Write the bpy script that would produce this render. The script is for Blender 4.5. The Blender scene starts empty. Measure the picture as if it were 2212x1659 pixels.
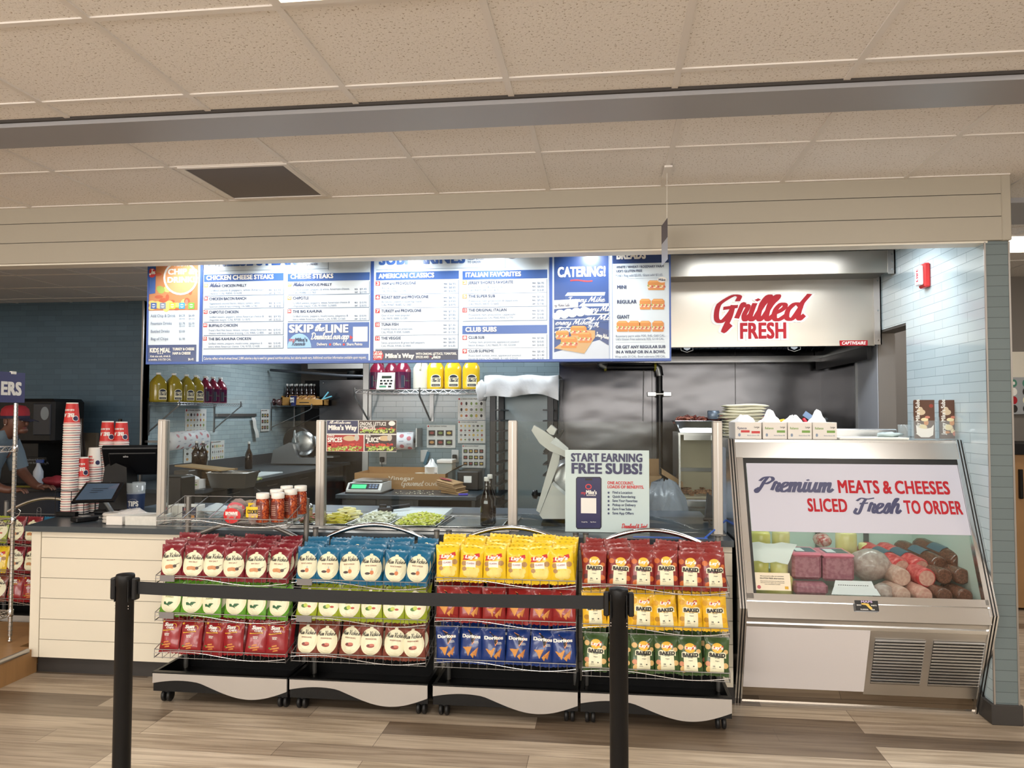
import bpy, math, random
from mathutils import Vector, Matrix, noise
random.seed(7)
SC = bpy.context.scene
COL = SC.collection
R = math.radians
# ---------------- camera -------------------------------------------------------------------------
# world: X right along the counter, Y from the camera into the kitchen, Z up, metres
F_PX, CAM_H = 1660.0, 1.6
YAW, PITCH, ROLL = R(7.0), R(2.2), R(0.1)
fwd = Vector((-math.sin(YAW)*math.cos(PITCH), math.cos(YAW)*math.cos(PITCH), math.sin(PITCH)))
rgt = fwd.cross(Vector((0, 0, 1))).normalized()
upv = rgt.cross(fwd)
cr = rgt*math.cos(ROLL) + upv*math.sin(ROLL)
cu = upv*math.cos(ROLL) - rgt*math.sin(ROLL)
cam = bpy.data.cameras.new('camera')
cam.sensor_width = 36.0
cam.lens = 36.0*F_PX/2212
cam.clip_start = 0.05
camo = bpy.data.objects.new('camera', cam)
COL.objects.link(camo)
camo.matrix_world = Matrix(((cr.x, cu.x, -fwd.x, 0), (cr.y, cu.y, -fwd.y, 0), (cr.z, cu.z, -fwd.z, CAM_H), (0, 0, 0, 1)))
SC.camera = camo
# a photo pixel (2212x1659) turned into the point at known depth Y, height Z or wall X
def ray(x, y): return fwd + cr*((x-1106)/F_PX) - cu*((y-829.5)/F_PX)
def py(x, y, Y): d = ray(x, y); return Vector((0, 0, CAM_H)) + d*(Y/d.y)
def pz(x, y, Z): d = ray(x, y); return Vector((0, 0, CAM_H)) + d*((Z-CAM_H)/d.z)
def px(x, y, X): d = ray(x, y); return Vector((0, 0, CAM_H)) + d*(X/d.x)
# ---------------- world, exposure ----------------------------------------------------------------
SC.view_settings.view_transform = 'Standard'
SC.view_settings.look = 'None'
SC.view_settings.exposure = EXPO = 0.0
SC.view_settings.gamma = 1.0
SC.view_settings.use_curve_mapping = False
W = bpy.data.worlds.new('world'); SC.world = W; W.use_nodes = True
W.node_tree.nodes['Background'].inputs[0].default_value = (0.9, 0.95, 1, 1)
W.node_tree.nodes['Background'].inputs[1].default_value = 0.12
# ---------------- lamps ---------------------------------------------------------------------------
def area(name, loc, sx, sy, power, col, rot=(0, 0, 0), spread=180):
    l = bpy.data.lights.new(name, 'AREA'); l.shape = 'RECTANGLE'; l.size = sx; l.size_y = sy
    l.energy = power; l.color = col; l.spread = R(spread)
    o = bpy.data.objects.new(name, l); o.location = loc; o.rotation_euler = rot; COL.objects.link(o); return o
def spot(name, loc, target, power, col, ang=70, blend=.6, rad=.03):
    l = bpy.data.lights.new(name, 'SPOT'); l.energy = power; l.color = col; l.spot_size = R(ang); l.spot_blend = blend; l.shadow_soft_size = rad
    o = bpy.data.objects.new(name, l); o.location = loc
    o.rotation_euler = (Vector(target)-Vector(loc)).to_track_quat('-Z', 'Y').to_euler(); COL.objects.link(o); return o
WARM, COOL = (1, .968, .925), (.92, .965, 1)
ZC, ZK = 2.86, 2.745          # store ceiling, kitchen ceiling
TROFFERS = [(-3.24, 1.61, 1.2), (-.70, 1.61, 1.2), (1.85, 2.52, .57), (-3.24, -1.45, 1.2), (-.70, -1.45, 1.2), (1.84, -1.45, 1.2), (-5.8, 1.61, 1.2), (4.3, 1.61, 1.2)]
for tx, ty, td in TROFFERS:
    area('troffer_light', (tx, ty, ZC-.02), .56, td-.06, 24 if td > 1 else 16, WARM)
for k in range(5):
    area('shop_window_daylight', (-7.15+k*2.5, -3.9, 2.13), 2.3, 1.2, 64, (1, .98, .955), (R(90), 0, 0))  # lights of added windows behind the viewer, put in to brighten the ceiling
SPOTS = [-2.75, -2.1, -1.3, -.75, -.1, 1.62]
for sx in SPOTS:
    spot('sign_spot', (sx, 4.56, 2.66), (sx+.02, 5.0, 2.08) if sx < .5 else (sx+.2, 5.3, 1.7), 15 if sx < .5 else 11, COOL, 110, .8, .035)
KPANELS = [(-1.9, 6.35, .56, 1.14, 30), (-.3, 6.35, .56, 1.14, 26), (1.2, 5.0, 1.1, .3, 16), (-3.4, 9.3, .56, 1.0, 34)]
for kx, ky, kw, kd, kp in KPANELS:
    area('kitchen_panel', (kx, ky, ZK-.02), kw, kd, kp, COOL)
# ---------------- materials ------------------------------------------------------------------------
def S(r, g, b):
    f = lambda c: (c/255/12.92 if c/255 <= .04045 else ((c/255+.055)/1.055)**2.4)
    return (f(r), f(g), f(b), 1)
_M = {}
def mat(name, col=(128, 128, 128), rough=.5, metal=0, emit=0, alpha=1, spec=.5, var=0, vscale=6, bump=0, bscale=60, trans=0, coat=0, stretch=None):
    if name in _M: return _M[name]
    m = bpy.data.materials.new(name); m.use_nodes = True; _M[name] = m
    nt = m.node_tree; p = nt.nodes['Principled BSDF']; c = S(*col)
    p.inputs['Base Color'].default_value = c; p.inputs['Roughness'].default_value = rough; p.inputs['Metallic'].default_value = metal
    p.inputs['Specular IOR Level'].default_value = spec; p.inputs['Alpha'].default_value = alpha
    p.inputs['Transmission Weight'].default_value = trans; p.inputs['Coat Weight'].default_value = coat
    if emit:
        p.inputs['Emission Color'].default_value = c; p.inputs['Emission Strength'].default_value = emit
    if var or bump:
        tc = nt.nodes.new('ShaderNodeTexCoord'); mp = nt.nodes.new('ShaderNodeMapping')
        nt.links.new(tc.outputs['Object'], mp.inputs[0])
        if stretch: mp.inputs['Scale'].default_value = stretch
        if var:
            n = nt.nodes.new('ShaderNodeTexNoise'); n.inputs['Scale'].default_value = vscale; n.inputs['Detail'].default_value = 4
            nt.links.new(mp.outputs[0], n.inputs['Vector'])
            mx = nt.nodes.new('ShaderNodeMix'); mx.data_type = 'RGBA'
            mx.inputs[6].default_value = tuple(v*(1-var) for v in c[:3])+(1,); mx.inputs[7].default_value = tuple(min(1, v*(1+var)) for v in c[:3])+(1,)
            nt.links.new(n.outputs['Fac'], mx.inputs[0]); nt.links.new(mx.outputs[2], p.inputs['Base Color'])
        if bump:
            n = nt.nodes.new('ShaderNodeTexNoise'); n.inputs['Scale'].default_value = bscale; n.inputs['Detail'].default_value = 3
            nt.links.new(mp.outputs[0], n.inputs['Vector'])
            b = nt.nodes.new('ShaderNodeBump'); b.inputs['Strength'].default_value = bump; b.inputs['Distance'].default_value = .01
            nt.links.new(n.outputs['Fac'], b.inputs['Height']); nt.links.new(b.outputs[0], p.inputs['Normal'])
    return m
def nodes(m): return m.node_tree, m.node_tree.nodes, m.node_tree.links
def tile_mat(name, c1, c2, grout, bw, bh, mort, axis, rough=.12, bumpy=.25, off=0):
    m = mat(name, c1, rough); nt, N, L = nodes(m); p = N['Principled BSDF']
    tc = N.new('ShaderNodeTexCoord'); sp = N.new('ShaderNodeSeparateXYZ'); cb = N.new('ShaderNodeCombineXYZ')
    L.new(tc.outputs['Object'], sp.inputs[0]); ad = N.new('ShaderNodeMath'); ad.inputs[1].default_value = off; L.new(sp.outputs[axis], ad.inputs[0]); L.new(ad.outputs[0], cb.inputs[0]); L.new(sp.outputs[2], cb.inputs[1])
    br = N.new('ShaderNodeTexBrick'); L.new(cb.outputs[0], br.inputs['Vector'])
    br.inputs['Scale'].default_value = 1; br.inputs['Brick Width'].default_value = bw; br.inputs['Row Height'].default_value = bh
    br.inputs['Mortar Size'].default_value = mort; br.inputs['Mortar Smooth'].default_value = .3; br.inputs['Bias'].default_value = 0
    br.offset = .35
    br.inputs['Color1'].default_value = S(*c1); br.inputs['Color2'].default_value = S(*c2); br.inputs['Mortar'].default_value = S(*grout)
    L.new(br.outputs['Color'], p.inputs['Base Color'])
    b = N.new('ShaderNodeBump'); b.inputs['Strength'].default_value = bumpy; b.inputs['Distance'].default_value = .004; b.invert = True
    L.new(br.outputs['Fac'], b.inputs['Height']); L.new(b.outputs[0], p.inputs['Normal'])
    return m
# ---------------- mesh builder ----------------------------------------------------------------------
class B:
    def __init__(s): s.v = []; s.f = []; s.m = []; s.sm = []; s.mats = []
    def mi(s, m):
        if m not in s.mats: s.mats.append(m)
        return s.mats.index(m)
    def add(s, vs, fs, m, smooth=False):
        o = len(s.v); k = s.mi(m); s.v.extend([tuple(p) for p in vs])
        for f in fs: s.f.append(tuple(i+o for i in f)); s.m.append(k); s.sm.append(smooth)
        return s
    def box(s, x0, x1, y0, y1, z0, z1, m, b=0, M=None):
        if x0 > x1: x0, x1 = x1, x0
        if y0 > y1: y0, y1 = y1, y0
        if z0 > z1: z0, z1 = z1, z0
        b = min(b, (x1-x0)*.45, (y1-y0)*.45, (z1-z0)*.45)
        if b <= 0:
            v = [(x, y, z) for z in (z0, z1) for y in (y0, y1) for x in (x0, x1)]
            f = [(0, 2, 3, 1), (4, 5, 7, 6), (0, 1, 5, 4), (2, 6, 7, 3), (0, 4, 6, 2), (1, 3, 7, 5)]
        else:
            v = []; idx = {}
            lo, hi = (x0, y0, z0), (x1, y1, z1)
            for cx in (0, 1):
                for cy in (0, 1):
                    for cz in (0, 1):
                        c = (cx, cy, cz); base = [hi[i] if c[i] else lo[i] for i in range(3)]
                        for a in range(3):
                            q = [base[i] if i == a else base[i]+(-b if c[i] else b) for i in range(3)]
                            idx[(c, a)] = len(v); v.append(tuple(q))
            f = []
            for a in range(3):
                u, w = [i for i in range(3) if i != a]
                for sd in (0, 1):
                    loop = []
                    for cu_, cw in ((0, 0), (1, 0), (1, 1), (0, 1)):
                        c = [0, 0, 0]; c[a] = sd; c[u] = cu_; c[w] = cw; loop.append(idx[(tuple(c), a)])
                    if (sd == 1) == (a == 1): loop.reverse()
                    f.append(tuple(loop))
            for a in range(3):                       # edges along a
                u, w = [i for i in range(3) if i != a]
                for cu_ in (0, 1):
                    for cw in (0, 1):
                        c0 = [0, 0, 0]; c0[u] = cu_; c0[w] = cw; c1 = list(c0); c1[a] = 1
                        f.append((idx[(tuple(c0), u)], idx[(tuple(c1), u)], idx[(tuple(c1), w)], idx[(tuple(c0), w)]))
            for c in {k[0] for k in idx}: f.append((idx[(c, 0)], idx[(c, 1)], idx[(c, 2)]))
        if M: v = [M @ Vector(p) for p in v]
        return s.add(v, f, m)
    def obox(s, c, dx, dy, dz, m, rx=0, ry=0, rz=0, b=0):
        M = Matrix.Translation(Vector(c)) @ Matrix.Rotation(rz, 4, 'Z') @ Matrix.Rotation(ry, 4, 'Y') @ Matrix.Rotation(rx, 4, 'X')
        return s.box(-dx/2, dx/2, -dy/2, dy/2, -dz/2, dz/2, m, b, M)
    def loft(s, rings, m, caps=True, smooth=True, closed=True):
        n = len(rings[0]); v = [p for r in rings for p in r]; f = []
        for i in range(len(rings)-1):
            for j in range(n if closed else n-1):
                k = (j+1) % n; f.append((i*n+j, i*n+k, (i+1)*n+k, (i+1)*n+j))
        s.add(v, f, m, smooth)
        if caps and closed:
            s.add(rings[0], [tuple(reversed(range(n)))], m); s.add(rings[-1], [tuple(range(n))], m)
        return s
    def tube(s, pts, r, m, n=8, closed=False, caps=True):
        pts = [Vector(p) for p in pts]; N = len(pts); rings = []; up = None
        for i, p in enumerate(pts):
            if closed: t = pts[(i+1) % N]-pts[i-1]
            else: t = pts[min(i+1, N-1)]-pts[max(i-1, 0)]
            t.normalize()
            if up is None:
                up = Vector((0, 0, 1)) if abs(t.z) < .9 else Vector((1, 0, 0))
            a = t.cross(up)
            if a.length < 1e-6: a = t.cross(Vector((1, 0, 0)))
            a.normalize(); b = a.cross(t).normalized(); up = b
            rr = r[i] if isinstance(r, (list, tuple)) else r
            rings.append([p + a*(math.cos(2*math.pi*k/n)*rr) + b*(math.sin(2*math.pi*k/n)*rr) for k in range(n)])
        if closed: rings.append(rings[0])
        return s.loft(rings, m, caps and not closed)
    def lathe(s, prof, o, m, n=20, smooth=True, axis=2, sx=1, sy=1):
        o = Vector(o); rings = []
        for r, h in prof:
            ring = []
            for k in range(n):
                a = 2*math.pi*k/n; q = [r*math.cos(a)*sx, r*math.sin(a)*sy, h]
                if axis == 0: q = [q[2], q[0], q[1]]
                if axis == 1: q = [q[0], q[2], -q[1]]
                ring.append(o+Vector(q))
            rings.append(ring)
        return s.loft(rings, m, True, smooth)
    def prism(s, poly, o, u, v, w, m, smooth=False):
        o, u, v, w = Vector(o), Vector(u), Vector(v), Vector(w); n = len(poly)
        a = [o+u*x+v*y for x, y in poly]; b = [p+w for p in a]
        f = [tuple(range(n)), tuple(reversed(range(n, 2*n)))]+[(i, i+n, (i+1) % n+n, (i+1) % n) for i in range(n)]
        if u.cross(v).dot(w) > 0: f = [tuple(reversed(q)) for q in f]
        return s.add(a+b, f, m, smooth)
    def poly(s, pts, m): return s.add(pts, [tuple(range(len(pts)))], m)
    def blob(s, c, rx, ry, rz, m, n=12, k=7, wob=0, seed=0):
        rings = []; c = Vector(c)
        for i in range(1, k):
            t = math.pi*i/k; ring = []
            for j in range(n):
                a = 2*math.pi*j/n; d = Vector((math.cos(a)*math.sin(t), math.sin(a)*math.sin(t), -math.cos(t)))
                q = 1+wob*noise.noise(d*1.7+Vector((seed*3.1, seed, 0))) if wob else 1
                ring.append(c+Vector((d.x*rx, d.y*ry, d.z*rz))*q)
            rings.append(ring)
        return s.loft(rings, m)
    def rot(s, M):
        s.v = [tuple(M @ Vector(p)) for p in s.v]; return s
    def build(s, name, parent=None, origin=None):
        me = bpy.data.meshes.new(name)
        if parent is not None: o = parent['_base'] if '_base' in parent else parent.location; o = Vector(o)
        elif origin is not None: o = Vector(origin)
        elif s.v:
            xs, ys, zs = zip(*s.v); o = Vector(((min(xs)+max(xs))/2, (min(ys)+max(ys))/2, min(zs)))
        else: o = Vector()
        me.from_pydata([(p[0]-o.x, p[1]-o.y, p[2]-o.z) for p in s.v], [], s.f)
        for m in s.mats: me.materials.append(m)
        me.polygons.foreach_set('material_index', s.m); me.polygons.foreach_set('use_smooth', s.sm); me.update()
        ob = bpy.data.objects.new(name, me); COL.objects.link(ob)
        ob['_base'] = tuple(o)
        if parent is not None: ob.parent = parent
        if parent is not None: ob.location = (0, 0, 0)
        else: ob.location = o
        return ob
def tag(o, label, cat, group=None, kind=None):
    o['label'] = label; o['category'] = cat
    if group: o['group'] = group
    if kind: o['kind'] = kind
    return o
def struct(b, name):
    o = b.build(name); o['kind'] = 'structure'; return o
def thing(name, loc, label, cat, group=None):
    o = bpy.data.objects.new(name, None); COL.objects.link(o); o.location = loc; o['_base'] = tuple(loc); o.empty_display_size = .1
    return tag(o, label, cat, group)
def copy_tree(o, loc, label=None, rot=None, scale=None):
    c = o.copy(); COL.objects.link(c); c.location = loc
    if label: c['label'] = label
    if rot is not None: c.rotation_euler = rot
    if scale is not None: c.scale = scale
    for ch in list(o.children):
        d = ch.copy(); COL.objects.link(d); d.parent = c
        for g in list(ch.children):
            e = g.copy(); COL.objects.link(e); e.parent = d
    return c
ORD = ['first', 'second', 'third', 'fourth', 'fifth', 'sixth', 'seventh', 'eighth', 'ninth', 'tenth'] + ['%dth' % i if i not in (21, 22, 23, 31, 32, 33, 41, 42, 43) else '%d%s' % (i, {1: 'st', 2: 'nd', 3: 'rd'}[i % 10]) for i in range(11, 60)]
# ---------------- lettering --------------------------------------------------------------------------
CH = "ABCDEFGHIJKLMNOPQRSTUVWXYZabcdefghijklmnopqrstuvwxyz0123456789$&!'-,./*\"%:#@"
GL = {}
def _glyphs():
    obs = []
    for i, ch in enumerate(CH):
        c = bpy.data.curves.new('g', 'FONT'); c.body = 'H'+ch+'H'; c.resolution_u = 3
        o = bpy.data.objects.new('g', c); o.location = (0, 0, -50); COL.objects.link(o); obs.append((ch, o))
    bpy.context.view_layer.update(); dg = bpy.context.evaluated_depsgraph_get()
    hw = None; adv = {}
    for ch, o in obs:
        me = o.evaluated_get(dg).to_mesh()
        vs = [v.co.copy() for v in me.vertices]; fs = [tuple(p.vertices) for p in me.polygons]
        # split the two H's off by connected islands
        par = list(range(len(vs)))
        def fd(a):
            while par[a] != a: par[a] = par[par[a]]; a = par[a]
            return a
        for f in fs:
            for k in f[1:]: par[fd(k)] = fd(f[0])
        isl = {}
        for i in range(len(vs)): isl.setdefault(fd(i), []).append(i)
        L = sorted(isl.values(), key=lambda q: min(vs[i].x for i in q))
        left = L[0]; right = max(isl.values(), key=lambda q: max(vs[i].x for i in q))
        hx0 = min(vs[i].x for i in left); hx1 = max(vs[i].x for i in left); rx0 = min(vs[i].x for i in right)
        Hh = max(vs[i].y for i in left)
        sb = 0.09
        keep = [i for i in range(len(vs)) if i not in set(left) | set(right)]
        mp = {i: k for k, i in enumerate(keep)}
        GL[ch] = ([((vs[i].x-hx1-sb*Hh)/Hh, vs[i].y/Hh) for i in keep], [tuple(mp[k] for k in f) for f in fs if f[0] in mp], (rx0-hx1-2*sb*Hh)/Hh)
        o.to_mesh_clear()
    for ch, o in obs:
        c = o.data; bpy.data.objects.remove(o); bpy.data.curves.remove(c)
    GL[' '] = ([], [], .35)
_glyphs()
def text(b, s, mp, m, h, x=0, y=0, bold=0, width=None, align='l', shear=0, sp=0, upside=False):
    """lay a line of lettering out in a 2-D plane; mp turns (u, v) metres into a point"""
    w = 0; pos = []
    for ch in s:
        g = GL.get(ch, GL[' ']); pos.append((w, g)); w += g[2]+sp
    w = max(w-sp, .01); sx = (width/(w*h)) if width else 1.0
    tw = w*h*sx; x0 = x-(tw if align == 'r' else tw/2 if align == 'c' else 0)
    offs = [(0, 0)] if not bold else [(dx*bold, dy*bold) for dx in (-1, 1) for dy in (-1, 1)]+([] if bold < .055 else [(0, 0), (bold*1.1, 0), (-bold*1.1, 0), (0, bold), (0, -bold)])
    for p, (gv, gf, ga) in pos:
        if not gf: continue
        for ki, (dx, dy) in enumerate(offs):
            vs = []
            for gx, gy in gv:
                yy = gy*(1-bold)+bold*.5+dy*.6
                u_ = x0+(p+gx+dx+shear*yy)*h*sx; v_ = y+yy*h
                vs.append(mp(u_, v_, ki*.00009))
            b.add(vs, gf, m)
    return tw
SCRIPT = {  # pen strokes of a hand-lettered alphabet: x-height 1
 'a': (1.02, [[(.75, .85), (.45, 1), (.1, .6), (.15, .1), (.5, .05), (.8, .9)], [(.82, 1), (.78, .25), (.95, .02), (1.12, .2)]]),
 'b': (.85, [[(.05, .3), (.45, 1.5), (.35, 2), (.15, 1.5), (.15, .1), (.55, .05), (.65, .7), (.4, .8)]]),
 'c': (.8, [[(.7, .8), (.45, 1), (.1, .55), (.2, .05), (.55, 0), (.85, .3)]]),
 'd': (1.02, [[(.75, .85), (.45, 1), (.1, .6), (.15, .1), (.5, .05), (.8, .7)], [(.98, 2), (.82, 1), (.8, .25), (.95, .02), (1.12, .2)]]),
 'e': (.8, [[(.05, .35), (.5, .6), (.65, .85), (.4, 1), (.12, .6), (.2, .08), (.5, 0), (.9, .3)]]),
 'f': (.6, [[(.05, .2), (.5, 1.2), (.6, 1.9), (.4, 1.9), (.3, 1), (.2, -.8), (.45, -.6), (.3, .1), (.7, .3)]]),
 'g': (1.0, [[(.75, .85), (.45, 1), (.1, .6), (.15, .1), (.5, .05), (.8, .9)], [(.82, 1), (.7, -.5), (.4, -.9), (.1, -.6), (.6, -.1), (1.05, .25)]]),
 'h': (.92, [[(.05, .2), (.4, 1.4), (.45, 1.95), (.25, 1.8), (.15, 0)], [(.15, .4), (.5, 1), (.7, .8), (.65, .2), (.8, 0), (1, .25)]]),
 'i': (.48, [[(.2, 1), (.15, .25), (.3, 0), (.55, .25)], [(.24, 1.45), (.3, 1.52)]]),
 'j': (.45, [[(.25, 1), (.15, -.5), (-.1, -.8), (-.2, -.5), (.2, 0), (.5, .25)], [(.28, 1.45), (.33, 1.52)]]),
 'k': (.82, [[(.4, 1.95), (.2, 1), (.12, 0)], [(.72, 1), (.28, .6)], [(.25, .62), (.5, .55), (.6, .1), (.9, .2)]]),
 'l': (.5, [[(.05, .3), (.45, 1.5), (.4, 2), (.22, 1.7), (.15, .4), (.3, 0), (.55, .25)]]),
 'm': (1.18, [[(.1, 1), (.1, 0)], [(.1, .5), (.4, 1), (.5, .8), (.48, 0)], [(.48, .5), (.8, 1), (.92, .8), (.9, .2), (1.05, 0), (1.25, .25)]]),
 'n': (.82, [[(.1, 1), (.1, 0)], [(.1, .5), (.4, 1), (.55, .8), (.52, .2), (.65, 0), (.9, .25)]]),
 'o': (.8, [[(.4, 1), (.1, .55), (.3, 0), (.65, .35), (.55, .9), (.4, 1), (.85, .85)]]),
 'p': (.8, [[(.15, 1), (.02, -.8)], [(.12, .6), (.45, 1), (.7, .55), (.4, 0), (.15, .1)]]),
 'r': (.75, [[(.1, .2), (.25, 1.12), (.3, .9), (.6, .85), (.5, .3), (.65, 0), (.82, .25)]]),
 's': (.66, [[(.0, .1), (.4, 1.08), (.52, .5), (.35, 0), (.05, .1)], [(.3, 0), (.72, .25)]]),
 't': (.52, [[(.35, 1.7), (.2, .4), (.35, 0), (.6, .25)], [(.02, 1.1), (.6, 1.15)]]),
 'u': (.95, [[(.1, 1), (.1, .3), (.3, 0), (.55, .3), (.65, 1)], [(.66, 1), (.62, .25), (.8, 0), (1, .25)]]),
 'v': (.75, [[(.1, 1), (.3, 0), (.65, .9), (.85, .9)]]),
 'w': (1.05, [[(.1, 1), (.1, .2), (.3, 0), (.5, .4), (.5, 1)], [(.5, .5), (.6, 0), (.9, .3), (.95, 1), (1.15, .85)]]),
 'y': (.92, [[(.1, 1), (.1, .3), (.3, 0), (.55, .3), (.65, 1)], [(.66, 1), (.55, -.5), (.3, -.9), (.1, -.6), (.6, -.1), (.95, .25)]]),
 'C': (1.15, [[(1.1, 1.6), (.7, 2), (.1, 1.1), (.25, .1), (.7, 0), (1.1, .5)]]),
 'D': (1.4, [[(.45, 1.9), (.3, .1)], [(.0, 1.6), (.5, 2), (1.25, 1.6), (1.2, .4), (.5, 0), (.1, .15)]]),
 'F': (1.25, [[(0, 1.5), (.3, 1.95), (.9, 1.8), (1.5, 2)], [(.8, 1.85), (.6, .6), (.4, -.1), (0, 0), (.1, .35)], [(.4, .95), (1.1, 1.05)]]),
 'G': (1.35, [[(1.15, 1.45), (1.1, 1.95), (.65, 2), (.1, 1.0), (.2, .1), (.6, -.05), (.95, .5), (1.0, .85)], [(.5, .75), (1.25, .85)], [(1.0, .85), (1.0, .2), (.85, -.7), (1.15, -.35)]]),
 'J': (1.0, [[(.3, 1.75), (.6, 2), (1.05, 1.95)], [(.8, 1.95), (.65, .5), (.4, -.3), (.05, -.1), (.15, .3)]]),
 'M': (1.75, [[(.05, 0), (.45, 1.95)], [(.45, 1.95), (.75, .25)], [(.75, .25), (1.3, 1.95)], [(1.3, 1.95), (1.3, .2), (1.5, 0), (1.75, .3)]]),
 'P': (1.25, [[(.55, 1.9), (.4, .8), (.1, -.1), (-.1, .1), (.1, .3)], [(.05, 1.3), (.3, 1.95), (.9, 2), (1.15, 1.4), (.85, .9), (.45, .85)]]),
 'R': (1.3, [[(.45, 1.9), (.3, .8), (.15, 0)], [(.05, 1.5), (.4, 2), (1.0, 1.8), (.95, 1.15), (.4, .95)], [(.5, .95), (.8, .3), (1.2, .05), (1.35, .3)]]),
 'O': (1.3, [[(.7, 1.95), (.2, 1.5), (.1, .6), (.5, 0), (1.1, .6), (1.1, 1.6), (.7, 1.95), (.6, 1.5)]]),
 'A': (1.3, [[(.0, .1), (.3, .2), (.9, 1.95)], [(.9, 1.95), (1.0, .1), (1.25, .2)], [(.4, .75), (1.1, .8)]]),
 'S': (1.0, [[(.95, 1.7), (.6, 2), (.25, 1.5), (.75, .8), (.6, .05), (.1, .1), (.05, .4)]]),
 'V': (1.2, [[(.1, 1.7), (.3, 1.9), (.5, 0)], [(.5, 0), (1.0, 1.8), (1.25, 1.95)]]),
 'W': (1.7, [[(.1, 1.7), (.3, 1.9), (.45, 0)], [(.45, 0), (.95, 1.6)], [(.95, 1.6), (1.05, 0)], [(1.05, 0), (1.5, 1.8), (1.75, 1.95)]]),
 "'": (.3, [[(.25, 1.9), (.15, 1.5)]]), '!': (.4, [[(.3, 1.9), (.2, .6)], [(.15, .05), (.17, .1)]]), ' ': (.45, []),
 '&': (1, [[(.9, .6), (.5, 0), (.1, .4), (.7, 1.4), (.45, 1.8), (.2, 1.4), (.9, 0)]]), '.': (.3, [[(.1, .05), (.13, .08)]]),
}
def spline(p, k=5):
    if len(p) < 3: return [Vector(p[0]).lerp(Vector(p[1]), i/3) for i in range(4)]
    q = [2*Vector(p[0])-Vector(p[1])]+[Vector(a) for a in p]+[2*Vector(p[-1])-Vector(p[-2])]; out = []
    for i in range(1, len(q)-2):
        for j in range(k):
            t = j/k; a, b_, c, d = q[i-1:i+3]
            out.append(.5*((2*b_)+(c-a)*t+(2*a-5*b_+4*c-d)*t*t+(3*b_-a-3*c+d)*t**3))
    out.append(Vector(p[-1])); return out
def script(b, s, mp, m, h, x=0, y=0, pen=.22, width=None, align='l', shear=.25, up=0, k=4):
    """hand lettering; h is the x-height, pen the stroke width as a share of it; up climbs along the line"""
    w = 0; pos = []
    for ch in s: g = SCRIPT.get(ch, SCRIPT[' ']); pos.append((w, g)); w += g[0]
    sx = width/(w*h) if width else 1; tw = w*h*sx; x0 = x-(tw if align == 'r' else tw/2 if align == 'c' else 0)
    for gi, (p, (ga, st)) in enumerate(pos):
        for si, pts in enumerate(st):
            c = spline(pts, k); n = len(c); L = []; Rr = []
            for i, q in enumerate(c):
                t = c[min(i+1, n-1)]-c[max(i-1, 0)]
                if t.length < 1e-6: t = Vector((1, 0))
                t.normalize(); nn = Vector((-t.y, t.x)); wd = pen*(.5+.35*abs(t.y))
                e = -t*wd*.6 if i == 0 else t*wd*.6 if i == n-1 else Vector((0, 0))
                L.append(q+nn*wd+e); Rr.append(q-nn*wd+e)
            pl = []
            for qi, q in enumerate(L+Rr): pl.append(mp(x0+(p+q.x+shear*q.y)*h*sx, y+q.y*h+up*(p+q.x)*h*sx, (gi % 2)*.0003+si*.00008+(qi % n)/n*.00007))
            b.add(pl, [(i, i+n, i+n+1, i+1) for i in range(n-1)], m)
    return tw
def disc(b, mp, x, y, rx, ry, m, n=20, rings=1):
    """a filled ellipse laid on mp"""
    vs = [mp(x, y)]; fs = []
    for q in range(1, rings+1):
        for k in range(n): a = 2*math.pi*k/n; vs.append(mp(x+rx*q/rings*math.cos(a), y+ry*q/rings*math.sin(a)))
    for k in range(n): fs.append((0, 1+k, 1+(k+1) % n))
    for q in range(1, rings):
        for k in range(n): a = 1+(q-1)*n; c = a+n; j = (k+1) % n; fs.append((a+k, c+k, c+j, a+j))
    b.add(vs, fs, m)
def patch(b, mp, x0, x1, y0, y1, m, nx=1, ny=1, f=None):
    """a rectangle on mp, cut nx by ny so that it can follow a curved surface"""
    vs = []; fs = []
    for j in range(ny+1):
        for i in range(nx+1):
            u_, v_ = x0+(x1-x0)*i/nx, y0+(y1-y0)*j/ny
            if f: u_, v_ = f(u_, v_)
            vs.append(mp(u_, v_))
    for j in range(ny):
        for i in range(nx): a = j*(nx+1)+i; fs.append((a, a+1, a+nx+2, a+nx+1))
    b.add(vs, fs, m)
def flat(Y):
    """plane facing the camera side at depth Y: (x, z) -> point"""
    return lambda u_, v_, d=0: (u_, Y-d, v_)
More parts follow.
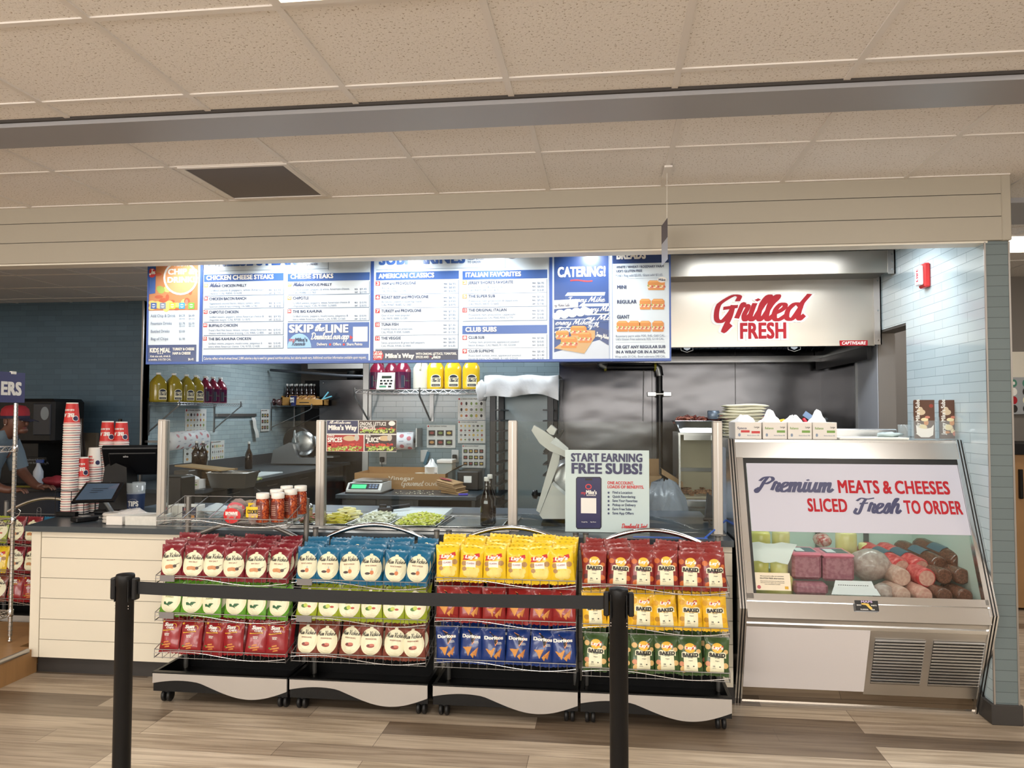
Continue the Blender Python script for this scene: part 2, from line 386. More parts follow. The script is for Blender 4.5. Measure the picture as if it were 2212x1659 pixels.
# ======================= room materials ==============================================================
WHITE = mat('white_paint', (222, 216, 202), .45)
CREAM = mat('cream_shiplap', (222, 214, 196), .42, var=.03, vscale=2)
BULK = mat('bulkhead_paint', (164, 157, 143), .5)
GROOVE = mat('groove_shadow_gap', (70, 66, 60), .8)
def floor_mat():
    m = mat('wood_plank_tile', (160, 140, 118), .3); nt, N, L = nodes(m); p = N['Principled BSDF']
    tc = N.new('ShaderNodeTexCoord'); mp = N.new('ShaderNodeMapping'); L.new(tc.outputs['Object'], mp.inputs[0])
    mp.inputs['Location'].default_value = (.37, .05, 0)
    br = N.new('ShaderNodeTexBrick'); L.new(mp.outputs[0], br.inputs['Vector']); br.inputs['Scale'].default_value = 1
    br.inputs['Brick Width'].default_value = 1.2; br.inputs['Row Height'].default_value = .152; br.offset = .37; br.offset_frequency = 3
    br.inputs['Mortar Size'].default_value = .0014; br.inputs['Mortar Smooth'].default_value = .2; br.inputs['Bias'].default_value = 0
    br.inputs['Color1'].default_value = (0, 0, 0, 1); br.inputs['Color2'].default_value = (1, 1, 1, 1); br.inputs['Mortar'].default_value = (.35, .35, .35, 1)
    cr_ = N.new('ShaderNodeValToRGB'); L.new(br.outputs['Color'], cr_.inputs[0]); e = cr_.color_ramp.elements
    e[0].position = 0; e[0].color = S(112, 96, 80); e[1].position = 1; e[1].color = S(232, 218, 198)
    for q, c in ((.14, (134, 118, 100)), (.24, (192, 176, 156)), (.5, (174, 158, 139)), (.68, (214, 199, 177)), (.85, (180, 163, 141))):
        k = e.new(q); k.color = S(*c)
    m2 = N.new('ShaderNodeMapping'); L.new(tc.outputs['Object'], m2.inputs[0]); m2.inputs['Scale'].default_value = (1.2, 22, 1)
    n = N.new('ShaderNodeTexNoise'); L.new(m2.outputs[0], n.inputs['Vector']); n.inputs['Scale'].default_value = 1.6; n.inputs['Detail'].default_value = 7; n.inputs['Distortion'].default_value = .5
    r2 = N.new('ShaderNodeValToRGB'); L.new(n.outputs['Fac'], r2.inputs[0]); r2.color_ramp.elements[0].position = .36; r2.color_ramp.elements[0].color = S(166, 154, 142); r2.color_ramp.elements[1].position = .58; r2.color_ramp.elements[1].color = (1, 1, 1, 1)
    mx = N.new('ShaderNodeMix'); mx.data_type = 'RGBA'; mx.blend_type = 'MULTIPLY'; mx.inputs[0].default_value = .55
    L.new(cr_.outputs[0], mx.inputs[6]); L.new(r2.outputs[0], mx.inputs[7])
    m3 = N.new('ShaderNodeMapping'); L.new(tc.outputs['Object'], m3.inputs[0]); m3.inputs['Scale'].default_value = (.8, 3.5, 1)
    n3 = N.new('ShaderNodeTexNoise'); L.new(m3.outputs[0], n3.inputs['Vector']); n3.inputs['Scale'].default_value = 2.3; n3.inputs['Detail'].default_value = 3
    r3 = N.new('ShaderNodeValToRGB'); L.new(n3.outputs['Fac'], r3.inputs[0]); r3.color_ramp.elements[0].position = .35; r3.color_ramp.elements[0].color = S(205, 200, 195); r3.color_ramp.elements[1].position = .65; r3.color_ramp.elements[1].color = (1, 1, 1, 1)
    m4 = N.new('ShaderNodeMix'); m4.data_type = 'RGBA'; m4.blend_type = 'MULTIPLY'; m4.inputs[0].default_value = .45
    L.new(mx.outputs[2], m4.inputs[6]); L.new(r3.outputs[0], m4.inputs[7])
    m5 = N.new('ShaderNodeMix'); m5.data_type = 'RGBA'; L.new(br.outputs['Fac'], m5.inputs[0]); L.new(m4.outputs[2], m5.inputs[6]); m5.inputs[7].default_value = S(92, 80, 68)
    L.new(m5.outputs[2], p.inputs['Base Color']); p.inputs['Roughness'].default_value = .34
    return m
def ceil_mat():
    m = mat('fissured_ceiling_tile', (240, 230, 218), .9); nt, N, L = nodes(m); p = N['Principled BSDF']
    tc = N.new('ShaderNodeTexCoord')
    n = N.new('ShaderNodeTexNoise'); L.new(tc.outputs['Object'], n.inputs['Vector']); n.inputs['Scale'].default_value = 105; n.inputs['Detail'].default_value = 2; n.inputs['Roughness'].default_value = .6
    r = N.new('ShaderNodeValToRGB'); L.new(n.outputs['Fac'], r.inputs[0]); r.color_ramp.elements[0].position = .335; r.color_ramp.elements[0].color = S(172, 160, 148); r.color_ramp.elements[1].position = .40; r.color_ramp.elements[1].color = S(234, 230, 226)
    L.new(r.outputs[0], p.inputs['Base Color'])
    b = N.new('ShaderNodeBump'); b.inputs['Strength'].default_value = .35; b.inputs['Distance'].default_value = .004; L.new(n.outputs['Fac'], b.inputs['Height']); L.new(b.outputs[0], p.inputs['Normal'])
    return m
FLOOR, CEIL = floor_mat(), ceil_mat()
RAIL = mat('ceiling_rail_white', (226, 221, 216), .4)
KRAIL = mat('kitchen_ceiling_white', (205, 205, 205), .7)
TILE_L = tile_mat('pale_blue_glass_tile', (156, 174, 178), (170, 187, 190), (116, 130, 135), .2, .0555, .0016, 1)
TILE_R = tile_mat('pale_blue_glass_tile_right', (176, 194, 200), (188, 204, 209), (132, 147, 152), .32, .0555, .0016, 1)
TILE_B = tile_mat('grey_blue_tile_back', (122, 139, 144), (133, 150, 155), (88, 102, 107), .2, .0555, .0016, 0)
TILE_D = tile_mat('slate_blue_tile', (66, 88, 102), (72, 95, 110), (52, 72, 86), .2, .0555, .0018, 0, .45)  # darkened tile: the left rear wall's lack of light is in the colour
TILE_C = tile_mat('grey_green_tile_column', (98, 110, 112), (104, 116, 118), (66, 76, 77), .16, .0555, .0016, 0, .5, .3, .08)
TILE_C.node_tree.nodes['Brick Texture'].offset = 0
DARKTILE = mat('charcoal_base_tile', (52, 49, 47), .5, var=.1)
GREY = mat('grey_wall_paint', (120, 114, 108), .6)
STEEL = mat('brushed_steel', (196, 196, 194), .27, 1, bump=.02, bscale=3, stretch=(2, 2, 90))
STEELD = mat('dull_steel', (150, 152, 152), .35, 1)
def wavy():
    m = mat('steel_wall_panel', (80, 80, 82), .2, 1); nt, N, L = nodes(m); p = N['Principled BSDF']
    tc = N.new('ShaderNodeTexCoord'); mp = N.new('ShaderNodeMapping'); L.new(tc.outputs['Object'], mp.inputs[0]); mp.inputs['Scale'].default_value = (1.1, 1.1, 2.2)
    n = N.new('ShaderNodeTexNoise'); L.new(mp.outputs[0], n.inputs['Vector']); n.inputs['Scale'].default_value = 1.5; n.inputs['Detail'].default_value = 1.5
    b = N.new('ShaderNodeBump'); b.inputs['Strength'].default_value = .5; b.inputs['Distance'].default_value = .022; L.new(n.outputs['Fac'], b.inputs['Height']); L.new(b.outputs[0], p.inputs['Normal'])
    return m
SSWALL = wavy()
ALU = mat('satin_aluminium', (178, 174, 170), .35, .9)
CHROME = mat('bright_chrome', (215, 215, 215), .13, 1)
BLACK = mat('black_plastic', (13, 13, 15), .4, spec=.35)
BLACKM = mat('matte_black_metal', (9, 9, 11), .45, spec=.3)
DARK = mat('dark_grey_laminate', (56, 58, 60), .45)
STONE = mat('charcoal_solid_surface', (58, 66, 72), .3, var=.06, vscale=30)
WOOD = mat('oak_board', (160, 122, 80), .45, var=.22, vscale=3, stretch=(1, 9, 1))
GLOW = mat('lit_diffuser', (255, 240, 214), .5, emit=4.5)
GLOWC = mat('lit_diffuser_cool', (232, 243, 255), .5, emit=5)
# ======================= shell =========================================================================
b = B(); b.box(-8.5, 7, -4, 12, -.1, 0, FLOOR); struct(b, 'floor')
b = B()
b.box(-3.5, -8.5, 1.5, 4.42, 0, .15, WOOD).box(-8.5, -3.62, 4.42, 4.93, 0, .15, WOOD)
struct(b, 'floor_platform')
b = B(); b.tube([(-3.5, 1.5, .152), (-3.5, 4.34, .152)], .016, ALU); struct(b, 'trim_1')
# store ceiling with its rails
b = B(); b.box(-8.5, 2.11, -4, 4.36, ZC, ZC+.05, CEIL).box(2.11, 7, -4, 7.5, ZC, ZC+.05, CEIL); struct(b, 'ceiling')
b = B()
XR = [-1.64+.635*k for k in range(-11, 14)]
for x in XR:
    b.box(x-.012, x+.012, -4, 2.98, ZC-.006, ZC, RAIL)
    b.box(x+.036, x+.06, 3.24, 4.28 if x < 2 else 7.5, ZC-.006, ZC, RAIL)
for y in (-3.1, -1.9, -.7, 1.0, 2.228, 2.82): b.box(-8.5, 7, y-.012, y+.012, ZC-.0055, ZC, RAIL)
for y in (3.65, 4.27, 4.9, 5.5, 6.1, 6.7): b.box(-8.5 if y < 4.5 else 2.11, 2.1 if y < 4.3 else 7, y-.01, y+.01, ZC-.0055, ZC, RAIL)
struct(b, 'trim_2')
b = B(); GB = mat('grey_beam', (158, 158, 162), .38, .1)
b.box(-8.5, 7, 2.985, 3.225, ZC-.03, ZC+.02, GB).box(-8.5, 7, 2.972, 2.985, ZC-.012, ZC, mat('beam_shadow_gap', (60, 56, 54), .8)).box(-8.5, 7, 3.225, 3.245, ZC-.02, ZC, RAIL)
struct(b, 'trim_3')
b = B(); b.box(2.2, 7, 4.75, 5.3, ZC-.03, ZC, GB); struct(b, 'trim_4')
# bulkhead over the counter: three planks and an end board
b = B()
for z0, z1 in ((2.515, 2.638), (2.642, 2.757), (2.761, ZC)): b.box(-8.5, 2.062, 4.28, 4.40, z0, z1, BULK)
b.box(-8.5, 2.062, 4.284, 4.395, 2.52, ZC, GROOVE).box(2.062, 2.108, 4.274, 4.46, 2.512, ZC, BULK, .004).box(-8.5, 2.0, 4.30, 4.41, 2.505, 2.516, WHITE)
struct(b, 'wall_bulkhead')
# kitchen ceiling, walls
b = B(); b.box(-8.5, 2.0, 4.40, 12, ZK, ZK+.05, KRAIL)
for x in range(-13, 4): b.box(x*.61-.01, x*.61+.01, 4.42, 11.4, ZK-.004, ZK, RAIL)
for k in range(12): b.box(-8.5, 1.98, 4.6+k*.61-.01, 4.62+k*.61, ZK-.0035, ZK, RAIL)
struct(b, 'ceiling_kitchen')
b = B(); b.box(-8.5, -4.69, 7.3, 7.42, 0, ZC, TILE_D); struct(b, 'wall_back_left')
b = B(); b.box(-4.81, -4.69, 7.302, 11.4, 0, ZC, TILE_L); struct(b, 'wall_left')
b = B(); b.box(-4.698, -4.682, 7.29, 7.304, .1, ZK, ALU); struct(b, 'trim_5')
b = B(); b.box(-4.69, 2, 11.4, 11.5, 0, ZC, GREY); struct(b, 'wall_rear_kitchen')
b = B(); b.box(-2.335, -.45, 7.4, 7.52, 0, ZC, TILE_B); struct(b, 'wall_back')
b = B(); b.box(-2.40, -2.335, 7.385, 7.52, 0, ZK, STEELD, .004); struct(b, 'trim_6')
b = B()
b.box(-.45, 1.985, 7.4, 7.52, 0, ZC, SSWALL)
for x in (.43, 1.2): b.box(x-.002, x+.002, 7.396, 7.4, .9, ZC, GROOVE)
struct(b, 'wall_back_steel')
b = B()
T = TILE_R
b.box(1.985, 2.105, 4.31, 5.389, .0, ZC, T).box(1.985, 2.105, 5.389, 5.95, 2.21, ZC, T).box(1.985, 2.105, 5.95, 7.5, 0, ZC, mat('smooth_grey_white_wall', (186, 190, 198), .5))
b.box(1.978, 1.985, 5.93, 6.05, 2.21, ZK, T)
b.box(1.986, 2.106, 4.304, 4.31, .1, 2.514, TILE_C)
struct(b, 'wall_right')
b = B(); b.box(1.972, 1.985, 6.42, 7.4, .9, 2.06, SSWALL).box(1.968, 1.986, 6.40, 6.425, .9, 2.06, STEELD); struct(b, 'wall_right_steel')
b = B(); b.box(1.981, 1.989, 4.298, 4.306, .1, 2.51, ALU).box(2.1, 2.109, 4.3, 4.308, .1, 2.51, ALU); struct(b, 'trim_7')
b = B(); b.box(1.968, 2.122, 4.294, 4.62, 0, .105, DARKTILE, .004); struct(b, 'baseboard_right')
DG = mat('doorway_reveal_paint', (128, 123, 118), .6)
b = B(); b.box(1.99, 2.11, 5.389, 5.40, 0, 2.21, DG).box(1.99, 2.11, 5.94, 5.95, 0, 2.21, DG).box(1.99, 2.11, 5.4, 5.94, 2.195, 2.21, mat('doorway_head_paint', (84, 80, 76), .6)); struct(b, 'door_1')  # head darker than the reveals: underside shade put into its colour
b = B(); b.box(2.0, 2.9, 7.38, 7.5, 0, ZC, DG).box(2.9, 3.0, 6.36, 7.5, 0, ZC, DG); struct(b, 'wall_corridor')
b = B(); b.box(2.9, 7, 7.5, 7.6, 0, ZC, GREY).box(2.9, 7, 7.49, 7.5, 1.93, 2.17, WHITE); struct(b, 'wall_far_right')
b = B(); b.box(-8.6, -8.5, -4, 12, 0, ZC, WHITE); struct(b, 'wall_far_left')
b = B(); b.box(7, 7.1, -4, 7.6, 0, ZC, WHITE); struct(b, 'wall_store_right')
SW = mat('store_wall_paint', (200, 190, 174), .6)
b = B(); b.box(-8.5, 7, -4.1, -4, 0, 1.5, SW).box(-8.5, 7, -4.1, -4, 2.76, ZC, SW)
for k in range(7): b.box(-8.5+k*2.5, -8.3+k*2.5, -4.1, -4, 1.5, 2.76, SW)
b.box(4.2, 7, -4.1, -4, 1.5, 2.76, SW)
struct(b, 'wall_rear')
for k in range(5):
    q = B(); q.box(-8.3+k*2.5, -6.0+k*2.5, -4.06, -4.05, 1.5, 2.76, mat('daylit_shop_window', (255, 244, 226), .3, emit=1.6)); struct(q, 'window_%d' % (k+1))  # glowing panes of the added, unseen windows
# ======================= ceiling fittings ===================================================================
def troffer(x, y, w, d, z, g, nm, label, frame=RAIL):
    t = thing(nm, (x, y, z-.012), label, 'ceiling light', 'recessed light panels')
    q = B()
    for a, c, e, f in ((-w/2, w/2, -d/2, -d/2+.02), (-w/2, w/2, d/2-.02, d/2), (-w/2, -w/2+.02, -d/2+.02, d/2-.02), (w/2-.02, w/2, -d/2+.02, d/2-.02)):
        q.box(x+a, x+c, y+e, y+f, z-.012, z-.001, frame)
    q.build('frame', t)
    B().box(x-w/2+.02, x+w/2-.02, y-d/2+.02, y+d/2-.02, z-.008, z-.002, g).build('diffuser', t)
NT = ['ahead over the middle', 'over the left front', 'over the right front', 'behind the viewer in the middle', 'behind the viewer at left', 'behind the viewer at right', 'far left', 'far right']
for i, (tx, ty, td) in enumerate(TROFFERS):
    troffer(tx, ty, .60, td, ZC, GLOW, 'ceiling_light', 'recessed white ceiling light panel of the shop, %s' % ['over the left front', 'cut by the top edge of the picture', 'over the right front', 'behind the viewer at left', 'behind the viewer in the middle', 'behind the viewer at right', 'at the far left', 'at the far right'][i])
for i, (kx, ky, kw, kd, kp) in enumerate(KPANELS):
    troffer(kx, ky, kw+.04, kd+.04, ZK, GLOWC, 'ceiling_light', 'cool white kitchen ceiling panel hidden above the menu boards, %s' % ['left', 'middle', 'in front of the hood', 'over the left passage'][i])
troffer(3.1, 6.03, .62, .62, ZC, GLOW, 'ceiling_light', 'bright ceiling light panel at right, beyond the grey tiled column')
area('troffer_light', (3.1, 6.03, ZC-.02), .56, .56, 14, WARM)
troffer(2.5, 6.5, .3, .3, ZC, GLOW, 'ceiling_light', 'small ceiling light panel in the corridor behind the doorway')
area('troffer_light', (2.5, 6.5, ZC-.02), .25, .25, 9, WARM)  # added corridor lamp, unseen, to lift the dark doorway
t = thing('ceiling_vent', (-1.885, 3.93, ZC-.012), 'dark perforated square return air grille in the tiled ceiling', 'vent')
GR = mat('perforated_grille', (92, 84, 82), .5, .3); nt, N, L = nodes(GR)
tc = N.new('ShaderNodeTexCoord'); vo = N.new('ShaderNodeTexVoronoi'); vo.inputs['Scale'].default_value = 110; vo.inputs['Randomness'].default_value = 0; L.new(tc.outputs['Object'], vo.inputs['Vector'])
r_ = N.new('ShaderNodeValToRGB'); r_.color_ramp.elements[0].position = .3; r_.color_ramp.elements[0].color = S(40, 36, 36); r_.color_ramp.elements[1].position = .4; r_.color_ramp.elements[1].color = S(104, 96, 94); L.new(vo.outputs['Distance'], r_.inputs[0]); L.new(r_.outputs[0], N['Principled BSDF'].inputs['Base Color'])
B().box(-2.15, -1.615, 3.665, 4.205, ZC-.008, ZC-.002, GR).build('grille', t)
q = B()
for a in ((-2.175, -1.59, 3.645, 3.667), (-2.175, -1.59, 4.203, 4.225), (-2.175, -2.148, 3.667, 4.203), (-1.617, -1.59, 3.667, 4.203)): q.box(a[0], a[1], a[2], a[3], ZC-.012, ZC-.001, RAIL)
q.build('frame', t)
# ======================= exhaust hood ===================================================================
HOODS = mat('hood_steel', (172, 166, 156), .3, 1, bump=.03, bscale=2.2, stretch=(1, 1, 2.5))
t = thing('exhaust_hood', (.75, 6.6, 2.1), 'long stainless steel kitchen hood carrying the big red script sign', 'hood')
q = B(); q.box(-.45, 1.935, 5.85, 5.87, 2.105, 2.59, HOODS).box(-.45, 1.935, 5.845, 5.885, 2.098, 2.112, HOODS)
q.box(-.45, -.43, 5.87, 7.38, 2.105, 2.59, STEELD).box(1.915, 1.935, 5.87, 7.38, 2.105, 2.59, STEELD).box(-.43, 1.915, 5.87, 7.38, 2.58, 2.6, STEELD)
q.build('canopy', t)
q = B(); q.box(-.45, 1.95, 5.56, 5.58, 2.58, 2.735, HOODS).box(-.45, 1.95, 5.58, 5.9, 2.588, 2.6, mat('hood_gap_metal', (96, 94, 92), .4, .8)).build('closure_panel', t)
q = B()
for (y, z0, z1) in ((5.555, 2.57, 2.735), (5.842, 2.105, 2.6)):
    q.box(1.935, 1.984, y, y+.006, z0, z1, ALU).box(1.976, 1.984, y, y+.06, z0, z1, ALU)
    for k in range(3): q.lathe([(.006, -.004), (.005, 0)], (1.96, y-.001, z0+.03+(z1-z0-.06)*k/2), CHROME, 8, axis=1)
q.build('wall_flange', t)
FILT = mat('hood_filter_steel', (96, 112, 132), .22, 1)
q = B()
for k in range(5):
    x = -.4+k*.465; q.add([(x, 6.25, 2.52), (x+.455, 6.25, 2.52), (x+.455, 7.1, 2.16), (x, 7.1, 2.16)], [(0, 1, 2, 3)], FILT)
    for j in range(1, 9): q.tube([(x+.05*j, 6.25, 2.515), (x+.05*j, 7.1, 2.155)], .006, FILT, 4)
q.build('filter_bank', t)
q = B(); q.box(-.43, 1.915, 7.12, 7.38, 2.068, 2.085, STEEL).box(-.43, 1.915, 7.10, 7.12, 2.066, 2.12, CHROME).build('grease_gutter', t)
for x in (.62, 1.42):
    q = B(); q.lathe([(.03, 0), (.032, -.02), (.022, -.05), (.004, -.06)], (x, 6.05, 2.15), mat('hood_lamp_glass', (215, 225, 235), .1, emit=.4), 12); L_ = q.build('hood_lamp', t)
    q = B(); q.tube([(x-.05, 6.05, 2.17), (x-.045, 6.05, 2.09), (x, 6.05, 2.075), (x+.045, 6.05, 2.09), (x+.05, 6.05, 2.17)], .003, CHROME, 5); q.build('lamp_guard', L_)
# dark fillet along the hood's right side
B().box(1.90, 1.93, 5.9, 7.3, 2.0, 2.1, BLACKM).build('side_fillet', t)
RED, NAVY, SIGNW = mat('sign_red', (172, 32, 42), .6, spec=.25), mat('sign_navy', (52, 54, 92), .4), mat('sign_white', (240, 238, 232), .45)
t = thing('wall_sign', py(1640, 690, 5.84), 'big red Grilled FRESH script sign with white outline on the steel hood', 'sign')
YS = 5.846
def pw(Y, x1, x2, y=700): return py(x2, y, Y).x-py(x1, y, Y).x
g0 = py(1545, 710, YS); hx = pw(YS, 0, 30)
for nm, m, ex, y in (('outline', SIGNW, 1.0, YS-.001), ('lettering', RED, 0, YS-.004)):
    q = B(); mp = flat(y)
    o = py(1540, 692, YS); w_ = pw(YS, 1536, 1740)
    script(q, 'Grilled', lambda u, v, d=0: mp(u, v if v < o.z+.118 else o.z+.118+(v-o.z-.118)*.52, d), m, .118, o.x, o.z, pen=.19+.20*ex, width=w_*.93, up=.0, k=6, shear=.28)
    if ex:
        for dx in (-.012, .012):
            for dz in (-.012, .012): text(q, 'FRESH', lambda u, v, d=0: mp(u+dx, v+dz, d+dx*.02+dz*.01), m, .118, py(1597, 732, YS).x, py(1597, 732, YS).z, .10, pw(YS, 1597, 1700))
    else: text(q, 'FRESH', mp, m, .118, py(1597, 732, YS).x, py(1597, 732, YS).z, .06, pw(YS, 1597, 1700))
    q.build(nm, t)
t = thing('maker_plate', py(1845, 741, YS), 'small red maker plate with white lettering at the lower right corner of the hood', 'sign')
a, c = py(1814, 747, YS), py(1874, 735, YS)
B().box(a.x, c.x, YS-.003, YS+.003, a.z, c.z, RED).build('plate', t)
q = B(); text(q, 'CAPTIVEAIRE', flat(YS-.004), SIGNW, (c.z-a.z)*.6, a.x+.012, a.z+(c.z-a.z)*.2, .04, (c.x-a.x)*.86, shear=.2); q.build('lettering', t)
# fire alarm on the right wall
t = thing('fire_alarm', px(1995, 605, 1.985), 'red fire alarm strobe with a clear lens on the pale tiled right wall', 'fire alarm')
B().box(1.948, 1.985, 4.98, 5.075, 2.385, 2.535, mat('alarm_red', (205, 40, 40), .35), .008).build('housing', t)
B().box(1.922, 1.948, 4.99, 5.065, 2.40, 2.52, mat('alarm_lens', (240, 232, 236), .1, spec=.6), .006).build('lens', t)
q = B(); text(q, 'FIRE', lambda u, v, d=0: (1.9215-d, 5.05-v+2.41, 2.42+u), RED, .03, 0, 2.42, .05); q.build('lettering', t)
# ======================= menu boards ====================================================================
BY = 4.85
BLUEF = mat('menu_frame_blue', (58, 92, 168), .35)
BW = mat('menu_white', (214, 228, 238), .22, spec=.6)
BHEAD = mat('menu_header_blue', (66, 102, 170), .25)
BNAVY = mat('menu_navy', (54, 74, 124), .25)
BTXT = mat('menu_text_navy', (58, 70, 104), .4)
BSML = mat('menu_text_grey', (128, 142, 164), .4)
BRED = mat('menu_red', (208, 58, 62), .35)
BOR = mat('menu_orange', (228, 160, 92), .35)
BCARD = mat('menu_card', (226, 238, 246), .22, spec=.6)
BSHAD = mat('menu_card_edge', (120, 138, 160), .5)
BUN, MEAT, LET, CHZ, BOARDW = mat('print_bun', (214, 142, 72), .4), mat('print_meat', (208, 132, 112), .4), mat('print_lettuce', (160, 180, 90), .4), mat('print_cheese', (240, 226, 180), .4), mat('print_board', (206, 168, 118), .4)
class Pr:
    """print laid out on a plane at depth Y, in the pixels of an enlarged crop of the photo"""
    def __init__(s, Y, ox, oy, sc, b=None): s.Y, s.ox, s.oy, s.sc = Y, ox, oy, sc; s.b = b or B(); s.n = s.k = 0
    def p(s, X, Y_): return py(s.ox+X/s.sc, s.oy+Y_/s.sc, s.Y)
    def lay(s): s.n += 1; return flat(s.Y-.0006-.0004*min(s.n, 9))
    def t(s, txt, X1, X2, Yb, H, m, bold=.05, sh=0, lv=6):
        a, c = s.p(X1, Yb), s.p(X2, Yb); h = s.p(X1, Yb-H).z-a.z
        nat = sum(GL.get(k, GL[' '])[2] for k in txt)*h
        if len(txt) > 12 and c.x-a.x > nat*1.05: c.x = a.x+nat
        text(s.b, txt, flat(s.Y-.0006*lv), m, h, a.x, (a.z+c.z)/2, bold, c.x-a.x, shear=sh)
    def sc_(s, txt, X1, X2, Yb, H, m, pen=.2, up=0, lv=6, sh=.25):
        a, c = s.p(X1, Yb), s.p(X2, Yb); h = s.p(X1, Yb-H).z-a.z
        script(s.b, txt, flat(s.Y-.0006*lv), m, h, a.x, (a.z+c.z)/2, pen, c.x-a.x, up=up, shear=sh)
    def r(s, X0, Y0, X1, Y1, m, lv=2):
        a, c = s.p(X0, (Y0+Y1)/2), s.p(X1, (Y0+Y1)/2); z1 = s.p((X0+X1)/2, Y0).z; z0 = s.p((X0+X1)/2, Y1).z
        patch(s.b, flat(s.Y-.0006*lv), a.x, c.x, z0, z1, m)
    def q(s, pts, m, lv=3): s.b.poly([(s.p(*k).x, s.Y-.0006*lv, s.p(*k).z) for k in pts], m)
    def e(s, X, Y_, rx, ry, m, lv=3, n=20):
        s.k = (s.k+1) % 24; a = s.p(X, Y_); disc(s.b, flat(s.Y-.0006*lv-.00002*s.k), a.x, a.z, s.p(X+rx, Y_).x-a.x, s.p(X, Y_-ry).z-a.z, m, n)
    def ring(s, X, Y_, r0, r1, m, lv=4):
        vs = []; n = 28
        for k in range(n):
            w = 2*math.pi*k/n
            for rr in (r0, r1): g = s.p(X+rr*math.cos(w), Y_+rr*math.sin(w)); vs.append((g.x, s.Y-.0006*lv, g.z))
        s.b.add(vs, [(2*k, 2*k+1, (2*k+3) % (2*n), (2*k+2) % (2*n)) for k in range(n)], m)
    def sub(s, X, Y_, w, h, lv=5):
        def rr(x0, y0, x1, y1, m, l, k=.3):
            c = (y1-y0)*k; s.q([(x0+c, y0), (x1-c, y0), (x1, y0+c), (x1, y1-c*.4), (x1-c*.4, y1), (x0+c*.4, y1), (x0, y1-c*.4), (x0, y0+c)], m, l)
        rr(X-w*.48, Y_+h*.14, X+w*.48, Y_+h*.5, BUN, lv); s.r(X-w*.5, Y_-h*.02, X+w*.5, Y_+h*.32, MEAT, lv+.5)
        for k in range(9): f = k/8-.5; s.e(X+w*f*.94, Y_+h*(.06+.04*(k % 3)), w*.07, h*.07, (LET, CHZ, mat('print_tomato_red', (196, 84, 60), .4))[k % 3], lv+.7, 8)
        for k in range(6): f = k/5-.5; s.e(X+w*f*.9, Y_+h*.24, w*.1, h*.055, (CHZ, MEAT)[k % 2], lv+.8, 8)
        rr(X-w*.5, Y_-h*.46, X+w*.5, Y_+h*.02, BUN, lv+1.2, .38); rr(X-w*.42, Y_-h*.42, X+w*.36, Y_-h*.28, mat('print_bun_light', (228, 168, 98), .4), lv+1.4, .4)
Z3, Z4, Z5 = (300, 530, 4.254), (790, 530, 5.267), (1180, 440, 4.607)
def board(x0, x1, label):
    a, c = py(x0, 785, BY), py(x1, 785, BY); z0 = 1.928; zt = 2.64
    t = thing('menu_board', ((a.x+c.x)/2, BY+.02, z0), label, 'menu board', 'menu boards hung above the counter')
    q = B(); q.box(a.x, c.x, BY+.002, BY+.05, z0, zt, BLUEF).build('case', t)
    q = B(); f = .010
    q.box(a.x, a.x+f, BY-.006, BY+.003, z0, zt, BLUEF).box(c.x-f, c.x, BY-.006, BY+.003, z0, zt, BLUEF).box(a.x+f, c.x-f, BY-.006, BY+.003, z0, z0+f*1.6, BLUEF).build('frame', t)
    B().box(a.x+f, c.x-f, BY, BY+.002, z0+f, zt, BW).build('panel', t)
    for hx in (a.x+.1, c.x-.1): B().tube([(hx, BY+.03, zt), (hx, BY+.03, ZK)], .004, STEELD, 6).build('hanger', t)
    return t
t1 = board(316, 433, 'narrow menu board with drink prices and kids meal, leftmost of the hung menu boards')
P = Pr(BY, *Z3)
P.r(88, 60, 545, 598, mat('print_salad', (196, 132, 88), .4), 1)
random.seed(3)
for k in range(34):
    P.e(random.uniform(170, 520), random.uniform(80, 585), random.uniform(14, 46), random.uniform(10, 34), random.choice([MEAT, CHZ, LET, mat('print_chip', (236, 204, 120), .4), mat('print_pepper', (190, 96, 64), .4), BUN]), 2, 9)
for k in range(16): P.e(random.uniform(110, 400), random.uniform(490, 580), 34, 20, mat('print_chip', (236, 204, 120), .4), 3, 9)
P.q([(92, 150), (160, 140), (152, 440), (98, 450)], BHEAD, 4); P.e(124, 255, 36, 42, BRED, 5); P.sc_('Jm', 100, 150, 265, 22, SIGNW, .2)
P.e(385, 300, 150, 145, mat('print_salad_light', (226, 160, 110), .4), 4); P.ring(385, 300, 140, 158, SIGNW, 5)
P.t('ADD A', 330, 452, 192, 32, SIGNW, .07); P.t('CHIP &', 268, 510, 268, 52, SIGNW, .07); P.t('DRINK!', 262, 520, 342, 52, SIGNW, .07)
for X, m in ((138, BHEAD), (222, BSML), (310, mat('print_yellow', (240, 214, 70), .4)), (398, mat('print_sky', (70, 160, 210), .4)), (484, mat('print_green', (120, 200, 80), .4))):
    P.r(X-27, 528, X+27, 584, m, 5); P.e(X, 556, 18, 16, SIGNW, 6); P.r(X-17, 550, X+17, 562, m, 7)
for s_, y, xs in (('Add Chip & Drink', 660, 338), ('Fountain Drinks', 730, 306), ('Bottled Drinks', 803, 284), ('Bag of Chips', 872, 272)): P.t(s_, 110, xs, y, 26, BSML, .02)
for s_, X1, X2, y in (('$4.29', 370, 425, 655), ('$4.49', 458, 512, 655), ('$2.79', 370, 425, 728), ('$2.99', 458, 512, 728), ('$3.09', 370, 425, 800), ('$1.99', 370, 425, 870)): P.t(s_, X1, X2, y, 20, BSML, .02)
for y in (680, 748): P.t('600-1010', 372, 425, y, 11, BSML, .03); P.t('800-1210', 460, 512, y, 11, BSML, .03)
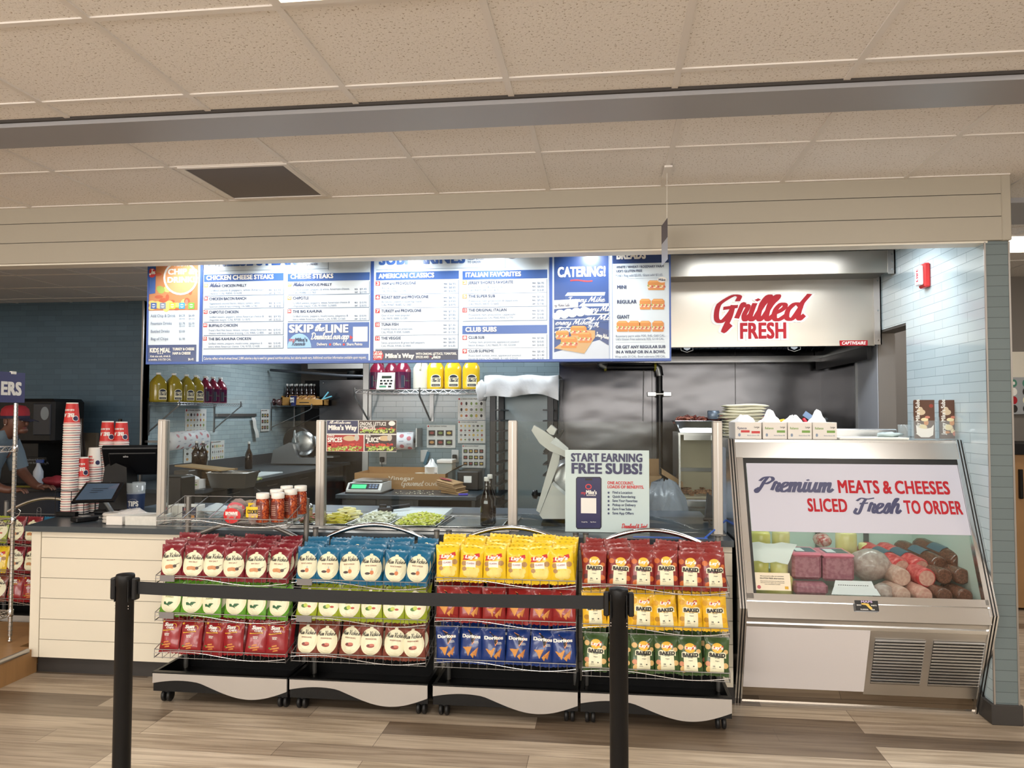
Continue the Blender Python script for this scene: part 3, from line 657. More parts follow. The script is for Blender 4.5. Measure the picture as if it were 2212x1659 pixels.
P.r(82, 914, 528, 1078, BNAVY, 3); P.t('KIDS MEAL', 102, 292, 985, 42, SIGNW, .08); P.t('TURKEY & CHEESE', 312, 512, 965, 24, SIGNW, .08); P.t('HAM & CHEESE', 312, 478, 1004, 24, SIGNW, .08)
for X in (180, 199, 218): P.e(X, 994, 6, 6, SIGNW, 6, 8)
P.t('Kids size sub, drink &', 106, 292, 1028, 18, SIGNW, .05); P.t('a cookie. 510-720 CAL.', 94, 302, 1058, 18, SIGNW, .05); P.t('$6.45', 455, 506, 1056, 20, SIGNW, .05)
P.b.build('print', t1)
t2 = board(433, 803, 'wide menu board headed Chicken Cheese Steaks and Cheese Steaks, second from left')
P = Pr(BY, *Z3)
P.t('CHEESE STEAKS', 622, 1510, 186, 92, BHEAD, .07); P.t('FRESH GRILLED', 1523, 1692, 148, 20, BTXT, .05); P.t('TO ORDER!', 1525, 1645, 183, 20, BTXT, .05)
P.r(600, 225, 1745, 228, BSHAD, 3); P.r(1740, 60, 1744, 228, BSHAD, 3)
P.r(600, 262, 1330, 330, BHEAD); P.t('CHICKEN CHEESE STEAKS', 622, 1240, 315, 42, SIGNW, .07)
P.r(1368, 255, 2122, 326, BHEAD); P.t('CHEESE STEAKS', 1394, 1788, 306, 42, SIGNW, .07)
def item(P, X, y, num, nm, xe, l1, l2, x2, xr, pr, nc=BRED, mk=False, h=118, sz=26):
    P.r(X, y-38, xr, y-38+h, BSHAD, 1); P.r(X, y-38, xr-6, y-38+h-7, BCARD, 2)
    P.r(X-4, y-32, X+32, y+4, nc, 3); P.t(num, X, X+28, y-4, 24, SIGNW, .06)
    if mk: P.sc_("Mike's", X+48, X+142, y, 17, BTXT, .22); P.t(nm, X+158, xe, y, sz, BTXT, .045)
    else: P.t(nm, X+46, xe, y, sz, BTXT, .045)
    P.t(l1, X+46, x2, y+38, 19, BSML, .02); P.t(l2, X+46, x2-20, y+66, 19, BSML, .02)
    for k, (a_, b_) in enumerate(pr): P.t(a_, xr-138, xr-108, y+(36 if len(pr) == 2 else 0)+28*k, 15, BTXT, .03); P.t(b_, xr-92, xr-26, y+(36 if len(pr) == 2 else 0)+28*k, 18, BSML, .03)
item(P, 604, 383, '16', 'CHICKEN PHILLY', 990, 'Grilled onions & peppers, white American', 'cheese. CAL R850, G1630.', 1150, 1334, (('REG', '$9.95'), ('GIANT', '$17.95')), BOR, True)
item(P, 602, 503, '26', 'CHICKEN BACON RANCH', 990, 'Applewood smoked bacon, lettuce, tomato, white', 'American cheese & ranch dressing. CAL R885, G1785.', 1115, 1334, (('REG', '$10.45'), ('GIANT', '$18.45')))
item(P, 600, 626, '42', 'CHIPOTLE CHICKEN', 918, 'Grilled onions, peppers, white American cheese &', 'chipotle mayo. CAL R930, G1870.', 1150, 1332, (('REG', '$9.95'), ('GIANT', '$18.35')))
item(P, 597, 749, '44', 'BUFFALO CHICKEN', 910, "Frank's Red Hot Sauce, lettuce, tomato, white American", 'cheese with blue cheese dressing. CAL R900, G1800.', 1175, 1331, (('REG', '$10.45'), ('GIANT', '$18.95')))
item(P, 594, 872, '55', 'THE BIG KAHUNA CHICKEN', 1034, 'Grilled onions, peppers, mushrooms, jalapenos &', 'extra white American cheese. CAL R720, G1430.', 1136, 1330, (('REG', '$10.45'), ('GIANT', '$18.95')))
item(P, 1372, 375, '17', 'FAMOUS PHILLY', 1772, 'Grilled onions, peppers & white American cheese.', 'CAL R880, G1760.', 1940, 2122, (('REG', '$9.45'), ('GIANT', '$17.95')), BOR, True)
item(P, 1371, 498, '43', 'CHIPOTLE', 1562, 'Grilled onions, peppers, white American cheese &', 'chipotle mayo. CAL R1000, G2000.', 1940, 2121, (('REG', '$10.95'), ('GIANT', '$18.95')), BOR)
item(P, 1369, 620, '56', 'THE BIG KAHUNA', 1684, 'Grilled onions, peppers, mushrooms, jalapenos &', 'extra white American cheese. CAL R780, G1560.', 1924, 2120, (('REG', '$10.95'), ('GIANT', '$19.45')))
P.r(1366, 710, 2116, 944, BHEAD, 2); P.t('SKIP', 1380, 1604, 802, 74, SIGNW, .07); P.sc_('the', 1615, 1700, 786, 30, SIGNW, .22); P.t('LINE', 1712, 1926, 802, 74, SIGNW, .07)
P.q([(1368, 942)]+[(1476-110*math.cos(w*.26), 942-132*math.sin(w*.26)) for w in range(13)], mat('print_pale_blue', (160, 205, 236), .4), 3)
P.t('my', 1380, 1436, 884, 34, BRED, .03); P.t("Mike's", 1437, 1550, 884, 34, BTXT, .06); P.sc_('Rewards', 1406, 1526, 920, 20, BTXT, .14)
P.sc_('Download our app', 1580, 1928, 862, 30, SIGNW, .2); P.q([(1940, 826), (1968, 846), (1940, 868)], BRED, 4)
P.t('Delivery', 1636, 1732, 920, 24, SIGNW, .05); P.t('Offers', 1784, 1860, 920, 24, SIGNW, .05); P.t('Share Points', 1910, 2056, 920, 24, SIGNW, .05); P.e(1758, 911, 11, 11, BRED, 4, 10); P.e(1884, 911, 11, 11, BRED, 4, 10)
P.r(1968, 748, 2102, 884, SIGNW, 3)
P.r(588, 1003, 2110, 1076, BHEAD, 2); P.t('Calories reflect white & wheat bread. 2,000 calories a day is used for general nutrition advice, but calorie needs vary. Additional nutrition information available upon request.', 598, 2092, 1046, 23, SIGNW, .03)
P.b.build('print', t2)
t3 = board(803, 1190, 'wide menu board headed American Classics and Italian Favorites, third from left')
P = Pr(BY, *Z4)
P.t('SUBMARINES', 150, 1132, 212, 120, BHEAD, .07); P.t('FRESH SLICED', 1160, 1350, 165, 24, BTXT, .05); P.t('TO ORDER!', 1160, 1318, 202, 24, BTXT, .05)
P.r(118, 262, 1590, 266, BSHAD, 3); P.r(1585, 60, 1589, 266, BSHAD, 3); P.e(1665, 118, 62, 36, mat('print_seal', (120, 120, 128), .4), 4)
P.r(118, 298, 1060, 390, BHEAD); P.t('AMERICAN CLASSICS', 150, 780, 372, 54, SIGNW, .07)
P.r(1102, 285, 2066, 382, BHEAD); P.t('ITALIAN FAVORITES', 1134, 1768, 358, 54, SIGNW, .07)
P.r(1100, 910, 2064, 1006, BHEAD); P.t('CLUB SUBS', 1134, 1490, 984, 54, SIGNW, .07)
pr3 = lambda a_, b_, c_: (('MINI', a_), ('REG', b_), ('GIANT', c_))
def item4(P, X, y, num, nm, xe, l1, l2, x2, xr, pr, nc=BRED):
    P.r(X, y-45, xr, y+112, BSHAD, 1); P.r(X, y-45, xr-7, y+105, BCARD, 2)
    P.r(X-2, y-36, X+48, y+14, nc, 3); P.t(num, X+6, X+42, y+6, 34, SIGNW, .06); P.t(nm, X+66, xe, y+2, 32, BTXT, .045)
    P.t(l1, X+66, x2, y+48, 22, BSML, .02); P.t(l2, X+66, x2-30, y+84, 22, BSML, .02)
    for k, (a_, b_) in enumerate(pr): P.t(a_, xr-172, xr-132, y+2+40*k, 17, BTXT, .03); P.t(b_, xr-114, xr-34, y+4+40*k, 23, BSML, .03)
for k, (n_, nm, xe, l1, l2, x2, pz_) in enumerate((('3', 'HAM and PROVOLONE', 574, 'A true classic.', 'CAL M430, R620, G1240.', 500, pr3('$6.95', '$8.85', '$16.85')), ('6', 'ROAST BEEF and PROVOLONE', 716, 'All natural, cooked in-house top round.', 'CAL M460, R680, G1360.', 640, pr3('$8.45', '$10.85', '$18.95')),
    ('7', 'TURKEY and PROVOLONE', 634, 'One of our most popular!', 'CAL M470, R800, G1590.', 512, pr3('$7.35', '$9.85', '$17.85')), ('10', 'TUNA FISH', 376, 'Freshly made on premises.', 'CAL M520, R1050, G2000.', 540, pr3('$7.35', '$9.85', '$17.85')), ('14', 'THE VEGGIE', 402, 'Swiss, provolone & green bell peppers.', 'CAL M550, R930, G1850.', 678, pr3('$6.95', '$8.85', '$16.85')))):
    item4(P, 116-k*1.5, 446+k*156, n_, nm, xe, l1, l2, x2, 1060-k, pz_)
for k, (n_, nm, xe, l1, l2, x2, pz_, yy, nc) in enumerate((('2', "JERSEY SHORE'S FAVORITE", 1678, 'Provolone, ham & cappacuolo.', 'CAL M470, R810, G1610.', 1570, pr3('$6.95', '$8.85', '$16.85'), 436, BOR), ('5', 'THE SUPER SUB', 1472, 'Provolone, ham, prosciuttini & cappacuolo.', 'CAL M520, R830, G1660.', 1740, pr3('$7.35', '$9.85', '$17.85'), 592, BOR), ('13', 'THE ORIGINAL ITALIAN', 1604, 'Provolone, ham, prosciuttini, cappacuolo,', 'salami & pepperoni. CAL M560, R930, G1770.', 1712, pr3('$7.85', '$10.85', '$18.85'), 750, BRED),
    ('8', 'CLUB SUB', 1350, 'Turkey, ham, provolone, applewood smoked', 'bacon & mayo. CAL M660, R1150, G2200.', 1746, pr3('$7.85', '$10.85', '$18.85'), 1062, BRED), ('9', 'CLUB SUPREME', 1460, 'Roast beef, turkey, swiss, applewood smoked', 'bacon & mayo. CAL M660, R1160, G2210.', 1768, pr3('$8.40', '$11.80', '$19.95'), 1216, BRED))):
    item4(P, 1104, yy, n_, nm, xe, l1, l2, x2, 2066, pz_, nc)
P.r(112, 1186, 1052, 1318, mat('menu_dark_navy', (36, 46, 76), .25), 3); P.q([(74, 1204), (182, 1202), (206, 1254), (186, 1304), (76, 1304)], BRED, 4); P.sc_('Cold Subs', 86, 186, 1246, 22, SIGNW, .18); P.t('COME', 90, 184, 1286, 30, SIGNW, .07)
P.t("Mike's Way", 222, 550, 1282, 52, SIGNW, .09); P.t('WITH ONIONS, LETTUCE, TOMATOES,', 572, 1036, 1246, 26, SIGNW, .06); P.t('SPICES AND', 572, 720, 1284, 26, SIGNW, .06); P.t('the', 728, 752, 1270, 12, BRED, .03); P.sc_('Juice', 754, 848, 1284, 22, SIGNW, .2)
P.b.build('print', t3)
t4 = board(1190, 1450, 'menu board with catering picture and list of breads, rightmost of the row')
P = Pr(BY, *Z5)
P.r(628, 300, 660, 1570, BLUEF, 1); P.r(632, 300, 656, 1570, BW, 2)
P.r(78, 300, 622, 1568, mat('print_catering_blue', (46, 78, 140), .3), 2); P.q([(78, 1480), (622, 1330), (622, 1568), (78, 1568)], mat('print_table', (206, 216, 228), .4), 3)
P.t('CATERING!', 112, 594, 728, 100, SIGNW, .07)
P.b.add([(P.p(240+k*22, 760-6*math.sin(k*.6)+o).x, BY-.003, P.p(240+k*22, 760-6*math.sin(k*.6)+o).z) for o in (0, 14) for k in range(11)], [(k, k+1, k+12, k+11) for k in range(10)], BRED)
BX = mat('print_box_navy', (66, 92, 146), .4); BXT = mat('print_box_top', (214, 226, 238), .4)
def boxp(X0, Y0, X1, Y1, txt, tw, lv, top=34):
    P.q([(X0, Y0), (X1, Y0-4), (X1+8, Y0-top-4), (X0+26, Y0-top)], BXT, lv); P.q([(X0, Y0), (X1, Y0-4), (X1-4, Y1), (X0+6, Y1+4)], BX, lv); P.sc_(txt, X0+10, X0+10+tw, Y1-22, 26, SIGNW, .15, lv=lv+1)
boxp(186, 918, 580, 1000, 'Jersey Mike', 380, 4); boxp(322, 1024, 620, 1092, 'Jersey Mi', 290, 5, 28); boxp(380, 1110, 620, 1180, 'ey Mi', 230, 5, 20); boxp(400, 1196, 520, 1252, 'ey M', 110, 5, 10)
P.q([(78, 962), (318, 950), (318, 1030), (78, 1050)], SIGNW, 5); P.sc_('ey Mikes Subs', 82, 230, 1022, 14, BTXT, .14, lv=7)
for k in range(9): P.e(100+k*40, 1120-(k % 2)*26-k*5, 46, 34, BXT, 6, 10)
boxp(78, 1156, 424, 1226, 'ersey Mike', 330, 7, 8); boxp(78, 1240, 300, 1300, 'Jersey', 230, 7, 8)
P.q([(486, 1214), (622, 1262), (622, 1410), (490, 1330)], BNAVY, 6); P.sc_('Jersey Mikes', 494, 618, 1316, 20, SIGNW, .2, up=-.28, lv=8)
P.q([(78, 1440), (330, 1256), (486, 1262), (486, 1330), (378, 1492)], BOARDW, 8)
for X, Y_, w, h in ((160, 1306, 130, 90), (322, 1262, 160, 100), (226, 1378, 160, 116), (384, 1330, 130, 110)): P.sub(X, Y_, w, h, 9)
P.r(660, 300, 1218, 592, BNAVY, 2); P.t('BREADS', 696, 990, 552, 84, SIGNW, .08)
P.t('WHITE / WHEAT / ROSEMARY PARM', 696, 1170, 640, 24, BTXT, .04); P.t("UDI'S GLUTEN FREE", 696, 954, 682, 24, BTXT, .04); P.t("*Udi's Reg add $2.05, Giant add $3.65.", 688, 1164, 724, 24, BSML, .02)
P.r(696, 742, 1180, 744, BSML, 3)
for s_, y, xe in (('MINI', 848, 798), ('REGULAR', 994, 898), ('GIANT', 1144, 828)): P.t(s_, 702, xe, y, 36, BTXT, .055)
P.sub(1095, 810, 170, 100); P.e(1152, 758, 46, 28, SIGNW, 9); P.t('Mike', 1116, 1186, 772, 26, BTXT, .05, lv=11)
P.sub(985, 998, 112, 110); P.sub(1112, 998, 128, 110)
for X in (758, 874, 984, 1112): P.sub(X, 1218, 116, 112)
P.t('Rosemary parm adds M30, R45, G60 CAL.', 690, 1186, 1326, 22, BSML, .02); P.t("Udi's Gluten Free subtracts R55, G110 CAL.", 690, 1176, 1358, 22, BSML, .02); P.r(690, 1378, 1180, 1380, BSML, 3)
P.t('OR GET ANY REGULAR SUB', 690, 1186, 1440, 30, BTXT, .06); P.t('IN A WRAP OR IN A BOWL', 692, 1184, 1490, 30, BTXT, .06); P.t('Wrap adds 20 CAL. Bowl subtracts 290 CAL.', 682, 1192, 1532, 22, BSML, .02)
P.b.build('print', t4)
# small card hung on threads from the ceiling, seen almost edge-on
t = thing('hanging_card', (.33, 3.95, 2.38), 'thin printed card hanging on a thread from the ceiling, seen nearly edge-on', 'sign')
q = B(); YH = 4.12
a, c, d, e = py(1441, 467, YH), py(1430, 512, YH), py(1428, 568, YH), py(1441, 540, YH)
M_ = mat('card_print', (74, 66, 84), .4); M2 = mat('card_print_pale', (180, 184, 196), .4)
ax, bx = py(1442, 470, 3.98), py(1429, 520, 4.16)
mid = ax.z-.10
def cp(f, z, dy=0): return (ax.x+(bx.x-ax.x)*f, ax.y+(bx.y-ax.y)*f+dy, z)
for z0, z1, m in ((ax.z-.10, ax.z, M_), (ax.z-.215, ax.z-.10, M2)):
    q.add([cp(0, z0), cp(1, z0), cp(1, z1), cp(0, z1), cp(0, z0, .002), cp(1, z0, .002), cp(1, z1, .002), cp(0, z1, .002)], [(0, 1, 2, 3), (4, 7, 6, 5), (0, 4, 5, 1), (3, 2, 6, 7), (0, 3, 7, 4), (1, 5, 6, 2)], m)
q.build('card', t)
B().tube([cp(.1, ax.z), (ax.x, ax.y+.02, ZC-.01)], .0012, SIGNW, 4).build('thread', t)
B().box(ax.x-.02, ax.x+.02, 3.9, 4.1, ZC-.016, ZC-.006, RAIL).build('ceiling_clip', t)
# ======================= serving counter ===============================================================
t = thing('serving_counter', (-1.4, 4.8, 0), 'long serving counter with cream plank front and charcoal top', 'counter')
q = B()
zs = [.105, .213, .336, .463, .587, .709, .834, .872]
for i in range(len(zs)-1): q.box(-3.455, .685, 4.38, 4.4, zs[i]+(.0016 if i else 0), zs[i+1]-.0016, CREAM)
q.box(-3.455, .685, 4.386, 4.40, .105, .872, GROOVE)
q.build('plank_front', t)
q = B(); q.box(-3.52, -3.458, 4.374, 4.42, .105, .872, CREAM, .002).box(-3.52, -3.5, 4.42, 5.2, .105, .872, CREAM); q.build('end_board', t)
q = B()
for k in range(7): q.box(-3.5+k*.6+.001, -2.9+k*.6-.001, 4.43, 4.445, 0, .105, DARKTILE)
q.box(-3.5, .7, 4.436, 4.46, 0, .105, mat('base_tile_grout', (150, 142, 128), .8)); q.build('kick_base', t)
q = B(); q.prism([(-3.545, 4.345), (-.0, 4.345), (.69, 4.345), (.69, 5.3), (-3.70, 5.3), (-3.66, 4.8)], (0, 0, .872), (1, 0, 0), (0, 1, 0), (0, 0, .034), STONE); q.build('countertop', t)
q = B(); q.box(-3.49, .68, 5.0, 5.22, .1, .872, DARK); q.build('rear_cabinet', t)
# ---------------- sneeze guard ------------------------------------------------------------------------
GLASS = bpy.data.materials.new('clear_glass'); GLASS.use_nodes = True; _M['clear_glass'] = GLASS
nt, N, L = nodes(GLASS); N.remove(N['Principled BSDF'])
tr = N.new('ShaderNodeBsdfTransparent'); tr.inputs[0].default_value = (.93, .955, .95, 1); gl = N.new('ShaderNodeBsdfGlossy'); gl.inputs['Roughness'].default_value = .02
fr = N.new('ShaderNodeFresnel'); fr.inputs[0].default_value = 1.45; mx = N.new('ShaderNodeMixShader')
L.new(fr.outputs[0], mx.inputs[0]); L.new(tr.outputs[0], mx.inputs[1]); L.new(gl.outputs[0], mx.inputs[2]); L.new(mx.outputs[0], N['Material Output'].inputs[0])
GEDGE = mat('glass_edge_green', (150, 180, 172), .15)
t = thing('sneeze_guard', (-1.1, 4.55, .906), 'glass sneeze guard on four square aluminium posts along the counter', 'sneeze guard')
POSTX = [-2.773, -1.738, -.553, .634]
SAL = mat('satin_post', (176, 170, 162), .42, .55)
for x in POSTX:
    q = B(); q.box(x-.027, x+.027, 4.53, 4.58, .91, 1.553, SAL, .003).box(x-.004, x+.004, 4.527, 4.531, .915, 1.55, ALU).box(x-.024, x+.024, 4.533, 4.577, 1.553, 1.558, SAL)
    q.build('post', t)
    q = B(); q.box(x-.042, x+.042, 4.515, 4.595, .9067, .911, SAL, .002); q.build('foot_plate', t)
for i in range(3):
    q = B(); q.box(POSTX[i]+.028, POSTX[i+1]-.028, 4.552, 4.558, .915, 1.552, GLASS); q.build('glass_panel', t)
# ---------------- chip racks ---------------------------------------------------------------------------
WIRE = mat('grey_coated_wire', (150, 148, 146), .35, .7)
PGREY = mat('rack_post_grey', (132, 130, 126), .35, .6)
SKIRT = mat('silver_skirt_panel', (176, 170, 164), .4, .2)
RK = mat('rack_black_steel', (9, 9, 10), .35, spec=.35)
RUB = mat('caster_rubber', (22, 22, 23), .5)
def wave(f): return .112+.028*math.sin(2*math.pi*(f*.92+.05))-.030*max(0, math.sin(math.pi*min(1, max(0, (f-.35)/.65))))
YF, YBK = 4.0, 4.345
def basket(t, x0, x1, zr, zb, yf=YF, deep=.30, tagged=False, side=.055):
    """wire basket: zr rim height at front, zb floor height at front"""
    q = B(); n = 16; rise = .045
    a, c = x0+.012, x1-.012; yb = yf+deep
    q.tube([(a, yf, zr), (c, yf, zr)], .0028, WIRE, 6); q.tube([(a, yf, zb), (c, yf, zb)], .002, WIRE, 5); q.tube([(a, yb, zb+rise), (c, yb, zb+rise)], .002, WIRE, 5)
    for s_ in (a, c):
        q.tube([(s_, yf, zr), (s_, yb, zr+side+.03)], .0025, WIRE, 6); q.tube([(s_, yf, zb), (s_, yb, zb+rise)], .002, WIRE, 5); q.tube([(s_, yb, zb+rise), (s_, yb, zr+side+.03)], .002, WIRE, 5)
        for k in (1, 2, 3): f = k/4; q.tube([(s_, yf+deep*f, zb+rise*f), (s_, yf+deep*f, zr+(side+.03)*f)], .0016, WIRE, 4)
    q.tube([(a, yb, zr+side+.03), (c, yb, zr+side+.03)], .0025, WIRE, 6)
    for k in range(n+1):
        x = a+(c-a)*k/n; q.tube([(x, yf, zr), (x, yf-.001, zb-.004), (x, yb, zb+rise)], .0016, WIRE, 4)
    for k in (1, 2, 3): q.tube([(a, yf+deep*k/4, zb+rise*k/4), (c, yf+deep*k/4, zb+rise*k/4)], .0016, WIRE, 4)
    cv = []
    for k in range(25):
        f = k/24; cv.append((a+(c-a)*f, yf-.006, zb+.002+(zr-zb)*(.48+.40*math.sin(2*math.pi*(f*.95+.02)) -.12*math.sin(math.pi*f))))
    q.tube(cv, .0026, CHROME, 6)
    o = q.build('basket', t)
    if tagged: B().box(a+.03, a+.115, yf-.012, yf-.006, zr-.03, zr+.002, mat('shelf_tag_grey', (126, 122, 122), .4), .001).build('tag_holder', o)
    return o
def rack(x0, x1, rims, label, upper=False, tags=(), yoff=0, zoff=0):
    t = thing('chip_rack', ((x0+x1)/2, YF, 0), label, 'snack rack', 'wheeled chip racks')
    w = x1-x0
    q = B(); q.box(x0+.003, x1-.003, YF+.012, YF+.03, .075, .178, RK).box(x0+.003, x0+.02, YF+.03, YBK, .1, .182, RK).box(x1-.02, x1-.003, YF+.03, YBK, .1, .182, RK).box(x0+.02, x1-.02, YBK-.02, YBK, .1, .25, RK).box(x0+.02, x1-.02, YF+.03, YBK-.02, .1, .11, RK)
    q.box(x0, x1, YF, YF+.03, .176, .182, RK)
    q.build('base_tray', t)
    q = B(); n = 30
    top = [(x0+.004+(w-.008)*k/n, .174) for k in range(n+1)]; bot = [(x0+.004+(w-.008)*k/n, wave(k/n)) for k in range(n+1)]
    for k in range(n): q.add([(top[k][0], YF+y, top[k][1]) for y in (0, .011)]+[(top[k+1][0], YF+y, top[k+1][1]) for y in (0, .011)]+[(bot[k][0], YF+y, bot[k][1]) for y in (0, .011)]+[(bot[k+1][0], YF+y, bot[k+1][1]) for y in (0, .011)], [(0, 2, 6, 4), (1, 5, 7, 3), (0, 1, 3, 2), (4, 6, 7, 5)], SKIRT)
    q.build('skirt', t)
    for x in (x0+.05, x1-.05):
        for y in (YF+.075, YBK-.06):
            q = B(); q.box(x-.016, x+.016, y-.016, y+.02, .05, .1, BLACK, .003); c_ = q.build('caster', t)
            q = B()
            for dx in (-.026, .006): q.lathe([(.006, 0), (.028, .001), (.033, .005), (.033, .016), (.028, .02), (.006, .02)], (x+dx, y, .033), RUB, 18, axis=0)
            q.build('wheel', c_)
    zt = .935
    for i, x in enumerate((x0+.024, x1-.024)):
        z1 = 1.10 if upper else zt
        q = B(); q.tube([(x, 4.30, .11), (x, 4.30, z1)], .0155, PGREY, 14); q.tube([(x, 4.30, z1-.004), (x, 4.30, z1+.006)], .0165, PGREY if upper else mat('post_cap', (70, 68, 66), .4), 14); q.build('post', t)
    ar = [(x0+.04+(w-.08)*k/20, 4.30, .848+.135*math.sin(math.pi*(.06+.88*k/20))**.9) for k in range(21)]
    ar = [(p[0], p[1], p[2]-.02) for p in ar]
    B().tube(ar, .0135, CHROME if not upper else PGREY, 12).build('arch', t)
    q = B(); q.box(x0+.03, x1-.03, 4.318, 4.33, .19, .66, RK).build('back_panel', t)
    for x in (x0+w*.37, x0+w*.63):
        q = B(); lp = [(x+.016*math.cos(a), 4.31, .875+.016*math.sin(a)) for a in [math.pi*2*k/14 for k in range(14)]]
        q.tube(lp, .0012, WIRE, 4, closed=True).tube([(x-.017, 4.31, .875), (x-.017, 4.31, .80)], .0014, WIRE, 4).tube([(x+.017, 4.31, .875), (x+.017, 4.31, .80)], .0014, WIRE, 4); q.build('sign_clip', t)
    B().tube([(x0+.03, 4.31, .842), (x1-.03, 4.31, .842)], .003, WIRE, 6).build('top_wire', t)
    for k, z in enumerate(rims): basket(t, x0, x1, z, z-.042, tagged=k in tags)
    if upper:
        o = basket(t, x0, x1, 1.022, .978, deep=.28, side=.06)
        for k in range(1, 4): x = x0+.012+(w-.024)*k/5; B().tube([(x, YF, 1.022), (x, YF+.28, 1.115)], .0028, CHROME, 6).build('divider', t)
    t.location = ((x0+x1)/2, YF+yoff, zoff)
    return t
RX = [(-2.478, -1.702), (-1.694, -.932), (-.910, -.146), (-.139, .622)]
RIMS = [(.706, .505, .304), (.708, .513, .316), (.738, .528, .316), (.728, .524, .303)]
RL = ['chip rack with extra upper wire basket, first from the left along the counter', 'chip rack with blue bags in its top basket, second from the left along the counter', 'chip rack with yellow bags in its top basket, third from the left along the counter', 'chip rack with red baked bags in its top basket, beside the deli case']
for i in range(4): rack(RX[i][0], RX[i][1], RIMS[i], RL[i], i == 0, (0, 1) if i < 2 else ())
# ---------------- chip bags -------------------------------------------------------------------------------
random.seed(11)
def pl(name, c): return mat('bag_'+name, c, .3, coat=.35)
CRM, INK = mat('print_cream', (232, 228, 196), .42), mat('print_ink', (38, 34, 32), .45)
PW = mat('print_white', (238, 236, 230), .4)
class Bag:
    def __init__(s, body, w, h, t, seed):
        s.b = B(); s.w, s.h, s.th, s.seed = w, h, t, seed; m = body
        nx, ny = 14, 18; fr, bk = [], []
        for j in range(ny+1):
            for i in range(nx+1):
                u = -w/2+w*i/nx; v = h*j/ny; uu = u
                sq = 1-.045*math.sin(math.pi*v/h); uu = u*sq
                zz = .003*math.sin(i*2.4) if j in (0, ny) else 0
                fr.append((uu, s.y(u, v), v+zz)); bk.append((uu, -s.y(u, v, 1), v+zz))
        f = [(j*(nx+1)+i, j*(nx+1)+i+1, (j+1)*(nx+1)+i+1, (j+1)*(nx+1)+i) for j in range(ny) for i in range(nx)]
        s.b.add(fr, f, m, True); s.b.add(bk, [tuple(reversed(q)) for q in f], m, True)
    def y(s, u, v, back=0):
        a = max(0, 1-(2*u/s.w)**2); e = min(1, max(0, (v/s.h-.035)/.20)); g = min(1, max(0, (.955-v/s.h)/.26)); e = math.sin(e*math.pi/2); g = math.sin(g*math.pi/2)
        n = noise.noise(Vector((u*22, v*15, s.seed*3.7+back*9)))*.0062+noise.noise(Vector((u*60, v*22, s.seed*1.3+back*5)))*.0026
        k = e*g
        return -(s.th/2*(a**.62)*k + n*(.25+.75*a**.3)*(.35+.65*k)) - .0004
    def mp(s, lv):
        def f(u, v, d=0):
            u = max(-s.w*.485, min(s.w*.485, u)); sq = 1-.045*math.sin(math.pi*v/s.h)
            return (u*sq, s.y(u, v)-.0013-.0005*lv-d*1.0, v)
        return f
    def e(s, x, y, rx, ry, m, lv=0, n=22, r=4): disc(s.b, s.mp(lv), x*s.w/2, y*s.h, rx*s.w/2, ry*s.h, m, n, r)
    def r(s, x0, x1, y0, y1, m, lv=0, nx=8, ny=6, sk=0): patch(s.b, s.mp(lv), x0*s.w/2, x1*s.w/2, y0*s.h, y1*s.h, m, nx, ny, (lambda u, v: (u, v+sk*u)) if sk else None)
    def q(s, pts, m, lv=1):
        P = [Vector((x*s.w/2, y*s.h)) for x, y in pts]; c = sum(P, Vector((0, 0)))/len(P); vs = []; n = len(P)
        for k in (1, .66, .33): vs += [c+(p-c)*k for p in P]
        fs = [(o*n+i, o*n+(i+1) % n, (o+1)*n+(i+1) % n, (o+1)*n+i) for o in (0, 1) for i in range(n)]+[tuple(2*n+i for i in range(n))]
        mp = s.mp(lv); s.b.add([mp(v.x, v.y) for v in vs], fs, m)
    def t(s, txt, x, y, h, m, w=None, bold=.05, sh=0, lv=3, al='c'): text(s.b, txt, s.mp(lv), m, h*s.h, x*s.w/2, y*s.h, bold, w*s.w/2 if w else None, al, sh)
    def sc(s, txt, x, y, h, m, w, pen=.16, lv=3, up=0): script(s.b, txt, s.mp(lv), m, h*s.h, x*s.w/2, y*s.h, pen, w*s.w/2, 'c', .2, up=up, k=3)
def vick(body, flav, fc, pic, fl2=None):
    def f(w, h, t, seed):
        g = Bag(body, w, h, t, seed); g.e(0, .46, .97, .365, CRM, 0, 28, 6); g.e(0, .84, .16, .03, CRM, 0, 10, 2)
        g.sc("Miss Vickie's", -.02, .605, .062, INK, 1.62, .15, up=.03); g.t(flav, 0, .515, .036, fc, 1.0 if len(flav) > 9 else .8, .03)
        if fl2: g.t(fl2, 0, .475, .026, fc, .6, .03)
        pic(g); return g.b
    return f
def pot(g):
    for k in range(5): g.e(-.34+k*.14, .36-abs(k-2)*.006, .17, .055, mat('print_potato', (204+k*6, 142+k*8, 92+k*8), .45), 1+.2*k, 12, 2)
    g.e(.42, .36, .16, .045, mat('print_pan', (74, 56, 46), .4), 2.3, 12, 2); g.q([(.5, .38), (.78, .44), (.78, .45), (.48, .40)], mat('print_pan', (74, 56, 46), .4), 2.3)
def vin(g):
    g.e(-.28, .32, .24, .035, mat('print_pepper_dark', (64, 44, 38), .4), 1, 12, 2); g.e(.1, .345, .17, .06, mat('print_cruet', (206, 120, 66), .4), 1.3, 12, 2); g.e(.1, .43, .07, .035, mat('print_cruet_glass', (190, 196, 190), .3), 1.5, 10, 2)
def jal(g):
    for dx, dy, a in ((-.2, .34, .1), (.1, .35, -.12)): g.q([(dx-.3, dy+a*.4), (dx-.1, dy+.05), (dx+.2, dy+.02-a*.3), (dx+.34, dy-.02-a*.5), (dx+.05, dy-.035), (dx-.25, dy-.03)], mat('print_jalapeno', (44, 96, 58), .4), 1+dx)
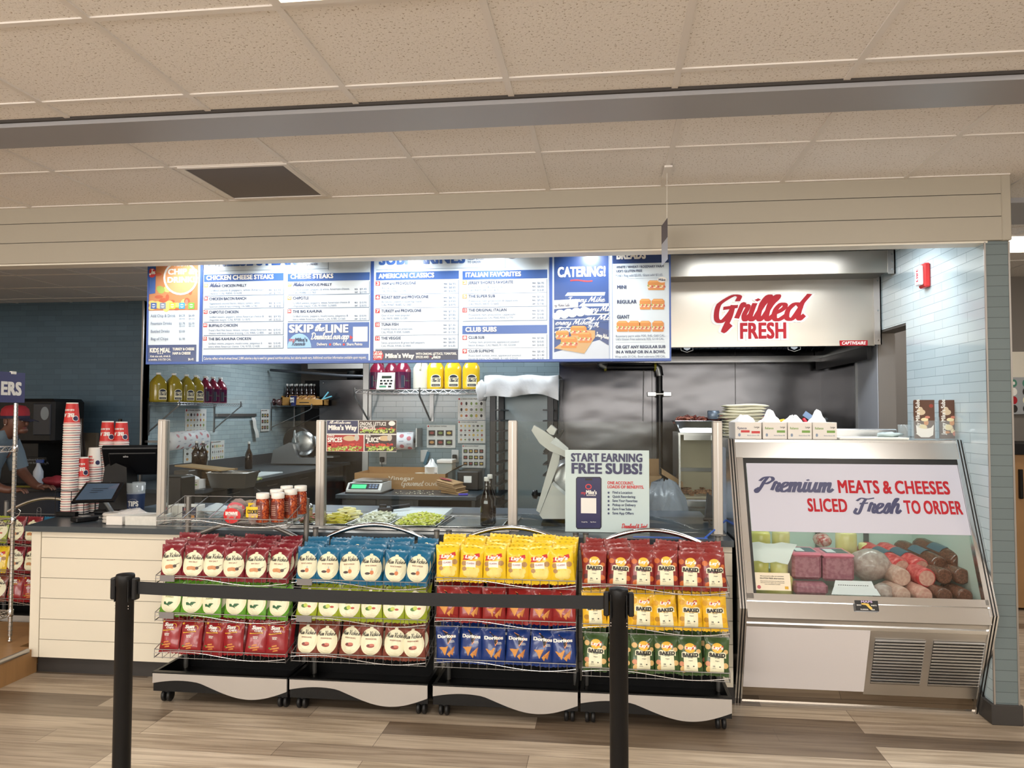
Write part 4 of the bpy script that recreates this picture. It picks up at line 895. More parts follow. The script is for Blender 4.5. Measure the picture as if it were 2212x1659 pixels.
def lime(g):
    g.e(-.16, .36, .28, .05, mat('print_herb', (78, 120, 52), .4), 1, 12, 2); g.e(.02, .385, .2, .055, mat('print_lime', (186, 200, 84), .4), 1.4, 14, 2); g.e(.38, .37, .17, .03, mat('print_chili', (176, 66, 48), .4), 1.6, 10, 2)
def bbq(g):
    g.e(-.02, .35, .36, .05, mat('print_bbq', (150, 66, 52), .4), 1, 14, 2); g.e(.1, .375, .24, .035, mat('print_bbq_light', (196, 112, 92), .4), 1.4, 12, 2); g.e(-.2, .365, .12, .03, mat('print_bbq_dark', (104, 44, 38), .4), 1.8, 10, 2)
def lays(w, h, t, seed):
    g = Bag(pl('yellow', (238, 200, 38)), w, h, t, seed)
    for k, (x, y, r) in enumerate(((-.66, .5, .22), (-.6, .36, .2), (.62, .52, .24), (-.1, .2, .3), (.35, .22, .3), (.0, .3, .34), (-.4, .24, .26), (.5, .33, .26))):
        g.e(x, y, r, r*.30, mat('print_spud' if k < 3 else 'print_crisp', (176, 136, 88) if k < 3 else (240, 216, 120), .45), .1*k, 12, 2)
    g.e(-.06, .665, .42, .115, mat('print_sun_yellow', (248, 214, 72), .4), 1.2, 22, 3); g.e(-.06, .665, .37, .10, mat('print_sun_orange', (238, 178, 48), .4), 1.5, 22, 3)
    g.q([(-.82, .585), (-.70, .65), (-.76, .71), (-.2, .735), (.66, .785), (.72, .69), (.2, .625), (-.3, .595)], mat('print_red_ribbon', (200, 44, 42), .4), 2)
    g.t("Lay's", -.04, .632, .095, PW, 1.12, .09, .2, 3.4); g.r(-.48, .40, .395, .57, PW, 1.9, 6, 6); g.t('CLASSIC', -.05, .485, .04, mat('print_red_ink', (150, 50, 60), .4), .72, .03); g.r(-.44, .34, .385, .405, mat('print_lemon', (236, 226, 60), .4), 2.3, 6, 1)
    for x in (-.5, 0, .5): g.e(x, .93, .12, .008, mat('print_seal_ink', (150, 118, 20), .4), 0, 8, 1)
    return g.b
def baked(body, chip, dk):
    def f(w, h, t, seed):
        g = Bag(body, w, h, t, seed)
        for k, (x, y, r) in enumerate(((-.72, .72, .24), (.74, .62, .2), (-.7, .3, .22), (.72, .28, .24), (-.55, .16, .3))): g.e(x, y, r, r*.3, chip if k != 2 else dk, .1*k, 9, 2)
        g.e(.05, .705, .46, .125, mat('print_disc_yellow', (236, 184, 62), .4), 1, 24, 3)
        if dk is not None and body.name == 'bag_gold': g.q([(-.42, .67), (-.34, .74), (.5, .79), (.56, .70), (.1, .665)], mat('print_red_ribbon', (200, 44, 42), .4), 1.6)
        elif body.name == 'bag_green': g.q([(-.36, .66), (-.3, .73), (.52, .775), (.56, .69), (.1, .655)], mat('print_red_ribbon', (200, 44, 42), .4), 1.6)
        g.t("Lay's", .06, .672, .085, PW, .90, .08, .2, 3)
        g.q([(-.68, .46), (-.66, .585), (-.5, .612), (.6, .612), (.76, .585), (.78, .46)], CRM, 1.6); g.r(-.52, .6, .1, .47, CRM, 1.4, 8, 8)
        g.t('BAKED', .05, .482, .095, INK, 1.32, .09); g.t('NOT FRIED', .05, .447, .022, INK, .4, .04); g.t('Original', .05, .375, .026, INK, .34, .02); g.t('50%', -.2, .23, .036, INK, .2, .04); g.e(.28, .245, .07, .016, INK, 2.2, 8, 1); g.t('LESS FAT', -.18, .19, .018, INK, .3, .02)
        return g.b
    return f
def dorit(body, sub):
    def f(w, h, t, seed):
        g = Bag(body, w, h, t, seed)
        g.q([(-.36, .89), (.62, .745), (.16, .50)], mat('print_tri_orange', (236, 150, 90), .4), .6); g.q([(-.30, .868), (.54, .742), (.15, .535)], INK, 1.4)
        g.t('Doritos', .0, .68, .095, PW, 1.66, .08, 0, 3.2); g.t(sub[0], .5, .585, .026, PW, .4, .03); g.t(sub[1], .5, .55, .026, PW, .4, .03)
        ch = mat('print_tortilla', (206, 142, 66), .45)
        g.q([(-.7, .43), (.16, .46), (-.16, .2)], ch, .8); g.q([(.16, .30), (.7, .45), (.52, .2)], mat('print_tortilla_dark', (186, 116, 50), .45), 1.3); g.q([(.02, .24), (.6, .43), (.26, .15)], ch, 1.8)
        return g.b
    return f
def sunc(w, h, t, seed):
    g = Bag(pl('sun_red', (144, 26, 34)), w, h, t, seed); yl = mat('print_gold', (226, 170, 52), .4)
    for k in range(6):
        a = 1.9-k*.38; g.q([(.42+.42*math.cos(a), .76+.13*math.sin(a)), (.46+.42*math.cos(a), .765+.13*math.sin(a)), (.46+.6*math.cos(a), .765+.17*math.sin(a)), (.43+.6*math.cos(a), .76+.17*math.sin(a))], yl, .6)
    pts = [(.36+.3*math.cos(a), .76+.085*math.sin(a)) for a in [2.4-k*.35 for k in range(9)]]; pt2 = [(.36+.25*math.cos(a), .76+.07*math.sin(a)) for a in [2.4-k*.35 for k in range(9)]]
    mp = g.mp(.7); g.b.add([mp(x*w/2, y*h) for x, y in pts+pt2], [(i, i+1, i+10, i+9) for i in range(8)], yl)
    g.t('Sun', -.12, .755, .1, PW, .86, .09, .12); g.t('CHIPS', .08, .69, .05, PW, .72, .06); g.r(-.72, .5, .635, .665, yl, 1, 8, 1, .1); g.t('100% WHOLE GRAIN', -.1, .64, .018, INK, 1.0, .03)
    g.t('GARDEN', -.12, .53, .032, PW, .5, .05); g.t('SALSA', -.12, .49, .032, PW, .42, .05)
    g.e(-.8, .89, .13, .03, yl, .5, 10, 1)
    for x, y in ((-.1, .3), (.12, .24), (-.28, .22), (.0, .17)): g.q([(x-.26, y-.02), (x-.22, y+.02), (x+.2, y+.05), (x+.24, y+.01)], mat('print_wave_chip', (204, 132, 66), .45), 1+x)
    g.e(-.55, .25, .14, .025, mat('print_herb', (78, 120, 52), .4), .8, 8, 1)
    return g.b
MAROON = pl('maroon', (124, 28, 40))
FL = {
 'salt': (vick(MAROON, 'SEA SALT', mat('print_brown_ink', (150, 78, 60), .4), pot), 'maroon and cream sea salt'),
 'vinegar': (vick(pl('teal', (18, 100, 138)), 'SEA SALT & VINEGAR', mat('print_brown_ink', (150, 78, 60), .4), vin), 'teal and cream salt and vinegar'),
 'jalapeno': (vick(pl('leaf_green', (92, 152, 40)), 'JALAPENO', mat('print_olive_ink', (132, 146, 70), .4), jal), 'bright green and cream jalapeno'),
 'lime': (vick(pl('lime', (150, 164, 40)), 'LIME & CRACKED', mat('print_olive_ink', (132, 146, 70), .4), lime, 'PEPPER'), 'lime green and cream citrus'),
 'smoke': (vick(pl('brown', (122, 60, 46)), 'SMOKEHOUSE BBQ', mat('print_brown_ink', (150, 78, 60), .4), bbq), 'brown and cream smokehouse barbecue'),
 'sun': (sunc, 'red whole grain salsa'), 'classic': (lays, 'yellow classic potato'),
 'bbq': (baked(pl('brick', (134, 40, 38)), mat('print_chip_rust', (196, 104, 50), .4), mat('print_smoke', (90, 40, 40), .4)), 'brick red baked'),
 'gold': (baked(pl('gold', (232, 184, 40)), mat('print_chip_gold', (214, 160, 44), .4), mat('print_chip_dark', (176, 128, 30), .4)), 'yellow baked original'),
 'green': (baked(pl('green', (58, 84, 44)), mat('print_chip_tan', (216, 178, 118), .4), mat('print_onion', (206, 140, 104), .4)), 'dark green baked'),
 'nacho': (dorit(pl('nacho', (140, 32, 32)), ('NACHO', 'CHEESE')), 'red tortilla'), 'ranch': (dorit(pl('royal', (20, 50, 116)), ('COOL', 'RANCH')), 'royal blue tortilla'),
}
PLACE = [['salt', 'jalapeno', 'sun'], ['vinegar', 'lime', 'smoke'], ['classic', 'nacho', 'ranch'], ['bbq', 'gold', 'green']]
BW_, BH_, BT_ = .125, .192, .046
TIER = ['top', 'middle', 'bottom']
ROWN = ['front', 'second', 'third', 'rearmost']
PROTO = {}
for ri in range(4):
    for ti in range(3):
        key = PLACE[ri][ti]; fn, look = FL[key]
        vs_ = []
        for k in range(3):
            o = fn(BW_, BH_-(.006 if key in ('ranch', 'nacho', 'sun') else 0), BT_, 10*ri+3*ti+k+1).build('chip_bag', origin=(0, 0, 0)); vs_.append(o)
        PROTO[key] = [o.data for o in vs_]; used = [False]*3
        x0, x1 = RX[ri]; zb = RIMS[ri][ti]-.042
        rows = 4 if ti == 0 else 2
        for rw in range(rows):
            for k in range(6):
                v = random.randrange(3)
                if rw == 0: v = k % 3
                if not used[v]: o = vs_[v]; used[v] = True
                else: o = vs_[v].copy(); COL.objects.link(o)
                y = YF+.034+rw*.057
                x = x0+.075+(x1-x0-.15)*k/5+random.uniform(-.004, .004)
                if rw == 0 and key in ('salt', 'smoke', 'vinegar'): x += random.uniform(-.006, .006)
                sc_ = 1+random.uniform(-.03, .03)+.01*rw
                o.location = (x, y, zb+.006+(y-YF)*.15+random.uniform(0, .006))
                o.rotation_euler = (-R(12+random.uniform(-3, 3)), R(random.uniform(-5, 5)), R(random.uniform(-11, 11)))
                o.scale = (1, 1, sc_)
                tag(o, '%s chip bag, %s row, %s from the left, %s basket' % (look, ROWN[rw], ORD[k], TIER[ti]), 'chip bag', '%s chip bags' % look)
# ---------------- queue barrier ---------------------------------------------------------------------------
t = thing('queue_barrier', (-.87, 2.7, 0), 'black retractable belt barrier with two posts in front of the chip racks', 'queue barrier')
for x, sgn in ((-1.786, 1), (.040, -1)):
    q = B(); q.lathe([(.0318, .02), (.0318, .955), (.0335, .957), (.0335, .992), (.031, .998), (.0, .999)], (x, 2.7, 0), BLACKM, 28)
    p_ = q.build('post', t)
    q = B(); q.lathe([(.17, 0), (.175, .004), (.17, .012), (.08, .026), (.036, .04), (.032, .06)], (x, 2.7, 0), BLACKM, 36); q.build('foot', p_)
    for s_ in (1, -1):
        q = B(); q.box(x+s_*.032, x+s_*.052, 2.685, 2.715, .905, .985, BLACK, .004); q.build('belt_clip', p_)
    q = B()
    for s_ in (-1, 1):
        for z in (.875, .885): q.lathe([(.002, -.0015), (.0015, 0)], (x+s_*.027, 2.6815, z), CHROME, 6, axis=1)
        q.box(x+s_*.0255, x+s_*.0285, 2.676, 2.682, .90, .98, BLACK)
    q.build('screw_rail', p_)
q = B(); n = 24
for k in range(n):
    xa, xb = -1.736+1.73*k/n, -1.736+1.73*(k+1)/n; sg = lambda x: .010*(1-((x+.871)/.865)**2)
    q.add([(xa, 2.699, .972-sg(xa)), (xb, 2.699, .972-sg(xb)), (xb, 2.699, .926-sg(xb)), (xa, 2.699, .926-sg(xa)), (xa, 2.701, .972-sg(xa)), (xb, 2.701, .972-sg(xb)), (xb, 2.701, .926-sg(xb)), (xa, 2.701, .926-sg(xa))], [(0, 3, 2, 1), (4, 5, 6, 7), (0, 1, 5, 4), (3, 7, 6, 2)], mat('belt_webbing', (15, 16, 19), .7))
q.build('belt', t)
# ======================= refrigerated deli case ============================================================
U0, UV, UN = Vector((0, 4.24, .57)), Vector((0, .3786, .9256)), Vector((0, -.9256, .3786))
L0, LV, LN = Vector((0, 4.44, 0)), Vector((0, -.3311, .9436)), Vector((0, -.9436, -.3311))
def up(x, t, o=0): return U0+UV*t+UN*o+Vector((x, 0, 0))
def lo(x, t, o=0): return L0+LV*t+LN*o+Vector((x, 0, 0))
def slab(q, f, x0, x1, t0, t1, o0, o1, m, sk=0):
    v = [f(x, t, o) for o in (o0, o1) for t in (t0, t1) for x in (x0, x1)]
    q.add(v, [(0, 2, 3, 1), (4, 5, 7, 6), (0, 1, 5, 4), (2, 6, 7, 3), (0, 4, 6, 2), (1, 3, 7, 5)], m)
STM = mat('mirror_steel', (226, 228, 230), .16, 1)
STB = mat('satin_case_steel', (206, 205, 203), .3, 1, bump=.015, bscale=4, stretch=(1, 1, 40))
CASEW = mat('case_white_panel', (212, 207, 207), .4)
CIN = mat('case_inside_white', (214, 226, 216), .35)
GASK = mat('black_gasket', (18, 18, 18), .4)
cx0, cx1 = .739, 1.946
t = thing('deli_case', (1.34, 4.8, 0), 'slant-front refrigerated deli case with a white lettered sign and meats behind glass', 'deli case')
prof = [(4.44, 0), (4.236, .57), (4.272, .66), (4.598, 1.452), (5.32, 1.452), (5.32, 0)]
def side(x0, sgn):
    q = B()
    for k, m in enumerate((STM, GASK, STM, GASK, STM)):
        a = x0+sgn*k*.0076
        grow = .004 if m is STM else -.002
        pr = [(p[0]-(grow if p[0] < 4.7 else 0), p[1]+(grow if p[1] > 1 else 0)) for p in prof]
        q.prism([(y, z) for y, z in pr], (a, 0, 0), (0, 1, 0), (0, 0, 1), (sgn*.0076, 0, 0), m)
    return q
side(.70, 1).build('end_panel', t); side(1.984, -1).build('end_panel', t)
B().prism([(4.68, .60), (4.68, 1.40), (5.28, 1.40), (5.28, .60)], (.6985, 0, 0), (0, 1, 0), (0, 0, 1), (.0012, 0, 0), mat('case_side_white', (196, 206, 220), .3)).build('outer_side_panel', t)
q = B(); slab(q, up, cx0, cx1, .84, .95, -.06, .004, STB); q.box(cx0, cx1, 4.59, 5.32, 1.425, 1.452, STEEL); q.build('top_header', t)
q = B(); slab(q, up, cx0, cx0+.036, .05, .84, -.03, .012, STM); slab(q, up, cx1-.016, cx1, .05, .84, -.03, .012, STM); slab(q, up, cx0+.036, cx1-.016, .81, .84, -.03, .002, GASK); slab(q, up, cx0+.036, cx0+.052, .08, .81, -.02, .004, GASK)
slab(q, up, cx0, cx1, .040, .078, -.03, .012, STM); q.build('window_frame', t)
q = B(); slab(q, up, cx0+.052, cx1-.016, .078, .812, -.012, -.006, GLASS); q.build('window_glass', t)
q = B(); slab(q, up, cx0, cx1, -.045, .040, -.06, -.002, STM); q.build('lower_sill', t)
q = B(); slab(q, lo, cx0, cx1, .515, .60, -.05, -.004, STB); slab(q, lo, cx0, cx1, .495, .515, -.05, .004, STM); q.build('steel_band', t)
q = B(); slab(q, lo, cx0, 1.37, .115, .495, -.02, .006, CASEW); q.build('white_panel', t)
q = B(); slab(q, lo, 1.37, cx1, .095, .495, -.03, 0, STB)
q.build('louver_panel', t)
for lx in (1.40, 1.69):
    q = B()
    slab(q, lo, lx, lx+.25, .165, .445, .0, .0006, mat('louver_dark', (24, 22, 20), .5))
    for k in range(15):
        a = .168+k*.0186; v = [lo(lx, a+.013, .012), lo(lx+.25, a+.013, .012), lo(lx+.25, a, .002), lo(lx, a, .002), lo(lx, a+.015, .002), lo(lx+.25, a+.015, .002)]
        q.add(v, [(0, 1, 2, 3), (0, 4, 5, 1), (0, 3, 4), (1, 5, 2)], STM)
    q.build('louver', t)
q = B(); slab(q, lo, cx0, cx1, 0.0, .105, -.03, -.012, mat('kick_mirror_steel', (150, 140, 128), .08, 1)); slab(q, lo, cx0, cx1, 0.0, .012, -.03, -.004, STM); q.build('kick_plate', t)
q = B(); q.box(cx0, cx1, 4.33, 5.25, .49, .51, CIN).box(cx0, cx1, 5.24, 5.25, .51, 1.425, CIN).box(cx0, cx1, 4.64, 5.24, 1.395, 1.4, CIN)
for xs_ in (cx0, cx1-.004): q.prism([(4.30, .58), (4.60, 1.38), (5.24, 1.395), (5.24, .58)], (xs_, 0, 0), (0, 1, 0), (0, 0, 1), (.004, 0, 0), CIN)
for x in (1.02, 1.36, 1.66): q.box(x-.015, x+.015, 5.225, 5.24, .58, 1.4, STEELD)
q.build('cabinet_lining', t)
B().box(cx0, cx1, 5.05, 5.055, .60, 1.1, mat('rear_door_dark', (70, 68, 62), .15)).build('rear_door', t) if 0 else None
q = B(); q.box(cx0+.006, cx1-.006, 4.46, 4.72, .51, .60, CIN).box(cx0+.006, cx1-.006, 4.72, 5.2, .51, .69, CIN); q.build('stepped_deck', t)
B().tube([(cx0+.05, 4.72, 1.385), (cx1-.05, 4.72, 1.385)], .012, mat('case_tube_lamp', (235, 255, 245), .3, emit=4), 10).build('tube_lamp', t)
area('case_lamp', (1.34, 4.72, 1.37), 1.1, .03, 3.2, (.92, 1, .95))
# sign on the glass
t = thing('glass_sign', up(1.36, .62), 'white lettered sign on the sloping deli case glass, Premium Meats & Cheeses', 'sign')
q = B(); slab(q, up, cx0+.054, cx1-.017, .415, .808, .0, .003, mat('pale_lilac_sign', (190, 189, 202), .4)); q.build('panel', t)
q = B(); mpu = lambda u, v, d=0: up(u, v, .0045+d)
def pu(x, y):
    d = ray(x, y); k = ((U0-Vector((0, 0, CAM_H))).dot(UN))/d.dot(UN); P_ = Vector((0, 0, CAM_H))+d*k
    return P_.x, (P_-U0).dot(UV)
def shrink(f, base, xh, k=.55): return lambda u, v, d=0: f(u, v if v < base+xh else base+xh+(v-base-xh)*k, d)
def line(txt, x1, x2, y, h, m, scr=False):
    a, c = pu(x1, y), pu(x2, y)
    if scr: script(q, txt, shrink(mpu, (a[1]+c[1])/2, h*.62), m, h*.62, a[0], (a[1]+c[1])/2, .19, c[0]-a[0], k=6, shear=.28)
    else: text(q, txt, mpu, m, h, a[0], (a[1]+c[1])/2, .05, c[0]-a[0])
line('Premium', 1634, 1795, 1062, .085, NAVY, True); line('MEATS & CHEESES', 1810, 2053, 1067, .074, RED)
line('SLICED', 1745, 1832, 1106, .074, RED); line('Fresh', 1846, 1942, 1108, .085, NAVY, True); line('TO ORDER', 1955, 2080, 1111, .074, RED)
q.build('lettering', t)
t = thing('notice_card', up(.84, .16), 'small cream gluten free notice inside the lower left of the deli case window', 'notice')
x0_, t0_ = pu(1631, 1274); x1_, t1_ = pu(1706, 1238)
q = B(); slab(q, up, x0_, x1_, t0_, t1_, -.0045, -.003, mat('notice_cream', (226, 214, 190), .5)); q.build('card', t)
q = B(); mpn = lambda u, v, d=0: up(u, v, -.0022+d*.3); hh = t1_-t0_; ww = x1_-x0_
for s_, f, h_, w_ in (('We are proud to offer our customers', .78, .05, .66), ('GLUTEN FREE alternatives.', .64, .075, .68), ('Please be aware that these are prepared in the', .5, .04, .66), ('same space as our regular subs, so unintended', .41, .04, .66), ('cross-contamination is possible.', .32, .04, .44)):
    text(q, s_, mpn, INK, hh*h_, x0_+ww*.5, t0_+hh*f, .05, ww*w_, 'c')
disc(q, mpn, x0_+ww*.12, t0_+hh*.17, .010, .010, mat('notice_seal', (176, 84, 92), .5), 14); patch(q, mpn, x0_+ww*.83, x0_+ww*.93, t0_+hh*.08, t0_+hh*.24, mat('notice_gold', (206, 160, 44), .5)); q.build('lettering', t)
t = thing('case_plate', up(1.34, .03), 'small black maker plate with a yellow emblem on the deli case sill', 'sign')
x0_, t0_ = pu(1847, 1320); x1_, t1_ = pu(1894, 1299)
q = B(); slab(q, up, x0_, x1_, t0_, t1_, .0, .016, GASK); q.build('plate', t)
q = B(); mpl = lambda u, v, d=0: up(u, v, .0168+d*.3); ww, hh = x1_-x0_, t1_-t0_; YEL = mat('plate_yellow', (222, 186, 84), .4)
vs = [(.26, .72), (.4, .74), (.58, .7), (.62, .5), (.72, .3), (.70, .14), (.63, .14), (.54, .36), (.46, .56), (.28, .6)]
q.add([mpl(x0_+ww*a, t0_+hh*c) for a, c in vs], [tuple(range(len(vs)))], YEL)
text(q, 'MAPS', mpl, mat('plate_lilac', (196, 176, 214), .4), hh*.2, x0_+ww*.26, t0_+hh*.78, .05, ww*.5)
for a, c, s_, w_ in ((.06, .48, 'SERVICE', .2), (.68, .48, 'PARTS', .24), (.2, .08, 'FLORIDA', .34), (.66, .08, 'USA', .16)): text(q, s_, mpl, PW, hh*.12, x0_+ww*a, t0_+hh*c, .03, ww*w_)
q.build('lettering', t)
# ---------------- food in the case ------------------------------------------------------------------------
def meat(name, c, c2, sc_=40, rough=.35):
    m = mat(name, c, rough, coat=.3); nt, N, L = nodes(m); tc = N.new('ShaderNodeTexCoord'); n = N.new('ShaderNodeTexNoise'); n.inputs['Scale'].default_value = sc_; n.inputs['Detail'].default_value = 3
    r = N.new('ShaderNodeValToRGB'); r.color_ramp.elements[0].position = .42; r.color_ramp.elements[0].color = S(*c); r.color_ramp.elements[1].position = .6; r.color_ramp.elements[1].color = S(*c2)
    L.new(tc.outputs['Object'], n.inputs['Vector']); L.new(n.outputs['Fac'], r.inputs[0]); L.new(r.outputs[0], N['Principled BSDF'].inputs['Base Color']); return m
CHZM = meat('pale_cheese', (232, 222, 150), (238, 230, 172), 12); CHZR = meat('cheese_rind_wax', (226, 214, 120), (234, 224, 150), 10)
HAM = meat('ham_side', (160, 96, 112), (182, 124, 134), 60); HAMT = meat('ham_wrap_pink', (228, 128, 150), (236, 156, 170), 8)
TUR = meat('turkey_breast', (166, 146, 138), (188, 170, 162), 45); FACE = meat('salami_face', (196, 156, 140), (210, 176, 160), 60); FACE2 = meat('salami_face_rosy', (204, 146, 132), (216, 170, 152), 60)
WRAPR = meat('red_netting_wrap', (196, 52, 56), (222, 108, 104), 45); BRN = meat('dark_salami_skin', (92, 56, 42), (122, 78, 60), 110, .22); GRL = mat('wrap_label_grey', (84, 104, 116), .35); TAG = mat('price_card_white', (236, 238, 240), .3)
def log(name, c0, c1, r, m, mf, label, cat, lab=None, squash=1, grp=None, taper=.9):
    c0, c1 = Vector(c0), Vector(c1); t = thing(name, (c0+c1)/2-Vector((0, 0, r)), label, cat, grp)
    a = (c1-c0).normalized(); u = a.cross(Vector((0, 0, 1))).normalized(); w = u.cross(a); Ln = (c1-c0).length; q = B(); rings = []
    for f, k in ((0, .82), (.015, .95), (.06, 1), (.3, 1.02), (.6, 1.02), (.9, 1), (.97, taper), (1, taper*.6)):
        rings.append([c0+a*Ln*f+(u*math.cos(2*math.pi*j/20)+w*math.sin(2*math.pi*j/20)*squash)*r*k*(1+.02*math.sin(j*3+f*9)) for j in range(20)])
    q.loft(rings, m); q.build('body', t)
    q = B(); q.add([c0-a*.002]+[c0-a*.001+(u*math.cos(2*math.pi*j/20)+w*math.sin(2*math.pi*j/20)*squash)*r*.8 for j in range(20)], [(0, 1+j, 1+(j+1) % 20) for j in range(20)], mf); q.build('cut_face', t)
    if lab:
        q = B(); rr = [[c0+a*Ln*f+(u*math.cos(math.pi*(.18+.64*j/8))+w*math.sin(math.pi*(.18+.64*j/8))*squash)*(r*1.03+.002) for j in range(9)] for f in (.32, .62)]
        q.loft(rr, lab, False, True, False); q.build('label_band', t)
    return t
def ip(x, y, Y): return py(x, y, Y)
# salami and dried ham logs: rows stepping down toward the glass
rows = [(4.60, [(1948, 1228, .058, WRAPR, FACE, 'red wrapped salami log, left one of the top pair'), (1990, 1228, .055, WRAPR, FACE2, 'red wrapped salami log, right one of the top pair'), (2032, 1222, .050, BRN, BRN, 'brown dried ham log, third in the top row'), (2076, 1218, .054, BRN, BRN, 'brown dried ham log, far right of the top row')]),
        (4.47, [(1949, 1248, .050, FACE, FACE, 'cut pale salami log, leftmost in the middle row'), (2002, 1249, .052, WRAPR, FACE2, 'cut rosy salami log, second in the middle row'), (2042, 1246, .042, BRN, BRN, 'brown dried ham log, third in the middle row'), (2080, 1246, .044, BRN, BRN, 'brown dried ham log, far right of the middle row')]),
        (4.365, [(1951, 1287, .044, FACE, FACE, 'cut pale salami log, leftmost in the bottom row'), (1998, 1288, .044, FACE2, FACE2, 'cut rosy salami log, second in the bottom row'), (2042, 1289, .042, BRN, BRN, 'dark dried ham log, third in the bottom row'), (2086, 1290, .042, BRN, BRN, 'dark dried ham log, far right of the bottom row')])]
for Y_, L_ in rows:
    for x, y, r, m, mf, lb in L_:
        c = ip(x, y, Y_); ln = (.34 if Y_ > 4.5 else .26 if Y_ > 4.4 else .2)
        log('salami_log' if 'salami' in lb else 'dried_ham_log', c, c+Vector((-.10*ln/.34 if Y_ > 4.5 else -.02, ln, .045 if Y_ > 4.5 else 0)), r, m, mf, lb+' of the deli case', 'salami' if 'salami' in lb else 'dried ham', GRL if Y_ > 4.5 else None)
def rbox(name, x1, y1, x2, y2, Y_, dep, label, top=True):
    a, c = ip(x1, y2, Y_), ip(x2, y1, Y_); t = thing(name, ((a.x+c.x)/2, Y_+dep/2, a.z), label, 'ham')
    q = B(); q.box(a.x, c.x, Y_, Y_+dep, a.z, c.z-.01, HAM, .015).build('ham_body', t)
    if top:
        q = B(); q.box(a.x-.002, c.x+.002, Y_-.003, Y_+dep, c.z-.018, c.z+.002, HAMT, .009).build('pink_wrap', t)
        q = B(); q.box(a.x+.025, c.x-.02, Y_+.04, Y_+dep*.8, c.z+.002, c.z+.0035, GRL).box(a.x+.035, a.x+(c.x-a.x)*.5, Y_+.05, Y_+dep*.7, c.z+.0035, c.z+.0045, TAG).build('label_card', t)
rbox('ham_block', 1712, 1196, 1775, 1252, 4.50, .22, 'pink wrapped ham block, left one of two behind the deli glass'); rbox('ham_block', 1779, 1199, 1846, 1256, 4.50, .22, 'pink wrapped ham block, right one of two behind the deli glass')
rbox('ham_block', 1716, 1258, 1790, 1285, 4.40, .09, 'ham block lying low in front, below the two pink wrapped hams', False)
def puck(x1, y1, x2, y2, Y_, m, label, name='cheese_log', cat='cheese', z0=None):
    a, c = ip(x1, y2, Y_), ip(x2, y1, Y_); r = (c.x-a.x)/2; h = c.z-a.z
    q = B(); q.lathe([(r*.94, 0), (r, h*.06), (r, h*.86), (r*.9, h*.96), (r*.6, h)], ((a.x+c.x)/2, Y_+r, a.z), m, 24); tag(q.build(name), label, cat)
puck(1812, 1150, 1857, 1204, 4.76, CHZM, 'upright pale cheese log in the middle of the deli case'); puck(1858, 1174, 1880, 1204, 4.86, CHZM, 'short cheese log just right of the upright one')
puck(1672, 1147, 1710, 1204, 4.78, CHZM, 'upright yellow cheese log at left of the deli case, right of the wrapped wedge'); puck(1624, 1150, 1668, 1204, 4.74, CHZR, 'wrapped yellow cheese round at the far left of the deli case')
puck(1626, 1212, 1664, 1252, 4.50, CHZR, 'pale cheese round below the white paper, left one'); puck(1668, 1215, 1706, 1252, 4.50, CHZM, 'pale cheese round below the white paper, right one')
puck(1634, 1250, 1722, 1290, 4.385, CHZR, 'pale cheese round in the bottom left corner behind the notice')
a = ip(1888, 1226, 4.54); q = B(); q.blob((a.x, a.y+.08, a.z), .118, .10, .088, TUR, 18, 9, .12, 4); tag(q.build('turkey_breast'), 'pale turkey breast between the pink hams and the salami logs', 'turkey breast')
a = ip(1912, 1284, 4.40); q = B(); q.blob((a.x, a.y+.04, a.z), .055, .07, .05, TUR, 16, 8, .12, 6); tag(q.build('turkey_breast'), 'pale turkey piece low in front, beside the white price cards', 'turkey breast')
a = ip(1782, 1170, 4.80); q = B(); q.blob((a.x, a.y+.06, a.z), .05, .09, .04, meat('netted_meat', (206, 178, 168), (178, 80, 78), 60), 16, 8, .1, 8); tag(q.build('netted_roast'), 'netted roast behind the two pink wrapped hams', 'roast')
q = B(); a, c, d, e = ip(1622, 1172, 4.52), ip(1722, 1174, 4.52), ip(1702, 1217, 4.44), ip(1626, 1212, 4.44)
vs = [a.lerp(c, i/6).lerp(e.lerp(d, i/6), j/5)+Vector((0, 0, .006*math.sin(i*1.9+j*1.3))) for j in range(6) for i in range(7)]
q.add(vs+[v+Vector((0, .003, -.002)) for v in vs], [(j*7+i, j*7+i+1, j*7+i+8, j*7+i+7) for j in range(5) for i in range(6)]+[(42+j*7+i, 42+j*7+i+7, 42+j*7+i+8, 42+j*7+i+1) for j in range(5) for i in range(6)], mat('butcher_paper', (238, 240, 236), .6), True)
tag(q.build('butcher_paper'), 'white sheet of paper over the cheeses at the left of the deli case', 'paper')
for k, (x1, y1, x2, y2, Y_) in enumerate(((1800, 1256, 1888, 1274, 4.365), (1796, 1272, 1898, 1284, 4.335))):
    q = B(); a, c = ip(x1, y2, Y_), ip(x2, y1, Y_+.03); q.add([(a.x, a.y, a.z), (c.x, a.y, a.z), (c.x-.012, c.y, c.z), (a.x+.02, c.y, c.z), (a.x, a.y+.003, a.z), (c.x, a.y+.003, a.z), (c.x-.012, c.y+.003, c.z), (a.x+.02, c.y+.003, c.z)], [(0, 1, 2, 3), (4, 7, 6, 5), (0, 4, 5, 1), (3, 2, 6, 7), (0, 3, 7, 4), (1, 5, 6, 2)], TAG)
    for j in range(14): xx = a.x+.03+j*(c.x-a.x-.06)/14; q.box(xx, xx+.006, a.y+.013, a.y+.0145, (a.z+c.z)/2, (a.z+c.z)/2+.003, INK) if k == 0 else None
    tag(q.build('price_card'), ('white price card with small writing leaning low in the middle of the deli case', 'blank white price card in front of the written one in the deli case')[k], 'price card')
